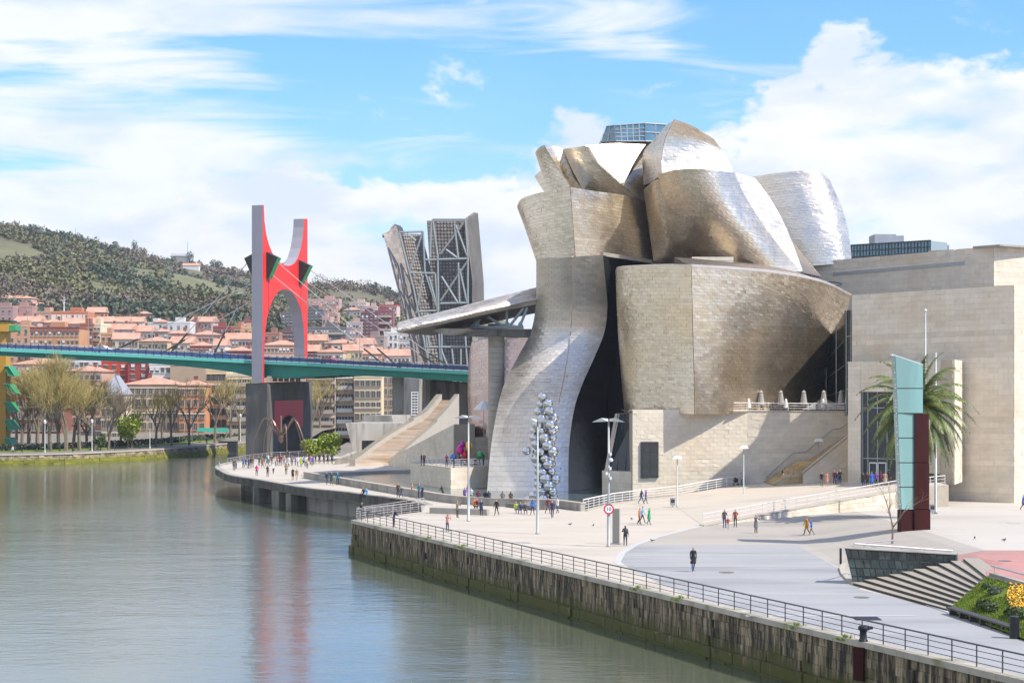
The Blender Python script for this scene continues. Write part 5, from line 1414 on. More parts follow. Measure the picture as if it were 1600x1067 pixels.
# above the deck, left
T = [
 (-30, 50, 467, 900, 'long pink slab with cream top floor, uppermost at the left edge', PINK, 10, 5, 'hip', CREAM),
 (21, 50, 480, 800, 'pink tower with a white glazed corner strip at the far left', (.42,.24,.21), 2, 4, 'flat', None),
 (-20, 20, 481, 790, 'grey pink block at the left edge above the yellow pylon', (.36,.23,.21), 4, 5, 'flat', None),
 (45, 75, 480, 880, 'small pink block with terracotta roof right of the glazed corner tower', PINK, 4, 4, 'hip', None),
 (56, 80, 489, 780, 'salmon block with a dark glazed corner', SALM, 2, 3, 'flat', None),
 (80, 137, 489, 760, 'orange red apartment block with a row of white vertical bays', (.50,.20,.11), 0, 0, 'flat', None),
 (135, 163, 488, 790, 'red roofed orange block at the edge of the wooded slope', (.48,.25,.15), 4, 3, 'hip', None),
 (14, 46, 511, 640, 'orange house with small square windows next to the yellow pylon', ORNG, 3, 4, 'flat', None),
 (46.5, 124, 514, 625, 'long orange brick block with a maroon eaves line just above the deck', (.50,.27,.14), 11, 4, 'flat', (.22,.06,.05)),
 (125, 145, 508, 640, 'brown brick gable block left of a cream striped front', (.30,.13,.08), 3, 4, 'flat', None),
 (145.5, 157, 508, 642, 'narrow cream front with a dark zigzag of balconies', CREAM, 2, 6, 'flat', None),
 (157.5, 175, 523, 632, 'orange block with pale right corner above the deck', ORNG, 2, 4, 'flat', None),
 (96, 146, 506, 690, 'row of low houses with red roof terraces behind the orange block', PINK, 9, 2, 'hip', None),
 (20, 60, 503, 700, 'row of small pink houses with white gables behind the pylon', (.52,.38,.33), 5, 2, 'hip', None),
 (60, 98, 505, 705, 'row of pale pink houses behind the long orange block', (.54,.36,.28), 6, 2, 'hip', None),
 (150, 200, 503, 760, 'long cream terrace with terracotta roofs on the slope', (.56,.44,.34), 9, 2, 'hip', None),
 (160, 205, 515, 690, 'grey roofed terrace above the left span', LGREY, 7, 2, 'hip', None),
 (176, 215, 530, 628, 'cream house with orange roof and small square windows above the deck', (.55,.45,.33), 8, 3, 'hip', None),
 (216, 262, 534, 622, 'yellow cream barrack with a large orange roof in the middle of the left span', (.56,.44,.26), 9, 3, 'hip', None),
 (263, 297, 536, 626, 'white cream house with orange roof next to the large orange roof', (.58,.49,.37), 7, 3, 'hip', None),
 (210, 236, 491, 850, 'lone pink house by a dark cypress on the slope', (.48,.30,.25), 4, 3, 'hip', None),
 (196, 222, 503, 780, 'small cream house with red roof on the slope left of the white sheds', (.57,.48,.38), 4, 2, 'hip', None),
 (226, 246, 506, 770, 'white shed with blank walls on the slope', WHITE, 0, 0, 'flat', None),
 (240, 262, 504, 740, 'white gabled house with a red side wall', WHITE, 3, 2, 'hip', None),
 (262, 297, 505, 735, 'large blank white house facing the river above the middle of the left span', (.62,.60,.57), 3, 2, 'flat', None),
 (236, 262, 519, 690, 'grey roofed house below the white sheds', LGREY, 4, 2, 'hip', None),
 (200, 236, 518, 695, 'cluster of small houses with red roofs above the cream barrack', (.5,.36,.28), 6, 2, 'hip', None),
 (263, 297, 522, 680, 'low row with terracotta roof under the blank white house', (.5,.35,.27), 6, 2, 'hip', None),
 (296, 331, 503, 760, 'pink and cream five storey block with a brown gable', (.52,.36,.30), 6, 5, 'hip', None),
 (297, 309, 504, 757, 'brown gable end of the pink and cream block', (.27,.12,.10), 0, 0, 'flat', None),
 (302, 320, 489, 900, 'upper pink tower below the green field', PINK, 3, 5, 'flat', None),
 (318, 366, 488, 905, 'long grey white slab with red roof high under the wooded ridge', LGREY, 9, 4, 'hip', None),
 (334, 352, 496, 860, 'brick block between grey slabs below the ridge', (.36,.14,.11), 3, 5, 'flat', None),
 (352, 388, 492, 880, 'grey slab with white right corner left of the red arch', GREY, 6, 4, 'flat', None),
 (333, 361, 512, 730, 'dark red and white block above a terracotta row left of the arch', (.28,.09,.08), 5, 5, 'flat', None),
 (361, 376, 512, 725, 'orange brick house with pale bays left of the arch', (.45,.22,.13), 3, 4, 'flat', None),
 (376, 394, 514, 728, 'cream orange house close to the left leg of the arch', (.55,.37,.22), 3, 4, 'flat', None),
 (380, 396, 503, 800, 'mauve brick tower beside the left leg of the arch', MAUVE, 3, 5, 'flat', None),
 (298, 345, 524, 690, 'long terracotta roofed house with dark dormers left of the arch', (.5,.33,.24), 8, 2, 'hip', None),
 (345, 395, 530, 660, 'long cream house with two rows of windows and orange roof left of the arch', (.57,.45,.33), 9, 3, 'hip', None),
 (297, 332, 541, 620, 'small orange roofed house with red walls just above the deck', (.42,.12,.09), 5, 2, 'hip', None),
 (332, 352, 540, 622, 'white gabled house just above the deck left of the arch', WHITE, 2, 2, 'hip', None),
 (352, 392, 549, 618, 'low maroon roofed house beside the left leg of the arch', (.30,.07,.07), 6, 1, 'hip', None),
 # through and right of the arch
 (412, 440, 498, 900, 'pale pink block seen through the top of the arch opening', (.50,.34,.29), 4, 5, 'flat', None),
 (440, 470, 490, 860, 'dark grey tower seen through the arch opening', DKG, 5, 7, 'flat', None),
 (414, 436, 522, 700, 'brown block with pale roof inside the arch opening', (.34,.17,.12), 4, 4, 'flat', None),
 (436, 468, 520, 720, 'dark mauve block low in the arch opening', (.16,.10,.10), 6, 5, 'flat', None),
 (412, 470, 540, 640, 'row of orange roofed houses filling the foot of the arch opening', (.52,.33,.22), 10, 2, 'hip', None),
 (478, 530, 469, 1000, 'long pink slab with white balcony bands high right of the arch', (.52,.33,.28), 9, 6, 'flat', None),
 (478, 525, 480, 960, 'second pink slab with terracotta cornice right of the arch', (.50,.30,.25), 8, 6, 'flat', None),
 (478, 504, 485, 860, 'dark grey apartment tower directly right of the arch', (.13,.125,.13), 4, 9, 'flat', None),
 (503, 516, 497, 840, 'small pink tower between dark slabs right of the arch', PINK, 2, 5, 'flat', None),
 (515, 528, 490, 870, 'orange pink stair tower right of the arch', (.5,.3,.23), 2, 5, 'flat', None),
 (478, 541, 513, 760, 'long dark grey terrace block with continuous balconies right of the arch', (.17,.165,.165), 14, 6, 'flat', None),
 (545, 572, 474, 1000, 'white and pink block with dark vertical bays under the ridge', (.55,.42,.37), 6, 4, 'flat', None),
 (536, 563, 485, 940, 'grey house with pitched roof below the white and pink block', LGREY, 5, 5, 'hip', None),
 (541, 565, 505, 800, 'pale brick block with slab roof left of the maroon tower', (.47,.33,.28), 5, 7, 'flat', LGREY),
 (571, 589, 480, 980, 'small pale pink block right under the ridge', (.53,.38,.33), 4, 3, 'flat', None),
 (563.5, 590, 490, 820, 'maroon brick tower with dark left face', (.15,.07,.08), 4, 9, 'flat', None),
 (586, 614, 487, 830, 'maroon brick tower with blue grey balconies', (.26,.09,.10), 4, 9, 'flat', None),
 (592, 620, 478, 960, 'cream block with red roof behind the maroon tower', (.56,.44,.37), 7, 5, 'flat', (.40,.09,.09)),
 (568, 600, 527, 720, 'grey brown apartment block below the maroon tower', (.31,.25,.22), 5, 6, 'flat', None),
 (600, 622, 521, 740, 'white apartment tower with dark windows left of the steel tower', WHITE, 3, 8, 'flat', None),
 (619, 640, 522, 745, 'light grey apartment tower partly hidden by the steel tower', LGREY, 4, 8, 'flat', None),
 (479, 508, 532, 690, 'orange roofed house with cream wall right of the arch leg', (.54,.36,.24), 6, 3, 'hip', None),
 (508, 556, 537, 680, 'long orange tiled terrace right of the arch', (.54,.40,.3), 10, 2, 'hip', None),
 (555, 580, 538, 660, 'white house with orange roof in the middle of the right span', WHITE, 5, 2, 'hip', None),
 (478, 497, 549, 640, 'maroon gabled house beside the right leg of the arch', (.26,.07,.07), 3, 2, 'hip', None),
 (496, 536, 551, 630, 'cream house with a pink front above the right span', (.56,.43,.32), 7, 2, 'hip', None),
 (537, 566, 548, 636, 'pale yellow house with red gable above the right span', (.57,.46,.27), 5, 3, 'hip', None),
 (566, 596, 553, 640, 'orange roofed house by the near cable ends', (.5,.3,.2), 6, 2, 'hip', None),
 (596, 640, 556, 650, 'low pale house by the far cable ends', (.58,.48,.42), 7, 2, 'hip', None),
]
for (a, b, yt, Y, lab, col, c, r, rf, trim) in T:
    st = (7, (.68,.63,.57)) if 'vertical bays' in lab and 'orange red' in lab else None
    if rf == 'hip' and random.random() < .55: rf = 'gable'
    B_(a, b, yt, Y, lab, col, c, r, rf, 12 if rf != 'flat' else 13, random.uniform(-.12, .12), 1.4, .8, False, random.choice('wws'), balc=('s' if ('balcon' in lab) else False), stripes=st, trim=trim, sidew=False)
# pale glass office block over the limestone wing
ob = empty('office_block', (110, 470, 0), 'teal glass office block with grey roof plant rising behind the limestone wing', 'building')
A0, A1, A2 = P(1329, 405, 480), P(1454, 405, 460), P(1480, 405, 490)
zt0 = P(1454, 376, 460).z
mb = MB(); mb.hexa([(A0.x, A0.y, 0), (A1.x, A1.y, 0), (A1.x, A1.y, zt0), (A0.x, A0.y, P(1329, 383.5, 480).z)], (4, 16, 0)); rel(mb.build('wall', M['glass_blue'], ob), ob)
mb = MB(); mb.hexa([(A1.x, A1.y, 0), (A2.x, A2.y, 0), (A2.x, A2.y, P(1480, 379.5, 490).z), (A1.x, A1.y, zt0)], (-4, 12, 0)); rel(mb.build('wall', M['glass_blue'], ob), ob)
mb = MB()
for i in range(26):
    t = i / 25; p = A0.lerp(A1, t); z = P(1329, 383.5, 480).z * (1-t) + zt0 * t; mb.bar((p.x, p.y - .15, 20), (p.x, p.y - .15, z), .10 if i % 3 else .16, 4)
for k in range(7):
    mb.bar((A0.x, A0.y - .15, P(1329, 383.5, 480).z - k*1.6), (A1.x, A1.y - .15, zt0 - k*1.6), .13 if k % 2 else .2, 4)
rel(mb.build('mullions', M['frame_dark'], ob), ob)
mb = MB(); a = P(1367, 380, 478); b = P(1400, 366, 478); mb.box(a.x, b.x, 478, 486, a.z - 6, b.z); a = P(1400, 380, 478); b = P(1413, 368, 478); mb.box(a.x + .05, b.x, 478.5, 486, a.z - 6, b.z); rel(mb.build('roof_plant', M['grey_roof'], ob), ob)
mb = MB(); a = P(1475, 389, 500); b = P(1483, 383, 500); mb.box(a.x, b.x, 500, 505, 0, b.z); o = mb.build('chimney_block', M['grey_roof']); tag(o, 'small grey roof block right of the teal office block', 'building')

# ---------------- hills
def ridge(px):
    return lerp_tab([(-400,318),(-100,342),(0,358),(60,368),(120,379),(180,392),(215,399),(260,405),(300,412),(350,424),(395,433),(440,446),(480,453),(510,451),(560,458),(590,466),(620,476),(700,500),(900,560),(1400,590)], px)
hv, hf = [], []
nx_, ny_ = 150, 46
for j in range(ny_):
    Y = 820 + 1250 * j / (ny_ - 1); t = j / (ny_ - 1)
    for i in range(nx_):
        px = -700 + 1900 * i / (nx_ - 1)
        x = (px - CX) / F * Y
        zr = CH - (ridge(px) - HY) / F * 1750
        tt = min(1, (Y - 820) / 930)
        prof = tt ** .80 if Y <= 1750 else 1 - .25 * ((Y - 1750) / 320) ** 2
        z0 = 34
        z = z0 + (zr - z0) * prof
        z += (7*math.sin(x*.018 + Y*.006) + 5*math.sin(x*.041 - Y*.013 + 1)) * math.sin(math.pi * min(1, tt)) * (1 if Y <= 1750 else .2)
        hv.append((x, Y, z))
for j in range(ny_ - 1):
    for i in range(nx_ - 1):
        a = j*nx_ + i; hf.append((a, a+1, a+nx_+1, a+nx_))
me = bpy.data.meshes.new('hill'); me.from_pydata(hv, [], hf); me.materials.append(M['hill']); me.polygons.foreach_set('use_smooth', [True]*len(hf))
hill = bpy.data.objects.new('hill', me); link(hill); hill['kind'] = 'structure'
HV = np.array(hv).reshape(ny_, nx_, 3)
def hill_pt(px, t):
    fi = (px + 700) / 1900 * (nx_ - 1); fj = t * (ny_ - 1); i, j = int(fi), int(fj); u, v = fi - i, fj - j
    return Vector(HV[j, i]*(1-u)*(1-v) + HV[j, min(nx_-1, i+1)]*u*(1-v) + HV[min(ny_-1, j+1), i]*(1-u)*v + HV[min(ny_-1, j+1), min(nx_-1, i+1)]*u*v)
def nz(x, y, s, ph): return math.sin(x*s + ph + 1.7*math.sin(y*s*.8 + ph)) * math.cos(y*s*1.1 - ph + 1.3*math.sin(x*s*.7))
woods = {'leaf_dark': MB(), 'leaf_olive': MB(), 'leaf_bare': MB()}
def clump(mb, c, r, h, n, leaf):
    for _ in range(n):
        while True:
            q = Vector((random.uniform(-1,1), random.uniform(-1,1), random.uniform(-1,1)))
            if q.length < 1: break
        p = c + Vector((q.x*r, q.y*r, h*.55 + q.z*h*.5))
        u = Vector((random.gauss(0,1), random.gauss(0,1), random.gauss(0,1))).normalized(); v = u.cross(Vector((random.gauss(0,1), random.gauss(0,1), random.gauss(0,1)))).normalized()
        s = leaf * random.uniform(.6, 1.3)
        mb.face([p - u*s, p + v*s, p + u*s, p - v*s], 0, random.uniform(-.18, .18))
cnt = 0
while cnt < 2700:
    px = random.uniform(-130, 640); t = random.random() ** 1.1 * .76
    p = hill_pt(px, t)
    a = nz(p.x, p.y, .012, 1) + .6 * nz(p.x, p.y, .03, 4)
    if a < .0 and random.random() < .88: continue
    field = nz(p.x, p.y, .009, 7)
    if field > .62 and random.random() < .9: continue
    kind = 'leaf_dark' if nz(p.x, p.y, .014, 2.2) > .35 else ('leaf_bare' if nz(p.x, p.y, .011, 5) > -.2 else 'leaf_olive')
    if random.random() < .12: kind = random.choice(list(woods))
    r = random.uniform(2.2, 5.0); clump(woods[kind], p, r, r * random.uniform(1.1, 1.9), 34, .95); cnt += 1
for k, nm in (('leaf_dark', 'evergreen_wood'), ('leaf_olive', 'scrub_wood'), ('leaf_bare', 'bare_wood')):
    o = woods[k].build(nm, M[k]); o['kind'] = 'stuff'
# trees one can tell apart along the skyline
for i, (px, r, h, k, w) in enumerate(((48,4,7,'leaf_dark','at the left end of the skyline'),(88,3,6,'leaf_dark','on the skyline above the pink tower'),(125,5,7,'leaf_dark','dome shaped on the skyline by the first mast'),(180,4,9,'leaf_dark','on the falling skyline right of the second mast'),(210,3.5,13,'leaf_dark','tall and pointed on the skyline'),(222,6,8,'leaf_bare','bare on the skyline beside the pointed tree'),(297,4,11,'leaf_dark','beside the ruined house on the ridge'),(334,4.5,9,'leaf_dark','on the ridge left of the arch'),(342,4,9,'leaf_dark','on the ridge nearest the arch leg'),(500,9,13,'leaf_bare','large and bare on the ridge right of the arch'),(525,9,11,'leaf_olive','olive on the ridge right of the arch'),(568,11,14,'leaf_bare','broad and bare on the ridge above the maroon tower'),(595,7,10,'leaf_dark','dark on the ridge beside the steel tower'))):
    p = hill_pt(px, .742); root = empty('ridge_tree', tuple(p), ('evergreen ' if k == 'leaf_dark' else '') + 'tree ' + w, 'tree', 'trees on the ridge')
    mb = MB(); clump(mb, Vector((0, 0, h*.1)), r, h, 260, .55); mb.build('crown', M[k], root)
    mb = MB(); mb.bar((0, 0, -1), (0, 0, h*.6), .35, 5, 0, .12); mb.build('trunk', M['bark'], root)
for px, h, w in ((118, 15, 'leftmost on the skyline'), (154, 10, 'small one right of the tallest left mast'), (293, 22, 'tall beside the ridge house'), (340, 9, 'short one near the arch')):
    p = hill_pt(px, .742); mb = MB(); mb.bar(p, p + Vector((0, 0, h)), .28, 4, 0, .12)
    for k in range(3): mb.bar(p + Vector((-1.1, 0, h*(.55 + .15*k))), p + Vector((1.1, 0, h*(.55 + .15*k))), .1, 4)
    o = mb.build('radio_mast', M['steel']); tag(o, 'thin radio mast ' + w, 'mast', 'masts on the ridge')
p = hill_pt(281, .74); mb = MB(); mb.box(-9, 9, 0, 8, -2, 6); root = empty('ridge_house', tuple(p), 'long grey stone house on the ridge under the tall mast', 'house'); mb.build('wall', bmat(GREY), root)
mb = MB(); mb.prism([(-9.4, -.4, 6), (-9.4, 8.4, 6), (-9.4, 4, 8.5)], (18.8, 0, 0)); mb.build('roof', M['grey_roof'], root)
p = hill_pt(298, .60); mb = MB(); mb.box(-7, 7, 0, 7, -2, 4); root = empty('hillside_house', tuple(p), 'white house with a red roof alone on the hillside left of the arch', 'house'); mb.build('wall', bmat(WHITE), root)
mb = MB(); mb.prism([(-7.4, -.4, 4), (-7.4, 7.4, 4), (-7.4, 3.5, 6.2)], (14.8, 0, 0)); mb.build('roof', M['tile_roof'], root)
# tall white mast above the orange block
p = P(100, 489, 770); mb = MB(); mb.bar(p, P(100, 462, 770), .30, 6, 0, .1)
for dx, dy in ((-3, 470), (3, 468), (-2, 473), (2.5, 472)): mb.bar(P(100, dy + 2, 770), P(100 + dx, dy, 770), .14, 4)
o = mb.build('white_mast', M['frame_white']); tag(o, 'white antenna mast on the roof of the orange red block', 'mast')

# ---------------- bare plane trees of the bank
def bare_tree(h, seed, spread, twigs, twmat, levels=6, first=.27):
    rnd = random.Random(seed); tr, tw_ = MB(), MB()
    def grow(p, d, ln, r, lev):
        q = p + d * ln; (tr if lev < 3 else tw_).bar(p, q, r, 5 if lev < 3 else 3, 0, r * .68)
        if lev >= levels: return
        n = (3 if lev < 2 else (twigs if lev < 5 else 3))
        for k in range(n):
            ax = d.orthogonal().normalized(); ax.rotate(Matrix.Rotation(rnd.uniform(0, 6.283), 3, d))
            nd = (d * math.cos(spread * rnd.uniform(.5, 1.3)) + ax * math.sin(spread * rnd.uniform(.5, 1.3))); nd.z += .16; nd.normalize()
            st = p.lerp(q, rnd.uniform(.55, 1.0)) if k else q
            grow(st, nd, ln * rnd.uniform(.62, .86), r * .58, lev + 1)
    grow(Vector((0,0,-.5)), Vector((rnd.uniform(-.06,.06), rnd.uniform(-.06,.06), 1)).normalized(), h * first, h * .020, 0)
    return tr.mesh('trunk', M['bark']), tw_.mesh('crown', twmat)
BT = [bare_tree(14, 41, .55, 3, M['twig_grey'], 5, .29), bare_tree(14, 53, .48, 3, M['twig'], 5, .29)]
TP = [bare_tree(15, 3, .52, 4, M['twig']), bare_tree(15, 11, .45, 4, M['twig']), bare_tree(14, 23, .6, 4, M['twig']), bare_tree(14, 31, .50, 4, M['twig_grey'])]
ORD = ['first','second','third','fourth','fifth','sixth','seventh','eighth','ninth','tenth','eleventh','twelfth','thirteenth','fourteenth','fifteenth','sixteenth','seventeenth','eighteenth','nineteenth','twentieth','twenty-first','twenty-second','twenty-third','twenty-fourth','twenty-fifth','twenty-sixth','twenty-seventh','twenty-eighth','twenty-ninth','thirtieth']
def plane(px, dback, sc, k, label, rz=None):
    b = bank_at(px); Y = b.y + dback
    if px < 62: Y = max(Y, 424 + dback * .4); sc *= 1.08
    x = (px - CX) / F * Y
    root = empty('plane_tree', (x, Y, -1.1), label, 'tree', 'bare plane trees on the far bank', random.uniform(0, 6.28) if rz is None else rz)
    sc *= 1.38; root.scale = (sc, sc, sc); Q = TP[k] if px < 175 else BT[k % 2]; inst('trunk', Q[0], root); inst('crown', Q[1], root)
frontrow = [(34,10,1.15,0),(45,14,1.2,1),(58,9,1.2,0),(79,10,1.25,2),(103,9,1.2,1),(124,10,1.2,0),(148,11,1.1,2),(169,8,.9,3),(206,10,.8,3),(243,12,.9,3),(268,10,.95,1),(296,8,1.0,2),(335,9,1.05,3),(375,8,1.15,3)]
for i, (px, db, sc, k) in enumerate(frontrow): plane(px, db, sc, k, '%s bare plane tree from the left in the front row along the far bank' % ORD[i])
backrow = [(26,24,1.0,1),(46,24,1.15,2),(68,26,1.15,1),(92,24,1.2,0),(114,26,1.15,2),(136,26,1.0,0),(188,22,.9,3),(254,24,.85,1),(360,20,1.0,0)]
for i, (px, db, sc, k) in enumerate(backrow): plane(px, db, sc, k, '%s bare plane tree from the left in the row behind, close to the house fronts' % ORD[i])
for i, (px, db, sc, k) in enumerate([(488,10,1.0,3),(500,14,1.15,1),(512,12,1.1,0),(527,14,1.2,2),(545,10,1.15,3),(562,12,1.2,2),(578,14,1.1,1)]): plane(px, db, sc, k, '%s bare plane tree from the left under the right span of the bridge' % ORD[i])
def leafy(loc, r, h, n, leaf, mat, label, cat='tree', trunk=True, group=None):
    root = empty('leafy_tree', loc, label, cat, group); mb = MB()
    for _ in range(7): c = Vector((random.uniform(-r, r)*.55, random.uniform(-r, r)*.55, h*random.uniform(.35, .75))); clump(mb, c - Vector((0,0,h*.2)), r*.5, h*.40, n // 7, leaf)
    mb.build('crown', M[mat], root); mb = MB(); mb.bar((0,0,-.3), (0,0,h*.6), .18, 6, 0, .07)
    for k in range(4): a = k*1.6; mb.bar((0,0,h*.3), (math.cos(a)*r*.5, math.sin(a)*r*.5, h*.65), .09, 5, 0, .03)
    mb.build('trunk', M['bark'], root)
b = bank_at(212); leafy((b.x - 3, b.y + 6, -1.0), 3.7, 8.5, 1500, .28, 'leaf_lime', 'bright green young willow on the far bank between bare trees')
b = bank_at(153); leafy((b.x - 1, b.y + 7, -1.0), 2.0, 4.0, 500, .25, 'hedge', 'small green shrub tree on the far bank near the villa')
b = bank_at(533); leafy((b.x - 1, b.y + 7, -1.0), 2.0, 4.5, 500, .25, 'leaf_lime', 'small light green tree on the far bank behind the long ramp')
# white lamps of the bank
lw = MB(); lw.bar((0,0,0), (0,0,6.2), .09, 6, 0, .06); lw.lathe([(.10,0),(.14,.1),(.14,.6),(.09,.7)], 8, (0,0,0)); 
lh = MB(); lh.lathe([(.05,6.2),(.26,6.35),(.30,6.8),(.18,7.05),(.03,7.15)], 8)
lwm, lhm = lw.mesh('post', M['frame_white']), lh.mesh('lantern', M['frame_white'])
for i, (px, w) in enumerate(((70,'leftmost on the far bank'),(144,'in front of the villa trees'),(235,'right of the green willow'),(302,'in front of the red brick house'),(377,'nearest the bridge pier'),(527,'under the right span'))):
    b = bank_at(px); root = empty('bank_lamp', (b.x - .6, b.y + 2.4, BZ + .02), 'white lamp post on the riverside path, ' + w, 'lamp post', 'white lamp posts on the far bank'); inst('post', lwm, root); inst('lantern', lhm, root)
# cars parked behind the bank
for i, (px, k, w) in enumerate(((52,'dark grey','behind the trees at the left'),(68,'dark blue','between the third and fourth front tree'),(90,'white','behind the fourth front tree'),(112,'silver','behind the fifth front tree'),(352,'dark grey','left of the green awning'))):
    b = bank_at(px); o = inst('parked_car', CM[k], None, (b.x - 8, b.y + 13, -.9), .35); tag(o, '%s car parked on the far bank %s' % (k, w), 'car', 'cars parked on the far bank')
b = bank_at(357); root = empty('market_awning', (b.x - 6, b.y + 12, -.9), 'bright green awning over a stand on the far bank left of the pier', 'awning')
mb = MB(); mb.prism([(-4, 0, 2.4), (4, 0, 2.4), (3.6, 1.5, 3.3), (-3.6, 1.5, 3.3)], (0, .9, -.05)); mb.build('canopy', M['green_paint'], root)
for x in (-3.6, 3.6): mb = MB(); mb.bar((x, .3, 0), (x, .3, 2.4), .06, 5); mb.build('post', M['steel'], root)
# ------------------------------------------------------------------ plaza furniture
def railing(name, pts, h, nbars, mat, label, spacing, post_r=.03, rail_r=.035, group=None, top_r=None, zf=None):
    """railing along 3-D points: posts one by one, top rail and wires"""
    root = empty(name, tuple(pts[0]), label, 'railing', group)
    pts = [Vector(p) for p in pts]
    seg = [(b - a).length for a, b in zip(pts[:-1], pts[1:])]; L_ = sum(seg)
    def at(s):
        for (a, b), l in zip(zip(pts[:-1], pts[1:]), seg):
            if s <= l + 1e-6: return a.lerp(b, s / l)
            s -= l
        return pts[-1]
    pm = MB(); pm.box(-post_r, post_r, -post_r, post_r, 0, h); pm = pm.mesh('post', mat)
    n = max(1, round(L_ / spacing))
    for i in range(n + 1): inst('post', pm, root, at(L_ * i / n) - Vector(root.location))
    for k in range(nbars + 1):
        z = h * (1 - k / (nbars + .7)); mb = MB()
        for a, b in zip(pts[:-1], pts[1:]): mb.bar(a + Vector((0,0,z)), b + Vector((0,0,z)), (top_r or rail_r) if k == 0 else rail_r * .45, 5)
        rel(mb.build('top_rail' if k == 0 else 'cross_rail', mat, root), root)
    return root
q0, q1 = QA + dq*.1 - nq*.25, QC - nq*.25
railing('quay_railing', [(q0.x, q0.y, .03), (q1.x, q1.y, .03)], 1.05, 3, M['rail_dark'], 'long dark railing with thin wires along the edge of the near quay', 1.95, .028, .045)
e1 = EB
railing('corner_railing', [(QA.x + .3, QA.y + .2, .03), (-9.8, 188.6, .03)], 1.05, 4, M['rail_light'], 'brushed metal railing across the far end of the quay', 1.6, .03, .05)
railing('ramp_railing', [(-15.6, 180.5, .0), (-13.0, 186.5, .0), (-9.6, 196.0, .0)], 1.05, 3, M['rail_light'], 'second brushed railing on the little ramp where quay and promenade meet', 1.6, .03, .05)
railing('pool_railing', [(7.6, 191.2, .12), (11.4, 202, .12), (15.6, 209.4, .14), (20.2, 215.6, .2), (25.2, 221.4, .65), (29.5, 225.6, 1.0)], 1.05, 3, M['rail_white'], 'pale three barred railing climbing beside the pool and podium to the stairs', 2.0, .04, .075)
T0, T1 = (RA.x + .3, RA.y + .5), (RB.x, RB.y + .5)
mid = [(RA.x + (RB.x-RA.x)*t, RA.y + .4 + (RB.y-RA.y)*t) for t in (0, .2, .45, .7, .85, 1)]
railing('terrace_railing', [(x, y, zt(x, 0) + .09) for x, y in mid] + [(47.5, 196.6, zt(47.5, 0) + .09)], 1.0, 2, M['rail_white'], 'slim pale railing on top of the sloping terrace wall', 1.9, .03, .05)
railing('terrace_cafe_railing', [P(1141, 643.5, 225.4), P(1168, 643.5, 226.3), P(1325, 645, 226.5)], 1.12, 3, M['rail_white'], 'pale horizontal railing along the cafe terrace under the titanium gallery', 2.6, .045, .07)
railing('podium_railing', [(PA.x, PA.y, 2.48), (PB_.x, PB_.y + .2, 2.48), (PC2.x, PC2.y + .2, 2.48)], 1.05, 3, M['rail_light'], 'brushed railing round the small viewing podium over the pool', 1.7, .03, .05)
railing('tip_railing', [(-47.6, 300, 0), (-46.5, 314, 0), (-44, 326, 0), (-38, 333, 0)], 1.05, 3, M['rail_light'], 'thin railing at the rounded far end of the promenade', 2.2, .03, .04)

# low stone bench wall between plaza and promenade
bw = [G(671, 802), G(715, 803.5), G(760, 805)]
mb = MB(); ribbon(mb, [(p.x, p.y) for p in bw], 0, .62, .7, (0, 262)); o = mb.build('bench_wall', M['conc']); tag(o, 'low grey stone bench wall where the plaza meets the promenade', 'bench wall')
bx = [G(790, 792), G(830, 797), G(868, 796)]
mb = MB(); ribbon(mb, [(p.x, p.y) for p in bx], 0, .45, .5, (0, 262)); o = mb.build('stone_bench', M['conc_dark']); tag(o, 'dark low stone bench against the pool wall left of the mirrored balls', 'bench')

# double winged street lamps
def wing_lamp(loc, h, label, span=1.35, both=True):
    root = empty('street_lamp', loc, label, 'street lamp', 'tall winged lamps on the plaza')
    mb = MB(); mb.lathe([(.20, 0), (.20, .12), (.135, .16), (.135, h*.35), (.10, h*.36), (.075, h)], 12); mb.build('pole', M['steel'], root, True)
    for s in ((-1, 1) if both else (1,)):
        w = MB()
        A = [(s*.06, -.22, h - .12), (s*.06, .22, h - .12), (s*span, .30, h - .18), (s*span, -.30, h - .18)]
        B = [(s*.06, -.12, h + .10), (s*.06, .12, h + .10), (s*span*.45, .26, h + .16), (s*span*.45, -.26, h + .16)]
        w.add(A + B, [(0,1,2,3), (4,7,6,5), (0,3,7,4), (1,5,6,2), (0,4,5,1), (2,6,7,3)])
        w.build('lamp_wing', M['steel'], root)
    return root
def gat(px, py, z=0): p = G(px, py, z); return (p.x, p.y, z)
def lamp_h(py0, py1, Y): return (py0 - py1) / F * Y
L1 = gat(951, 854); r1 = wing_lamp(L1, lamp_h(854, 656, L1[1]), 'tall winged street lamp carrying the round red rimmed sign')
L2 = gat(840, 834); wing_lamp(L2, lamp_h(834, 657, L2[1]), 'tall winged street lamp in front of the mirrored balls')
L3 = gat(732, 814); wing_lamp(L3, lamp_h(814, 651, L3[1]), 'tall winged street lamp farthest left, in front of the pool podium', 1.45)
def small_lamp(px, py, pytop, label, z=0.0, bin_=False):
    p = gat(px, py, z); h = lamp_h(py, pytop, p[1]); root = empty('plaza_lamp', p, label, 'street lamp', 'small hooded lamps near the museum')
    mb = MB(); mb.lathe([(.12, 0), (.12, .1), (.07, .14), (.055, h - .1)], 10); mb.build('pole', M['steel'], root, True)
    w = MB(); w.add([(-.55,-.3,h-.12),(.55,-.3,h-.12),(.55,.3,h-.12),(-.55,.3,h-.12),(-.28,-.16,h+.22),(.40,-.16,h+.22),(.40,.16,h+.22),(-.28,.16,h+.22)], [(0,3,2,1),(4,5,6,7),(0,1,5,4),(1,2,6,5),(2,3,7,6),(3,0,4,7)]); w.build('lamp_hood', M['frame_white'], root)
    return p
pA = small_lamp(1058, 792, 715, 'small hooded lamp on the plaza with a grey bin at its foot')
small_lamp(1162, 774, 699, 'small hooded lamp beside the person with a pushchair', .55)
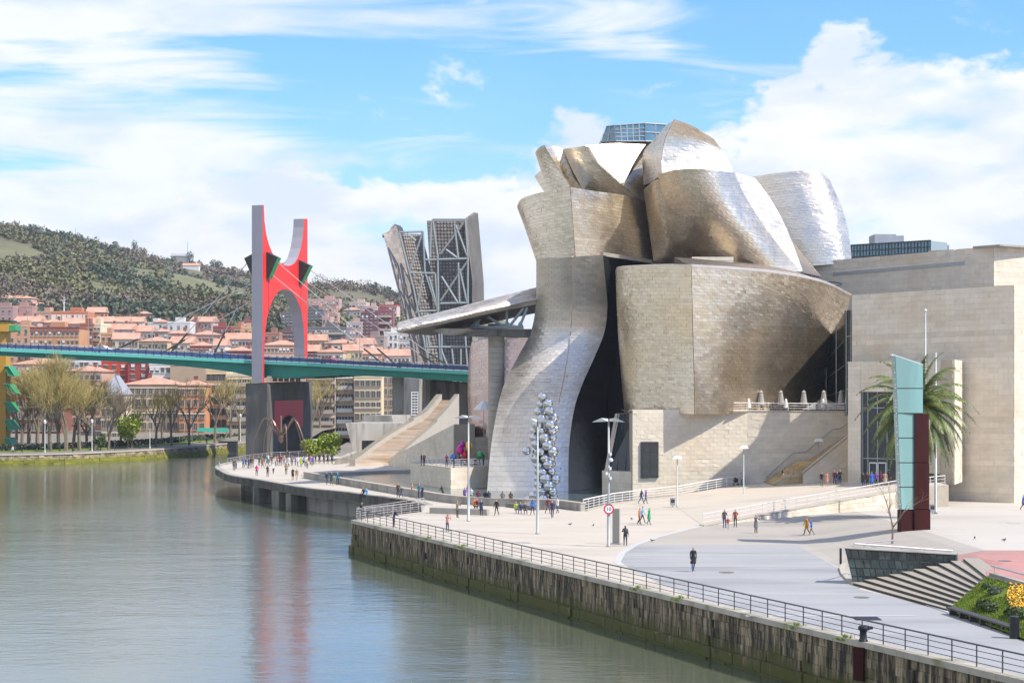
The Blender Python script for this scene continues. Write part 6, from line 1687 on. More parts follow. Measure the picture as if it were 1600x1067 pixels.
small_lamp(1279, 757, 688, 'small hooded lamp in front of the sandstone stairs', 1.1)
def bin_(loc, label):
    root = empty('litter_bin', loc, label, 'litter bin'); mb = MB(); mb.box(-.26, .26, -.2, .2, .18, .95); mb.box(-.29, .29, -.23, .23, .95, 1.02); mb.build('bin_body', M['steel'], root)
    mb = MB(); mb.box(-.2, .2, -.215, -.19, .5, .85); mb.build('bin_slot', M['frame_dark'], root); mb = MB(); mb.box(-.05, .05, -.05, .05, 0, .18); mb.build('bin_foot', M['steel'], root)
bin_((pA[0] - .5, pA[1] - .1, 0), 'grey litter bin at the foot of the small hooded lamp')
# lamp post behind the glass pylon, flag pole
p = P(1462, 812, 182); p.z = zg(p.x, p.y); mb = MB(); h = lamp_h(812, 560, 182); mb.lathe([(.20, 0), (.20, .3), (.15, .32), (.11, h)], 10); root = empty('street_lamp', tuple(p), 'tall grey pole standing right behind the palm and pylon', 'lamp post'); mb.build('pole', M['steel'], root, True)
bin_((p.x - .45, p.y - .4, p.z), 'grey litter bin by the tall grey pole behind the rusty pylon')
p = P(1446, 812, 172); p.z = zg(p.x, p.y); h = lamp_h(812, 490, 172); root = empty('flagpole', tuple(p), 'bare thin flagpole with a small white ball on top, rising above the palm', 'flagpole')
mb = MB(); mb.lathe([(.13, 0), (.10, h*.4), (.07, h)], 10); mb.build('pole', M['steel'], root, True); mb = MB(); mb.lathe([(.03, h), (.13, h + .08), (.13, h + .2), (.03, h + .28)], 10); mb.build('finial', M['frame_white'], root, True)

# round sign on the first lamp, with cameras and boxes on the pole
sg = empty('traffic_sign', (L1[0], L1[1] - .17, 0), 'round white traffic sign with a red rim reading 10 on the lamp post', 'sign')
zsg = lamp_h(854, 795, L1[1]); rs = .43
def disc(mb, r, y0, y1, z, n=28): mb.prism([(r*math.cos(2*math.pi*i/n), y0, z + r*math.sin(2*math.pi*i/n)) for i in range(n)], (0, y1 - y0, 0))
mb = MB(); disc(mb, rs, -.03, 0, zsg); mb.build('sign_rim', M['sign_red'], sg)
mb = MB(); disc(mb, rs*.72, -.04, -.03, zsg); mb.build('sign_plate', M['sign_white'], sg)
def text(body, size, loc, rot, mat, name, parent, ext=.004, align='CENTER'):
    cu = bpy.data.curves.new(name, 'FONT'); cu.body = body; cu.size = size; cu.align_x = align; cu.align_y = 'CENTER'; cu.extrude = ext; cu.resolution_u = 2
    t = bpy.data.objects.new(name, cu); COL.objects.link(t); bpy.context.view_layer.update()
    dg = bpy.context.evaluated_depsgraph_get(); me = bpy.data.meshes.new_from_object(t.evaluated_get(dg)); bpy.data.objects.remove(t)
    me.materials.clear(); me.materials.append(mat)
    o = bpy.data.objects.new(name, me); o.location = loc; o.rotation_euler = rot; return link(o, parent)
text('10', .42, (0, -.046, zsg), (R(90), 0, 0), M['print_black'], 'number', sg)
for i, (z, dx) in enumerate(((7.7, .16), (7.2, .2), (6.5, .14), (6.1, -.16), (5.7, .16))):
    mb = MB()
    if i in (1,): mb.lathe([(.02, -.16), (.14, -.1), (.17, 0), (.14, .1), (.05, .16)], 10)
    else: mb.box(-.09, .09, -.12, .12, -.12, .12)
    o = mb.build(('camera_dome' if i == 1 else 'pole_box'), M['frame_white'], r1, loc=(dx, -.1, z))
mb = MB(); mb.box(-.2, .2, -.18, .18, 2.75, 3.6); o = mb.build('control_box', plain('blue_grey_box', (.2, .28, .33), .5), r1)
# grey information slab beside it
sl2 = empty('information_slab', gat(963, 850), 'tall narrow grey slab standing beside the lamp with the round sign', 'information slab', None, -.5)
mb = MB(); mb.box(-.32, .32, -.10, .10, .08, 3.0); mb.build('slab', M['conc'], sl2); mb = MB(); mb.box(-.5, .5, -.3, .3, 0, .08); mb.build('base_plate', M['steel'], sl2)

# --- column of mirrored balls (plain stand-in: an upright stack of polished spheres)
bc_ = Vector((3.75, 210.0, -.35))
bt = empty('ball_column', tuple(bc_), 'tall column of stacked mirror polished steel balls standing in the museum pool', 'sculpture')
def uv(n=14, m=9):
    mb = MB(); pr_ = [(max(.001, math.sin(math.pi*k/m)), -math.cos(math.pi*k/m)) for k in range(m + 1)]; mb.lathe(pr_, n*2); return mb.mesh('ball', M['chrome'], True)
ball = uv()
rb = random.Random(5)
placed = []
z = .45
for lev in range(16):
    nb = 4 if lev < 12 else (3 if lev < 14 else (2 if lev < 15 else 1))
    ph = lev * 1.05
    for k in range(nb):
        r = rb.uniform(.48, .70); a = ph + k * 2*math.pi/nb + rb.uniform(-.2, .2); d = rb.uniform(.70, 1.20) if nb > 1 else .25
        placed.append((d*math.cos(a) + .15*math.sin(lev*.6), d*math.sin(a), z + rb.uniform(-.1, .1), r))
    z += .79
placed += [(-2.05, -.3, 6.05, .52), (-1.75, .1, .35, .5), (-1.2, -.4, .8, .6), (1.3, 0, 8.6, .5)]
for (x, y, zz, r) in placed: inst('ball', ball, bt, (x, y, zz), 0, r)
mb = MB(); mb.bar((0,0,-.5), (0,0,12.4), .12, 8); mb.build('mast', M['chrome'], bt)

# --- bronze arched frame (plain stand-in for the big sculpture at the tip)
sp = empty('arched_sculpture', (-40.2, 312, 0), 'large dark bronze sculpture of bent pipes arching up from the end of the promenade', 'sculpture')
for k, (dx, dy, top, hx) in enumerate(((-4.6,-2,6.9,-2.6),(-3.4,2.5,6.6,-1.8),(-1.6,-3,5.6,-.9),(4.3,-2,6.6,2.4),(3.2,2.6,6.9,2.0),(1.4,-3,5.8,.9))):
    mb = MB(); pl = [Vector((dx, dy, 0)), Vector((dx*.98, dy, 3.2)), Vector((dx*.82, dy*.8, 5.6)), Vector((hx, dy*.5, top + .7)), Vector((hx*.4, dy*.2, 5.4)), Vector((0, 0, 4.2))]
    w = cr_weights(6, np.linspace(0, 1, 22)) @ np.array([tuple(v) for v in pl])
    for a, b, t in zip(w[:-1], w[1:], np.linspace(0, 1, 21)): mb.bar(a, b, .085 + .085*t, 6)
    mb.build('bent_pipe', M['bronze'], sp)
mb = MB(); mb.lathe([(.05, 3.2), (.45, 3.6), (.5, 4.4), (.2, 5.0), (.15, 7.8), (.05, 8.0)], 10); mb.build('centre_post', M['bronze'], sp, True)
# --- glossy coloured pebbles (plain stand-in) on the podium
gt = empty('colour_cluster', (-6.6, 246.5, 2.48), 'cluster of glossy pink, yellow, green, blue and red balloon-like forms on the viewing podium', 'sculpture')
for nm, c, (x, y, z), (rx_, rz_) in (('pink', (.55,.02,.25), (-.5,0,1.9), (.55,.75)), ('yellow', (.75,.45,.02), (.65,.1,2.3), (.5,.9)), ('red', (.5,.02,.02), (.2,-.3,1.2), (.5,.7)), ('blue', (.03,.16,.6), (-1.5,-.1,.9), (.45,.55)), ('green', (.02,.35,.12), (2.3,-.1,1.2), (.55,.55)), ('magenta', (.45,.02,.3), (-.2,.4,2.7), (.4,.5))):
    mb = MB(); mb.lathe([(max(.01, rx_*math.sin(math.pi*k/8)), -rz_*math.cos(math.pi*k/8)) for k in range(9)], 14, (x, y, z)); mb.build('balloon_form', plain('gloss_' + nm, c, .12, .6), gt, True)
    mb = MB(); mb.bar((x, y, 0), (x, y, z), .08, 6); mb.build('stalk', M['chrome'], gt)
mb = MB()
for i in range(16): mb.bar((2.0*math.cos(i*math.pi/8), 2*math.sin(i*math.pi/8), 0), (2.0*math.cos((i+1)*math.pi/8), 2*math.sin((i+1)*math.pi/8), 0), .1, 5)
mb.build('base_ring', M['chrome'], gt)

# --- closed parasols and tables on the cafe terrace
def parasol(px, py0, py1, Y, r, mat, label):
    p = P(px, py0, Y); p.z = 10.03; h = lamp_h(py0, py1, Y) * 1.0; root = empty('parasol', tuple(p), label, 'parasol', 'closed parasols on the cafe terrace')
    mb = MB(); mb.bar((0,0,0), (0,0,h), .035, 6); mb.build('pole', M['steel'], root)
    mb = MB(); mb.lathe([(r, h*.32), (r*.92, h*.36), (r*.55, h*.82), (r*.42, h*.88), (r*.60, h*.90), (.04, h*1.0)], 10); mb.build('canopy', mat, root)
    mb = MB(); mb.box(-.35, .35, -.35, .35, 0, .07); mb.build('foot', M['conc'], root)
WH_ = ('leftmost of the row', 'second from the left of the row', 'in the middle of the row', 'second from the right of the row', 'rightmost of the row, beside the limestone block')
for i, px in enumerate((1189, 1220, 1256, 1287, 1314)): parasol(px, 644, 611, 229.0, .50, M['canvas'], 'closed grey parasol on the cafe terrace, ' + WH_[i])
for i, (px, w) in enumerate(((1170, 'left, at the podium corner'), (1228, 'middle, behind the railing'), (1286, 'right, behind the railing'))): parasol(px, 645, 625, 227.1, .30, M['canvas_white'], 'small closed white parasol on the cafe terrace, ' + w)
tt = MB(); tt.lathe([(.42, .70), (.42, .74)], 14); ttm = tt.mesh('table_top', M['frame_white']); tl = MB(); tl.lathe([(.22, 0), (.22, .03), (.04, .05), (.04, .70)], 10); tlm = tl.mesh('table_leg', M['steel'])
for i, (px, w) in enumerate(((1145, 'at the left end'), (1158, 'second from the left'), (1193, 'beside the leftmost grey parasol'), (1241, 'in the middle'), (1265, 'right of the middle grey parasol'), (1299, 'near the right end'))):
    p = P(px, 644, 228.2); root = empty('cafe_table', (p.x, p.y, 10.03), 'small round white cafe table on the terrace ' + w, 'table', 'cafe tables on the terrace'); inst('table_top', ttm, root); inst('table_leg', tlm, root)
# white parasol behind the column
p = P(756, 640, 262); root = empty('parasol', (p.x, p.y, 5.0), 'open white parasol between the stone column and the reddish titanium wall', 'parasol'); mb = MB(); mb.lathe([(1.6, 4.75 - 0), (.05, 6.2)], 10); mb.build('canopy', M['canvas_white'], root); mb = MB(); mb.bar((0,0,0), (0,0,6.1), .05, 6); mb.build('pole', M['steel'], root)

# --- slate prow wall with handrail
WA, WB = Vector((22.5, 121.6)), Vector((30.3, 122.0))
sw_ = empty('slate_wall', (WA.x, WA.y, 0), 'leaning prow shaped wall of dark green slate blocks with a metal handrail', 'wall')
topL, topR = P(1320, 856.5, 121.2), P(1495, 866.5, 122.0); botL, botR = P(1333.5, 913.5, 121.0), P(1495, 884, 121.6); botM = P(1364, 913, 120.8)
mb = MB(); mb.prism([botL, P(1364, 914, 121.2), P(1497, 914, 122), topR, topL], (.35, 1.1, 0)); rel(mb.build('wall_core', M['slate_joint'], sw_), sw_)
rowz = [(0, .235), (.235, .47), (.47, .73), (.73, 1.0)]
for (a, b) in rowz:
    u = 0.0
    while u < 1:
        e = min(1, u + random.uniform(.045, .085))
        if e - u < .02: break
        def wp(u_, v_):
            L0, R0 = botL.lerp(topL, v_), P(1497, 914, 122).lerp(topR, v_); return L0.lerp(R0, u_) + Vector((0, -.05 - random.uniform(0, .035), 0))
        g1, g2 = .0035, .016
        mb = MB(); mb.hexa([wp(u+g1, a+g2), wp(e-g1, a+g2), wp(e-g1, b-g2), wp(u+g1, b-g2)], (.04, .3, 0), 0, random.uniform(-.45, .55)); rel(mb.build('slate_block', M['slate'], sw_), sw_); u = e
mb = MB(); mb.hexa([topL + Vector((-.05,-.12,0)), topR + Vector((0,-.12,0)), topR + Vector((.3,1.1,0)), topL + Vector((.3,1.1,0))], (0, 0, .07)); rel(mb.build('wall_cap', M['conc'], sw_), sw_)
hr0, hr1 = P(1335, 849.5, 121.9), P(1488, 860.5, 122.6)
mb = MB(); mb.bar(hr0, hr1, .07, 8); mb.bar(hr0, P(1400, 843.5, 131), .06, 8); rel(mb.build('handrail', M['rail_light'], sw_), sw_)
for t in (.1, .48, .72, .97): a = hr0.lerp(hr1, t); mb = MB(); mb.bar(a, a + Vector((.05, 0, -.45)), .045, 6); rel(mb.build('rail_bracket', M['rail_light'], sw_), sw_)
sw_kerb = MB(); pts = [G(1316, 882), G(1311, 889), G(1314, 898), G(1322, 907), G(1332, 914)]
for a, b in zip(pts[:-1], pts[1:]): sw_kerb.hexa([a, b, b + Vector((.4, .1, 0)), a + Vector((.4, .1, 0))], (0, 0, .14))
o = sw_kerb.build('curved_kerb', M['conc_pale']); tag(o, 'curved pale kerb round the foot of the slate wall', 'kerb')
# bollards
def bollard(px, py, pyt, label, r=.16):
    p = gat(px, py); h = lamp_h(py, pyt, p[1]); mb = MB(); mb.lathe([(r, 0), (r, h - .03), (r - .03, h)], 14); o = mb.build('bollard', M['iron'], None, loc=p); tag(o, label, 'bollard')
bollard(1313.5, 881, 856, 'slim black bollard left of the slate wall', .09)
bollard(1585, 997, 962, 'thick dark bollard at the end of the low bench', .26)
p = G(1333, 1003); p = QA + dq * ((Vector((p.x, p.y)) - QA).dot(dq)) + nq * .02
moor = empty('mooring_bollard', (p.x, p.y, .03), 'black iron mooring bollard with an overhanging head on the quay edge', 'mooring bollard')
mb = MB(); mb.lathe([(.26, 0), (.24, .06), (.19, .12), (.185, .48), (.20, .56)], 14); mb.build('post', M['iron'], moor, True)
mb = MB(); mb.lathe([(.18, .56), (.30, .60), (.33, .70), (.28, .80), (.08, .84)], 14, (.05, 0, 0)); mb.bar((.1, 0, .70), (.50, -.02, .70), .11, 8, 0, .08); mb.build('head', M['iron'], moor)
stm = MB(); a = p; stm.hexa([(a.x - .22 + nq.x*.36, a.y + nq.y*.36, -2.0), (a.x + .22 + nq.x*.36, a.y - .45 + nq.y*.36, -2.0), (a.x + .22 + nq.x*.36, a.y - .45 + nq.y*.36, -.25), (a.x - .22 + nq.x*.36, a.y + nq.y*.36, -.25)], (.1, .1, 0)); o = stm.build('rust_plate', M['rust']); tag(o, 'rusty iron plate on the river wall below the mooring bollard', 'plate')

# --- stone steps fanning up to the red square
stp = empty('garden_steps', (24, 120, 0), 'flight of long pale stone steps with dark risers beside the slate wall', 'steps')
NS = 10
L0, L1_ = P(1366, 915, 121), P(1487, 884.5, 122.0)            # left ends, bottom and top
L0.z = 0; 
Ra, Rb = G(1480, 955), P(1541, 899.5, 112.6)
for k in range(NS):
    t = k / (NS - 1.0); z = 1.72 * (k + 1) / NS
    a = Vector((22.9 + (30.6 - 22.9) * t, 120.7 + .8*t, 0)); b = Vector((Ra.x + (29.15 - Ra.x) * t, Ra.y + (110.1 - Ra.y) * t, 0))
    d = (b - a).normalized(); nn = Vector((-d.y, d.x, 0)); nn = nn if nn.x > 0 else -nn
    dep = 1.1
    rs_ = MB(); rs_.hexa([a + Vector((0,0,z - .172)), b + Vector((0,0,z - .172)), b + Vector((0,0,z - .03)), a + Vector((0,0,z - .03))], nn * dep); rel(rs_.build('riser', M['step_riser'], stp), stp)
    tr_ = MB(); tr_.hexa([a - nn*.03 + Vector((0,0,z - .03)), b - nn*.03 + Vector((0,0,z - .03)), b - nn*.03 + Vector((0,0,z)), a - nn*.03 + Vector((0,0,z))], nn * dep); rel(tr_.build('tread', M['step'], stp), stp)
edge = MB(); a, b = G(1362, 916), G(1482, 958); edge.hexa([a, b, b + Vector((.3, .1, 0)), a + Vector((.3, .1, 0))], (0, 0, .05)); o = edge.build('step_edging', M['white_line']); tag(o, 'pale stone edging along the foot of the steps', 'edging')
# garden bed
GP = [G(1482, 956), Vector((29.15, 110.0, 0)), Vector((30.25, 100, 0)), Vector((31.4, 90, 0)), Vector((27.8, 88, 0)), G(1600, 1001)]
def zgard(x, y):
    a, b = GP[0], GP[-1]; d = Vector((b.x - a.x, b.y - a.y)).normalized(); n_ = Vector((-d.y, d.x)); n_ = n_ if n_.x > 0 else -n_
    s = (Vector((x, y)) - Vector((a.x, a.y))).dot(n_); return .12 + min(1.5, max(0, s) * .45)
sheets(('garden_turf', [(p.x, p.y) for p in GP], M['turf']), [], zgard, 1.0)
def gpt(px, py):
    z = 1.0
    for _ in range(25): p = G(px, py, z); z = .5*z + .5*zgard(p.x, p.y)
    return p.x, p.y
gm = MB(); rg = random.Random(3)
gpoly = [(p.x, p.y) for p in GP]
def blade(mb, x, y, z, h, w, n=1):
    for _ in range(n):
        a = rg.uniform(0, 6.283); lx_, ly_ = math.cos(a)*w, math.sin(a)*w; ox, oy = rg.gauss(0, h*.35), rg.gauss(0, h*.35)
        mb.face([(x - lx_, y - ly_, z), (x + lx_, y + ly_, z), (x + ox, y + oy, z + h)], 0, rg.uniform(-.3, .35))
c = 0
while c < 22000:
    x, y = rg.uniform(25.5, 31.5), rg.uniform(90, 111)
    if not inpoly(gpoly, x, y): continue
    z = zgard(x, y); c += 1
    if math.sin(x*1.3 + 2) * math.cos(y*.9) > .75: continue
    blade(gm, x, y, z, rg.uniform(.06, .16), .022)
o = gm.build('lawn', M['grass']); o['kind'] = 'stuff'
def bush(loc, rx_, ry_, rz_, n, leaf, mat, label, cat='shrub', rz=0, flowers=None):
    root = empty('shrub', loc, label, cat, None, rz); mb = MB(); fl = MB()
    for _ in range(n):
        v = Vector((rg.gauss(0,1), rg.gauss(0,1), rg.gauss(0,1))).normalized() * rg.uniform(.75, 1.05); v.z = abs(v.z)
        bump_ = 1 + .18*math.sin(v.x*7) * math.cos(v.y*6)
        p = Vector((v.x*rx_*bump_, v.y*ry_*bump_, v.z*rz_*bump_)); u = Vector((rg.gauss(0,1), rg.gauss(0,1), rg.gauss(0,1))).normalized(); w = u.cross(v).normalized(); s = leaf*rg.uniform(.6, 1.3)
        mb.face([p - u*s, p + w*s*.6, p + u*s, p - w*s*.6], 0, rg.uniform(-.4, .5))
    mb.build('foliage', M[mat], root); mb = MB(); mb.bar((0,0,-.1), (0,0,rz_*.7), .05, 5); mb.build('stem', M['bark'], root)
    return root
def gz(x, y, dz=0): return (x, y, zgard(x, y) + dz)
gA = gpt(1545, 950); bush(gz(gA[0], gA[1]), 1.5, .42, .42, 2600, .075, 'hedge', 'low rounded green hedge in front of the yellow flowers', 'hedge', 1.65)
gB = gpt(1590, 962); bush(gz(gB[0], gB[1]), 1.5, .42, .42, 2600, .075, 'hedge', 'low green hedge running to the right edge behind the bollard', 'hedge', 1.65)
gC = gpt(1556, 926); bush(gz(gC[0], gC[1]), .5, .4, .32, 900, .08, 'leaf_dark', 'dark green shrub left of the yellow flowers', 'shrub')
gD = gpt(1545, 917); bush(gz(gD[0], gD[1]), .45, .4, .25, 500, .07, 'hedge', 'small shrub at the top of the lawn beside the steps', 'shrub')
fb = empty('flower_bed', gz(*gpt(1585, 938)), 'bed of bright yellow pansies at the right edge of the lawn', 'flower bed')
fl = MB(); lv = MB(); n_ = 0
while n_ < 2200:
    px, py = rg.uniform(1562, 1650), rg.uniform(916, 956)
    if px < 1572 + abs(py - 935)*.35: continue
    q = gpt(px, py); p = Vector((q[0], q[1], zgard(*q) + rg.uniform(.12, .3))); n_ += 1; s = rg.uniform(.035, .065); u = Vector((rg.gauss(0,1), rg.gauss(0,1), rg.gauss(0,.4))).normalized(); w = u.cross(Vector((rg.gauss(0,.5), -1, .6))).normalized()
    if n_ % 2: fl.face([p - u*s, p - w*s, p + u*s, p + w*s], 0, rg.uniform(-.35, .3))
    p2 = p - Vector((0, 0, .12)); lv.face([p2 - u*s*1.6, p2 - w*s, p2 + u*s*1.6, p2 + w*s])
for m_, nm, mt in ((fl, 'petals', 'flower'), (lv, 'leaves', 'hedge')): o = rel(m_.build(nm, M[mt], fb), fb); o['kind'] = 'stuff'
# low bench in front of the garden
ba_, bb_ = G(1478, 959, .0), G(1586, 994, .0)
bn = empty('garden_bench', tuple(ba_), 'long low dark bench along the foot of the flower garden', 'bench')
d = (bb_ - ba_).normalized(); n2 = Vector((-d.y, d.x, 0)); n2 = n2 if n2.x > 0 else -n2
mb = MB(); mb.hexa([ba_ + Vector((0,0,.34)), bb_ + Vector((0,0,.34)), bb_ + Vector((0,0,.44)), ba_ + Vector((0,0,.44))], n2 * .55); rel(mb.build('seat', M['wood_dark'], bn), bn)
for t in np.linspace(.05, .97, 7): c = ba_.lerp(bb_, float(t)); mb = MB(); mb.hexa([c, c + d*.12, c + d*.12 + Vector((0,0,.34)), c + Vector((0,0,.34))], n2 * .5); rel(mb.build('leg', M['wood_dark'], bn), bn)
mb = MB(); mb.hexa([ba_ + n2*.75, bb_ + n2*.75, bb_ + n2*.75 + Vector((0,0,.30)), ba_ + n2*.75 + Vector((0,0,.30))], n2*.2); o = mb.build('garden_kerb', M['conc_dark']); tag(o, 'dark kerb holding the garden bed behind the low bench', 'kerb')
# parapet and handrail above the garden
pa, pb2 = Vector((29.25, 109.9, 0)), Vector((31.3, 91, 0))
mb = MB(); mb.hexa([pa + Vector((0,0,1.2)), pb2 + Vector((0,0,1.2)), pb2 + Vector((0,0,1.95)), pa + Vector((0,0,1.95))], (.3, .35, 0)); o = mb.build('garden_parapet', M['conc']); tag(o, 'grey parapet between the red square and the flower garden', 'parapet')
gh = empty('garden_handrail', tuple(pa), 'brushed handrail on the parapet above the flower garden', 'handrail')
mb = MB(); mb.bar(pa + Vector((.2,.2,2.35)), pb2 + Vector((.2,.2,2.35)), .06, 8); rel(mb.build('rail', M['rail_light'], gh), gh)
for t in (.03, .5, .95): c = pa.lerp(pb2, t) + Vector((.2,.2,1.95)); mb = MB(); mb.bar(c, c + Vector((0,0,.4)), .04, 6); rel(mb.build('bracket', M['rail_light'], gh), gh)
# manhole covers
for (px, py, w, lab) in ((1135, 894, .55, 'round manhole cover near the walking person in black'), (1346, 933, .5, 'round manhole cover in front of the slate wall'), (1354, 966, .75, 'large square drain cover near the mooring bollard'), (1570, 876, .45, 'manhole cover in the red square')):
    p = G(px, py, 1.75 if px > 1500 else 0); mb = MB()
    if w > .7: mb.box(-w, w, -w, w, .002, .02)
    else: mb.lathe([(w, .0), (w, .018)], 18)
    o = mb.build('manhole_cover', M['iron'] if w > .7 else M['conc_dark'], None, loc=(p.x, p.y, zg(p.x, p.y) + .004)); tag(o, lab, 'manhole cover')

# --- glass and rusty steel pylon
gp = empty('glass_pylon', (33.2, 147.5, zg(33.2, 147.5)), 'tall teal glass pylon joined to a dark rusty steel slab, palm behind it', 'pylon')
Yp_ = 148.0
def gput(mb, name, mat, sm=False): return rel(mb.build(name, mat, gp), gp)
gxl = lambda y: 1394.5 + (y - 553) * .040
seg = [(556, 606), (607.5, 645), (646.5, 683.5), (685, 722), (723.5, 760), (761.5, 795.5)]
for i, (y0, y1) in enumerate(seg):
    xr = 1442 if i < 2 else 1428.5
    xl0, xl1 = gxl(y0) + 4.5, gxl(y1) + 4.5
    tr0 = 570.5 if i == 0 else y0
    q = [P(xl1, y1, Yp_), P(xr, y1, Yp_ + .5), P(xr, tr0, Yp_ + .5), P(xl0, y0, Yp_)]
    mb = MB(); mb.hexa(q, (.15, 1.6, 0)); gput(mb, 'glass_panel', M['teal_glass'])
    mb = MB(); mb.hexa([P(gxl(y1), y1, Yp_ + .9), P(xl1 - .3, y1, Yp_ - .02), P(xl0 - .3, y0, Yp_ - .02), P(gxl(y0), y0, Yp_ + .9)], (.1, .9, 0)); gput(mb, 'glass_edge', M['teal_edge'])
    if i < 5: mb = MB(); mb.hexa([P(xl1 + 3, y1 + 1.5, Yp_ + .1), P(xr, y1 + 1.5, Yp_ + .55), P(xr, y1 + .1, Yp_ + .55), P(xl1 + 3, y1 + .1, Yp_ + .1)], (.1, 1.2, 0)); gput(mb, 'joint_bar', M['frame_dark'])
mb = MB(); mb.hexa([P(1393.5, 555.5, Yp_ + .8), P(1442.3, 571, Yp_ + .45), P(1442.3, 568.8, Yp_ + .45), P(1393.5, 552.5, Yp_ + .8)], (.2, 1.6, 0)); gput(mb, 'top_rail', M['frame_white'])
for (x0, x1, y0, y1, yy, nm) in ((1429, 1451.5, 646.5, 722, .35, 'steel_slab'), (1429, 1452, 723, 795, .35, 'steel_slab'), (1407, 1428.6, 797, 866, .1, 'steel_slab'), (1429, 1453.8, 796, 866, .35, 'steel_slab')):
    mb = MB(); mb.hexa([P(x0, y1, Yp_ + yy), P(x1, y1, Yp_ + yy + .4), P(x1, y0, Yp_ + yy + .4), P(x0, y0, Yp_ + yy)], (.25, 1.9, 0)); gput(mb, nm, M['rust'])
mb = MB(); mb.hexa([P(1402, 866, Yp_ + 1.2), P(1406.8, 866, Yp_ + .08), P(1406.8, 797, Yp_ + .08), P(1402, 797, Yp_ + 1.2)], (.2, .9, 0)); gput(mb, 'steel_edge', M['rust'])
# white print running down the narrow glass edge (blurred strokes, no legible letters in the photograph)
mb = MB(); rp_ = random.Random(9)
for k in range(46):
    y = 566 + k * 4.9
    if rp_.random() < .25 or y > 792: continue
    x = gxl(y) + 1.2; w = rp_.uniform(1.0, 2.6); mb.face([P(x, y + 2.0, Yp_ + .30), P(x + w, y + 2.2, Yp_ + .12 - w*.04), P(x + w, y, Yp_ + .12 - w*.04), P(x, y, Yp_ + .30)])
gput(mb, 'edge_print', M['sign_white'])['kind'] = 'stuff'

# --- palm
pt = P(1432, 800, 172); pz = zg(pt.x, pt.y)
palm = empty('palm_tree', (pt.x, pt.y, pz), 'date palm with drooping fronds and orange fruit behind the glass pylon', 'palm tree')
hc = P(1432, 640, 172).z - pz
mb = MB(); mb.lathe([(.42, -.2), (.34, .6), (.32, hc*.8), (.45, hc - .3), (.35, hc + .2)], 12)
for k in range(26): mb.lathe([(.35, .5 + k*hc/28), (.385, .53 + k*hc/28), (.34, .6 + k*hc/28)], 12)
mb.build('trunk', M['palm_trunk'], palm)
rf_ = random.Random(12)
for k in range(84):
    az = k * 2.39996; el_ = R(82) - (k / 83.0) * R(122); ln = rf_.uniform(5.8, 7.0)
    p = Vector((0, 0, hc)); d = Vector((math.cos(az)*math.cos(el_), math.sin(az)*math.cos(el_), math.sin(el_)))
    mb = MB(); n_ = 15; pp_ = p; prev = None
    side = Vector((-math.sin(az), math.cos(az), 0))
    for i in range(n_):
        t = i / n_; q = pp_ + d * (ln / n_); mb.bar(pp_, q, .045*(1 - t*.8), 3)
        lw_ = (.85 * math.sin(math.pi * min(1, .12 + t*.95)) + .08)
        upv = side.cross(d).normalized()
        for s in (-1, 1):
            for jj in range(4):
                o_ = pp_.lerp(q, jj*.25); tip = o_ + side * s * lw_ * .80 + d * lw_ * .6 - Vector((0, 0, lw_ * .42)) + upv * rf_.uniform(-.06, .12)
                mb.face([o_ - d*.05, o_ + d*.09, tip], 0, rf_.uniform(-.35, .35))
        pp_ = q; d = (d + Vector((0, 0, -.115 - .06*t))).normalized()
    mb.build('frond', M['leaf_palm'], palm)
for k in range(7):
    a = k * .9; c = Vector((math.cos(a)*.9, math.sin(a)*.9 - .3, hc - .3 - .2*(k % 3))); mb = MB()
    for _ in range(60): v = Vector((rf_.gauss(0,.25), rf_.gauss(0,.2), rf_.gauss(0,.3))); mb.box(c.x+v.x-.04, c.x+v.x+.04, c.y+v.y-.04, c.y+v.y+.04, c.z+v.z-.05, c.z+v.z+.05)
    mb.build('fruit_bunch', M['dates'], palm)
# --- small bare trees
def little_tree(loc, h, seed, label):
    t_, c_ = bare_tree(h, seed, .62, 2, M['twig_grey'], 5, .38); root = empty('bare_tree', loc, label, 'tree'); inst('trunk', t_, root); inst('crown', c_, root)
p = P(1398, 856, 140); little_tree((p.x, 141, zg(p.x, 141)), 5.0, 77, 'small leafless tree just left of the rusty pylon')
p = P(1612, 800, 160); little_tree((p.x, 160, zg(p.x, 160)), 6, 78, 'small leafless tree cut by the right edge of the picture')
b_ = Vector((-32.5, 316, 0)); leafy(tuple(b_), 3.0, 5.6, 1500, .2, 'leaf_lime', 'yellow green bushy tree behind the bronze sculpture', 'tree')
leafy((-35.6, 314, 0), 2.2, 4.4, 800, .2, 'leaf_lime', 'smaller yellow green tree right behind the bronze pipes', 'tree')
p = P(430, 700, 312)
# weeds on the coping
for i, s in enumerate((22.5, 31, 64, 70, 84, 89)):
    c = QA + dq*s + nq*.15; root = empty('weed', (c.x, c.y, .02), 'tuft of green weed growing on the quay coping, %s of six along the edge' % ORD[i], 'weed', 'weeds on the quay'); mb = MB()
    for _ in range(120): x, y = rg.gauss(0, .22), rg.gauss(0, .28); blade(mb, x, y, -.15 if x < 0 else 0, rg.uniform(.08, .22), .03)
    mb.build('leaves', M['grass'], root)
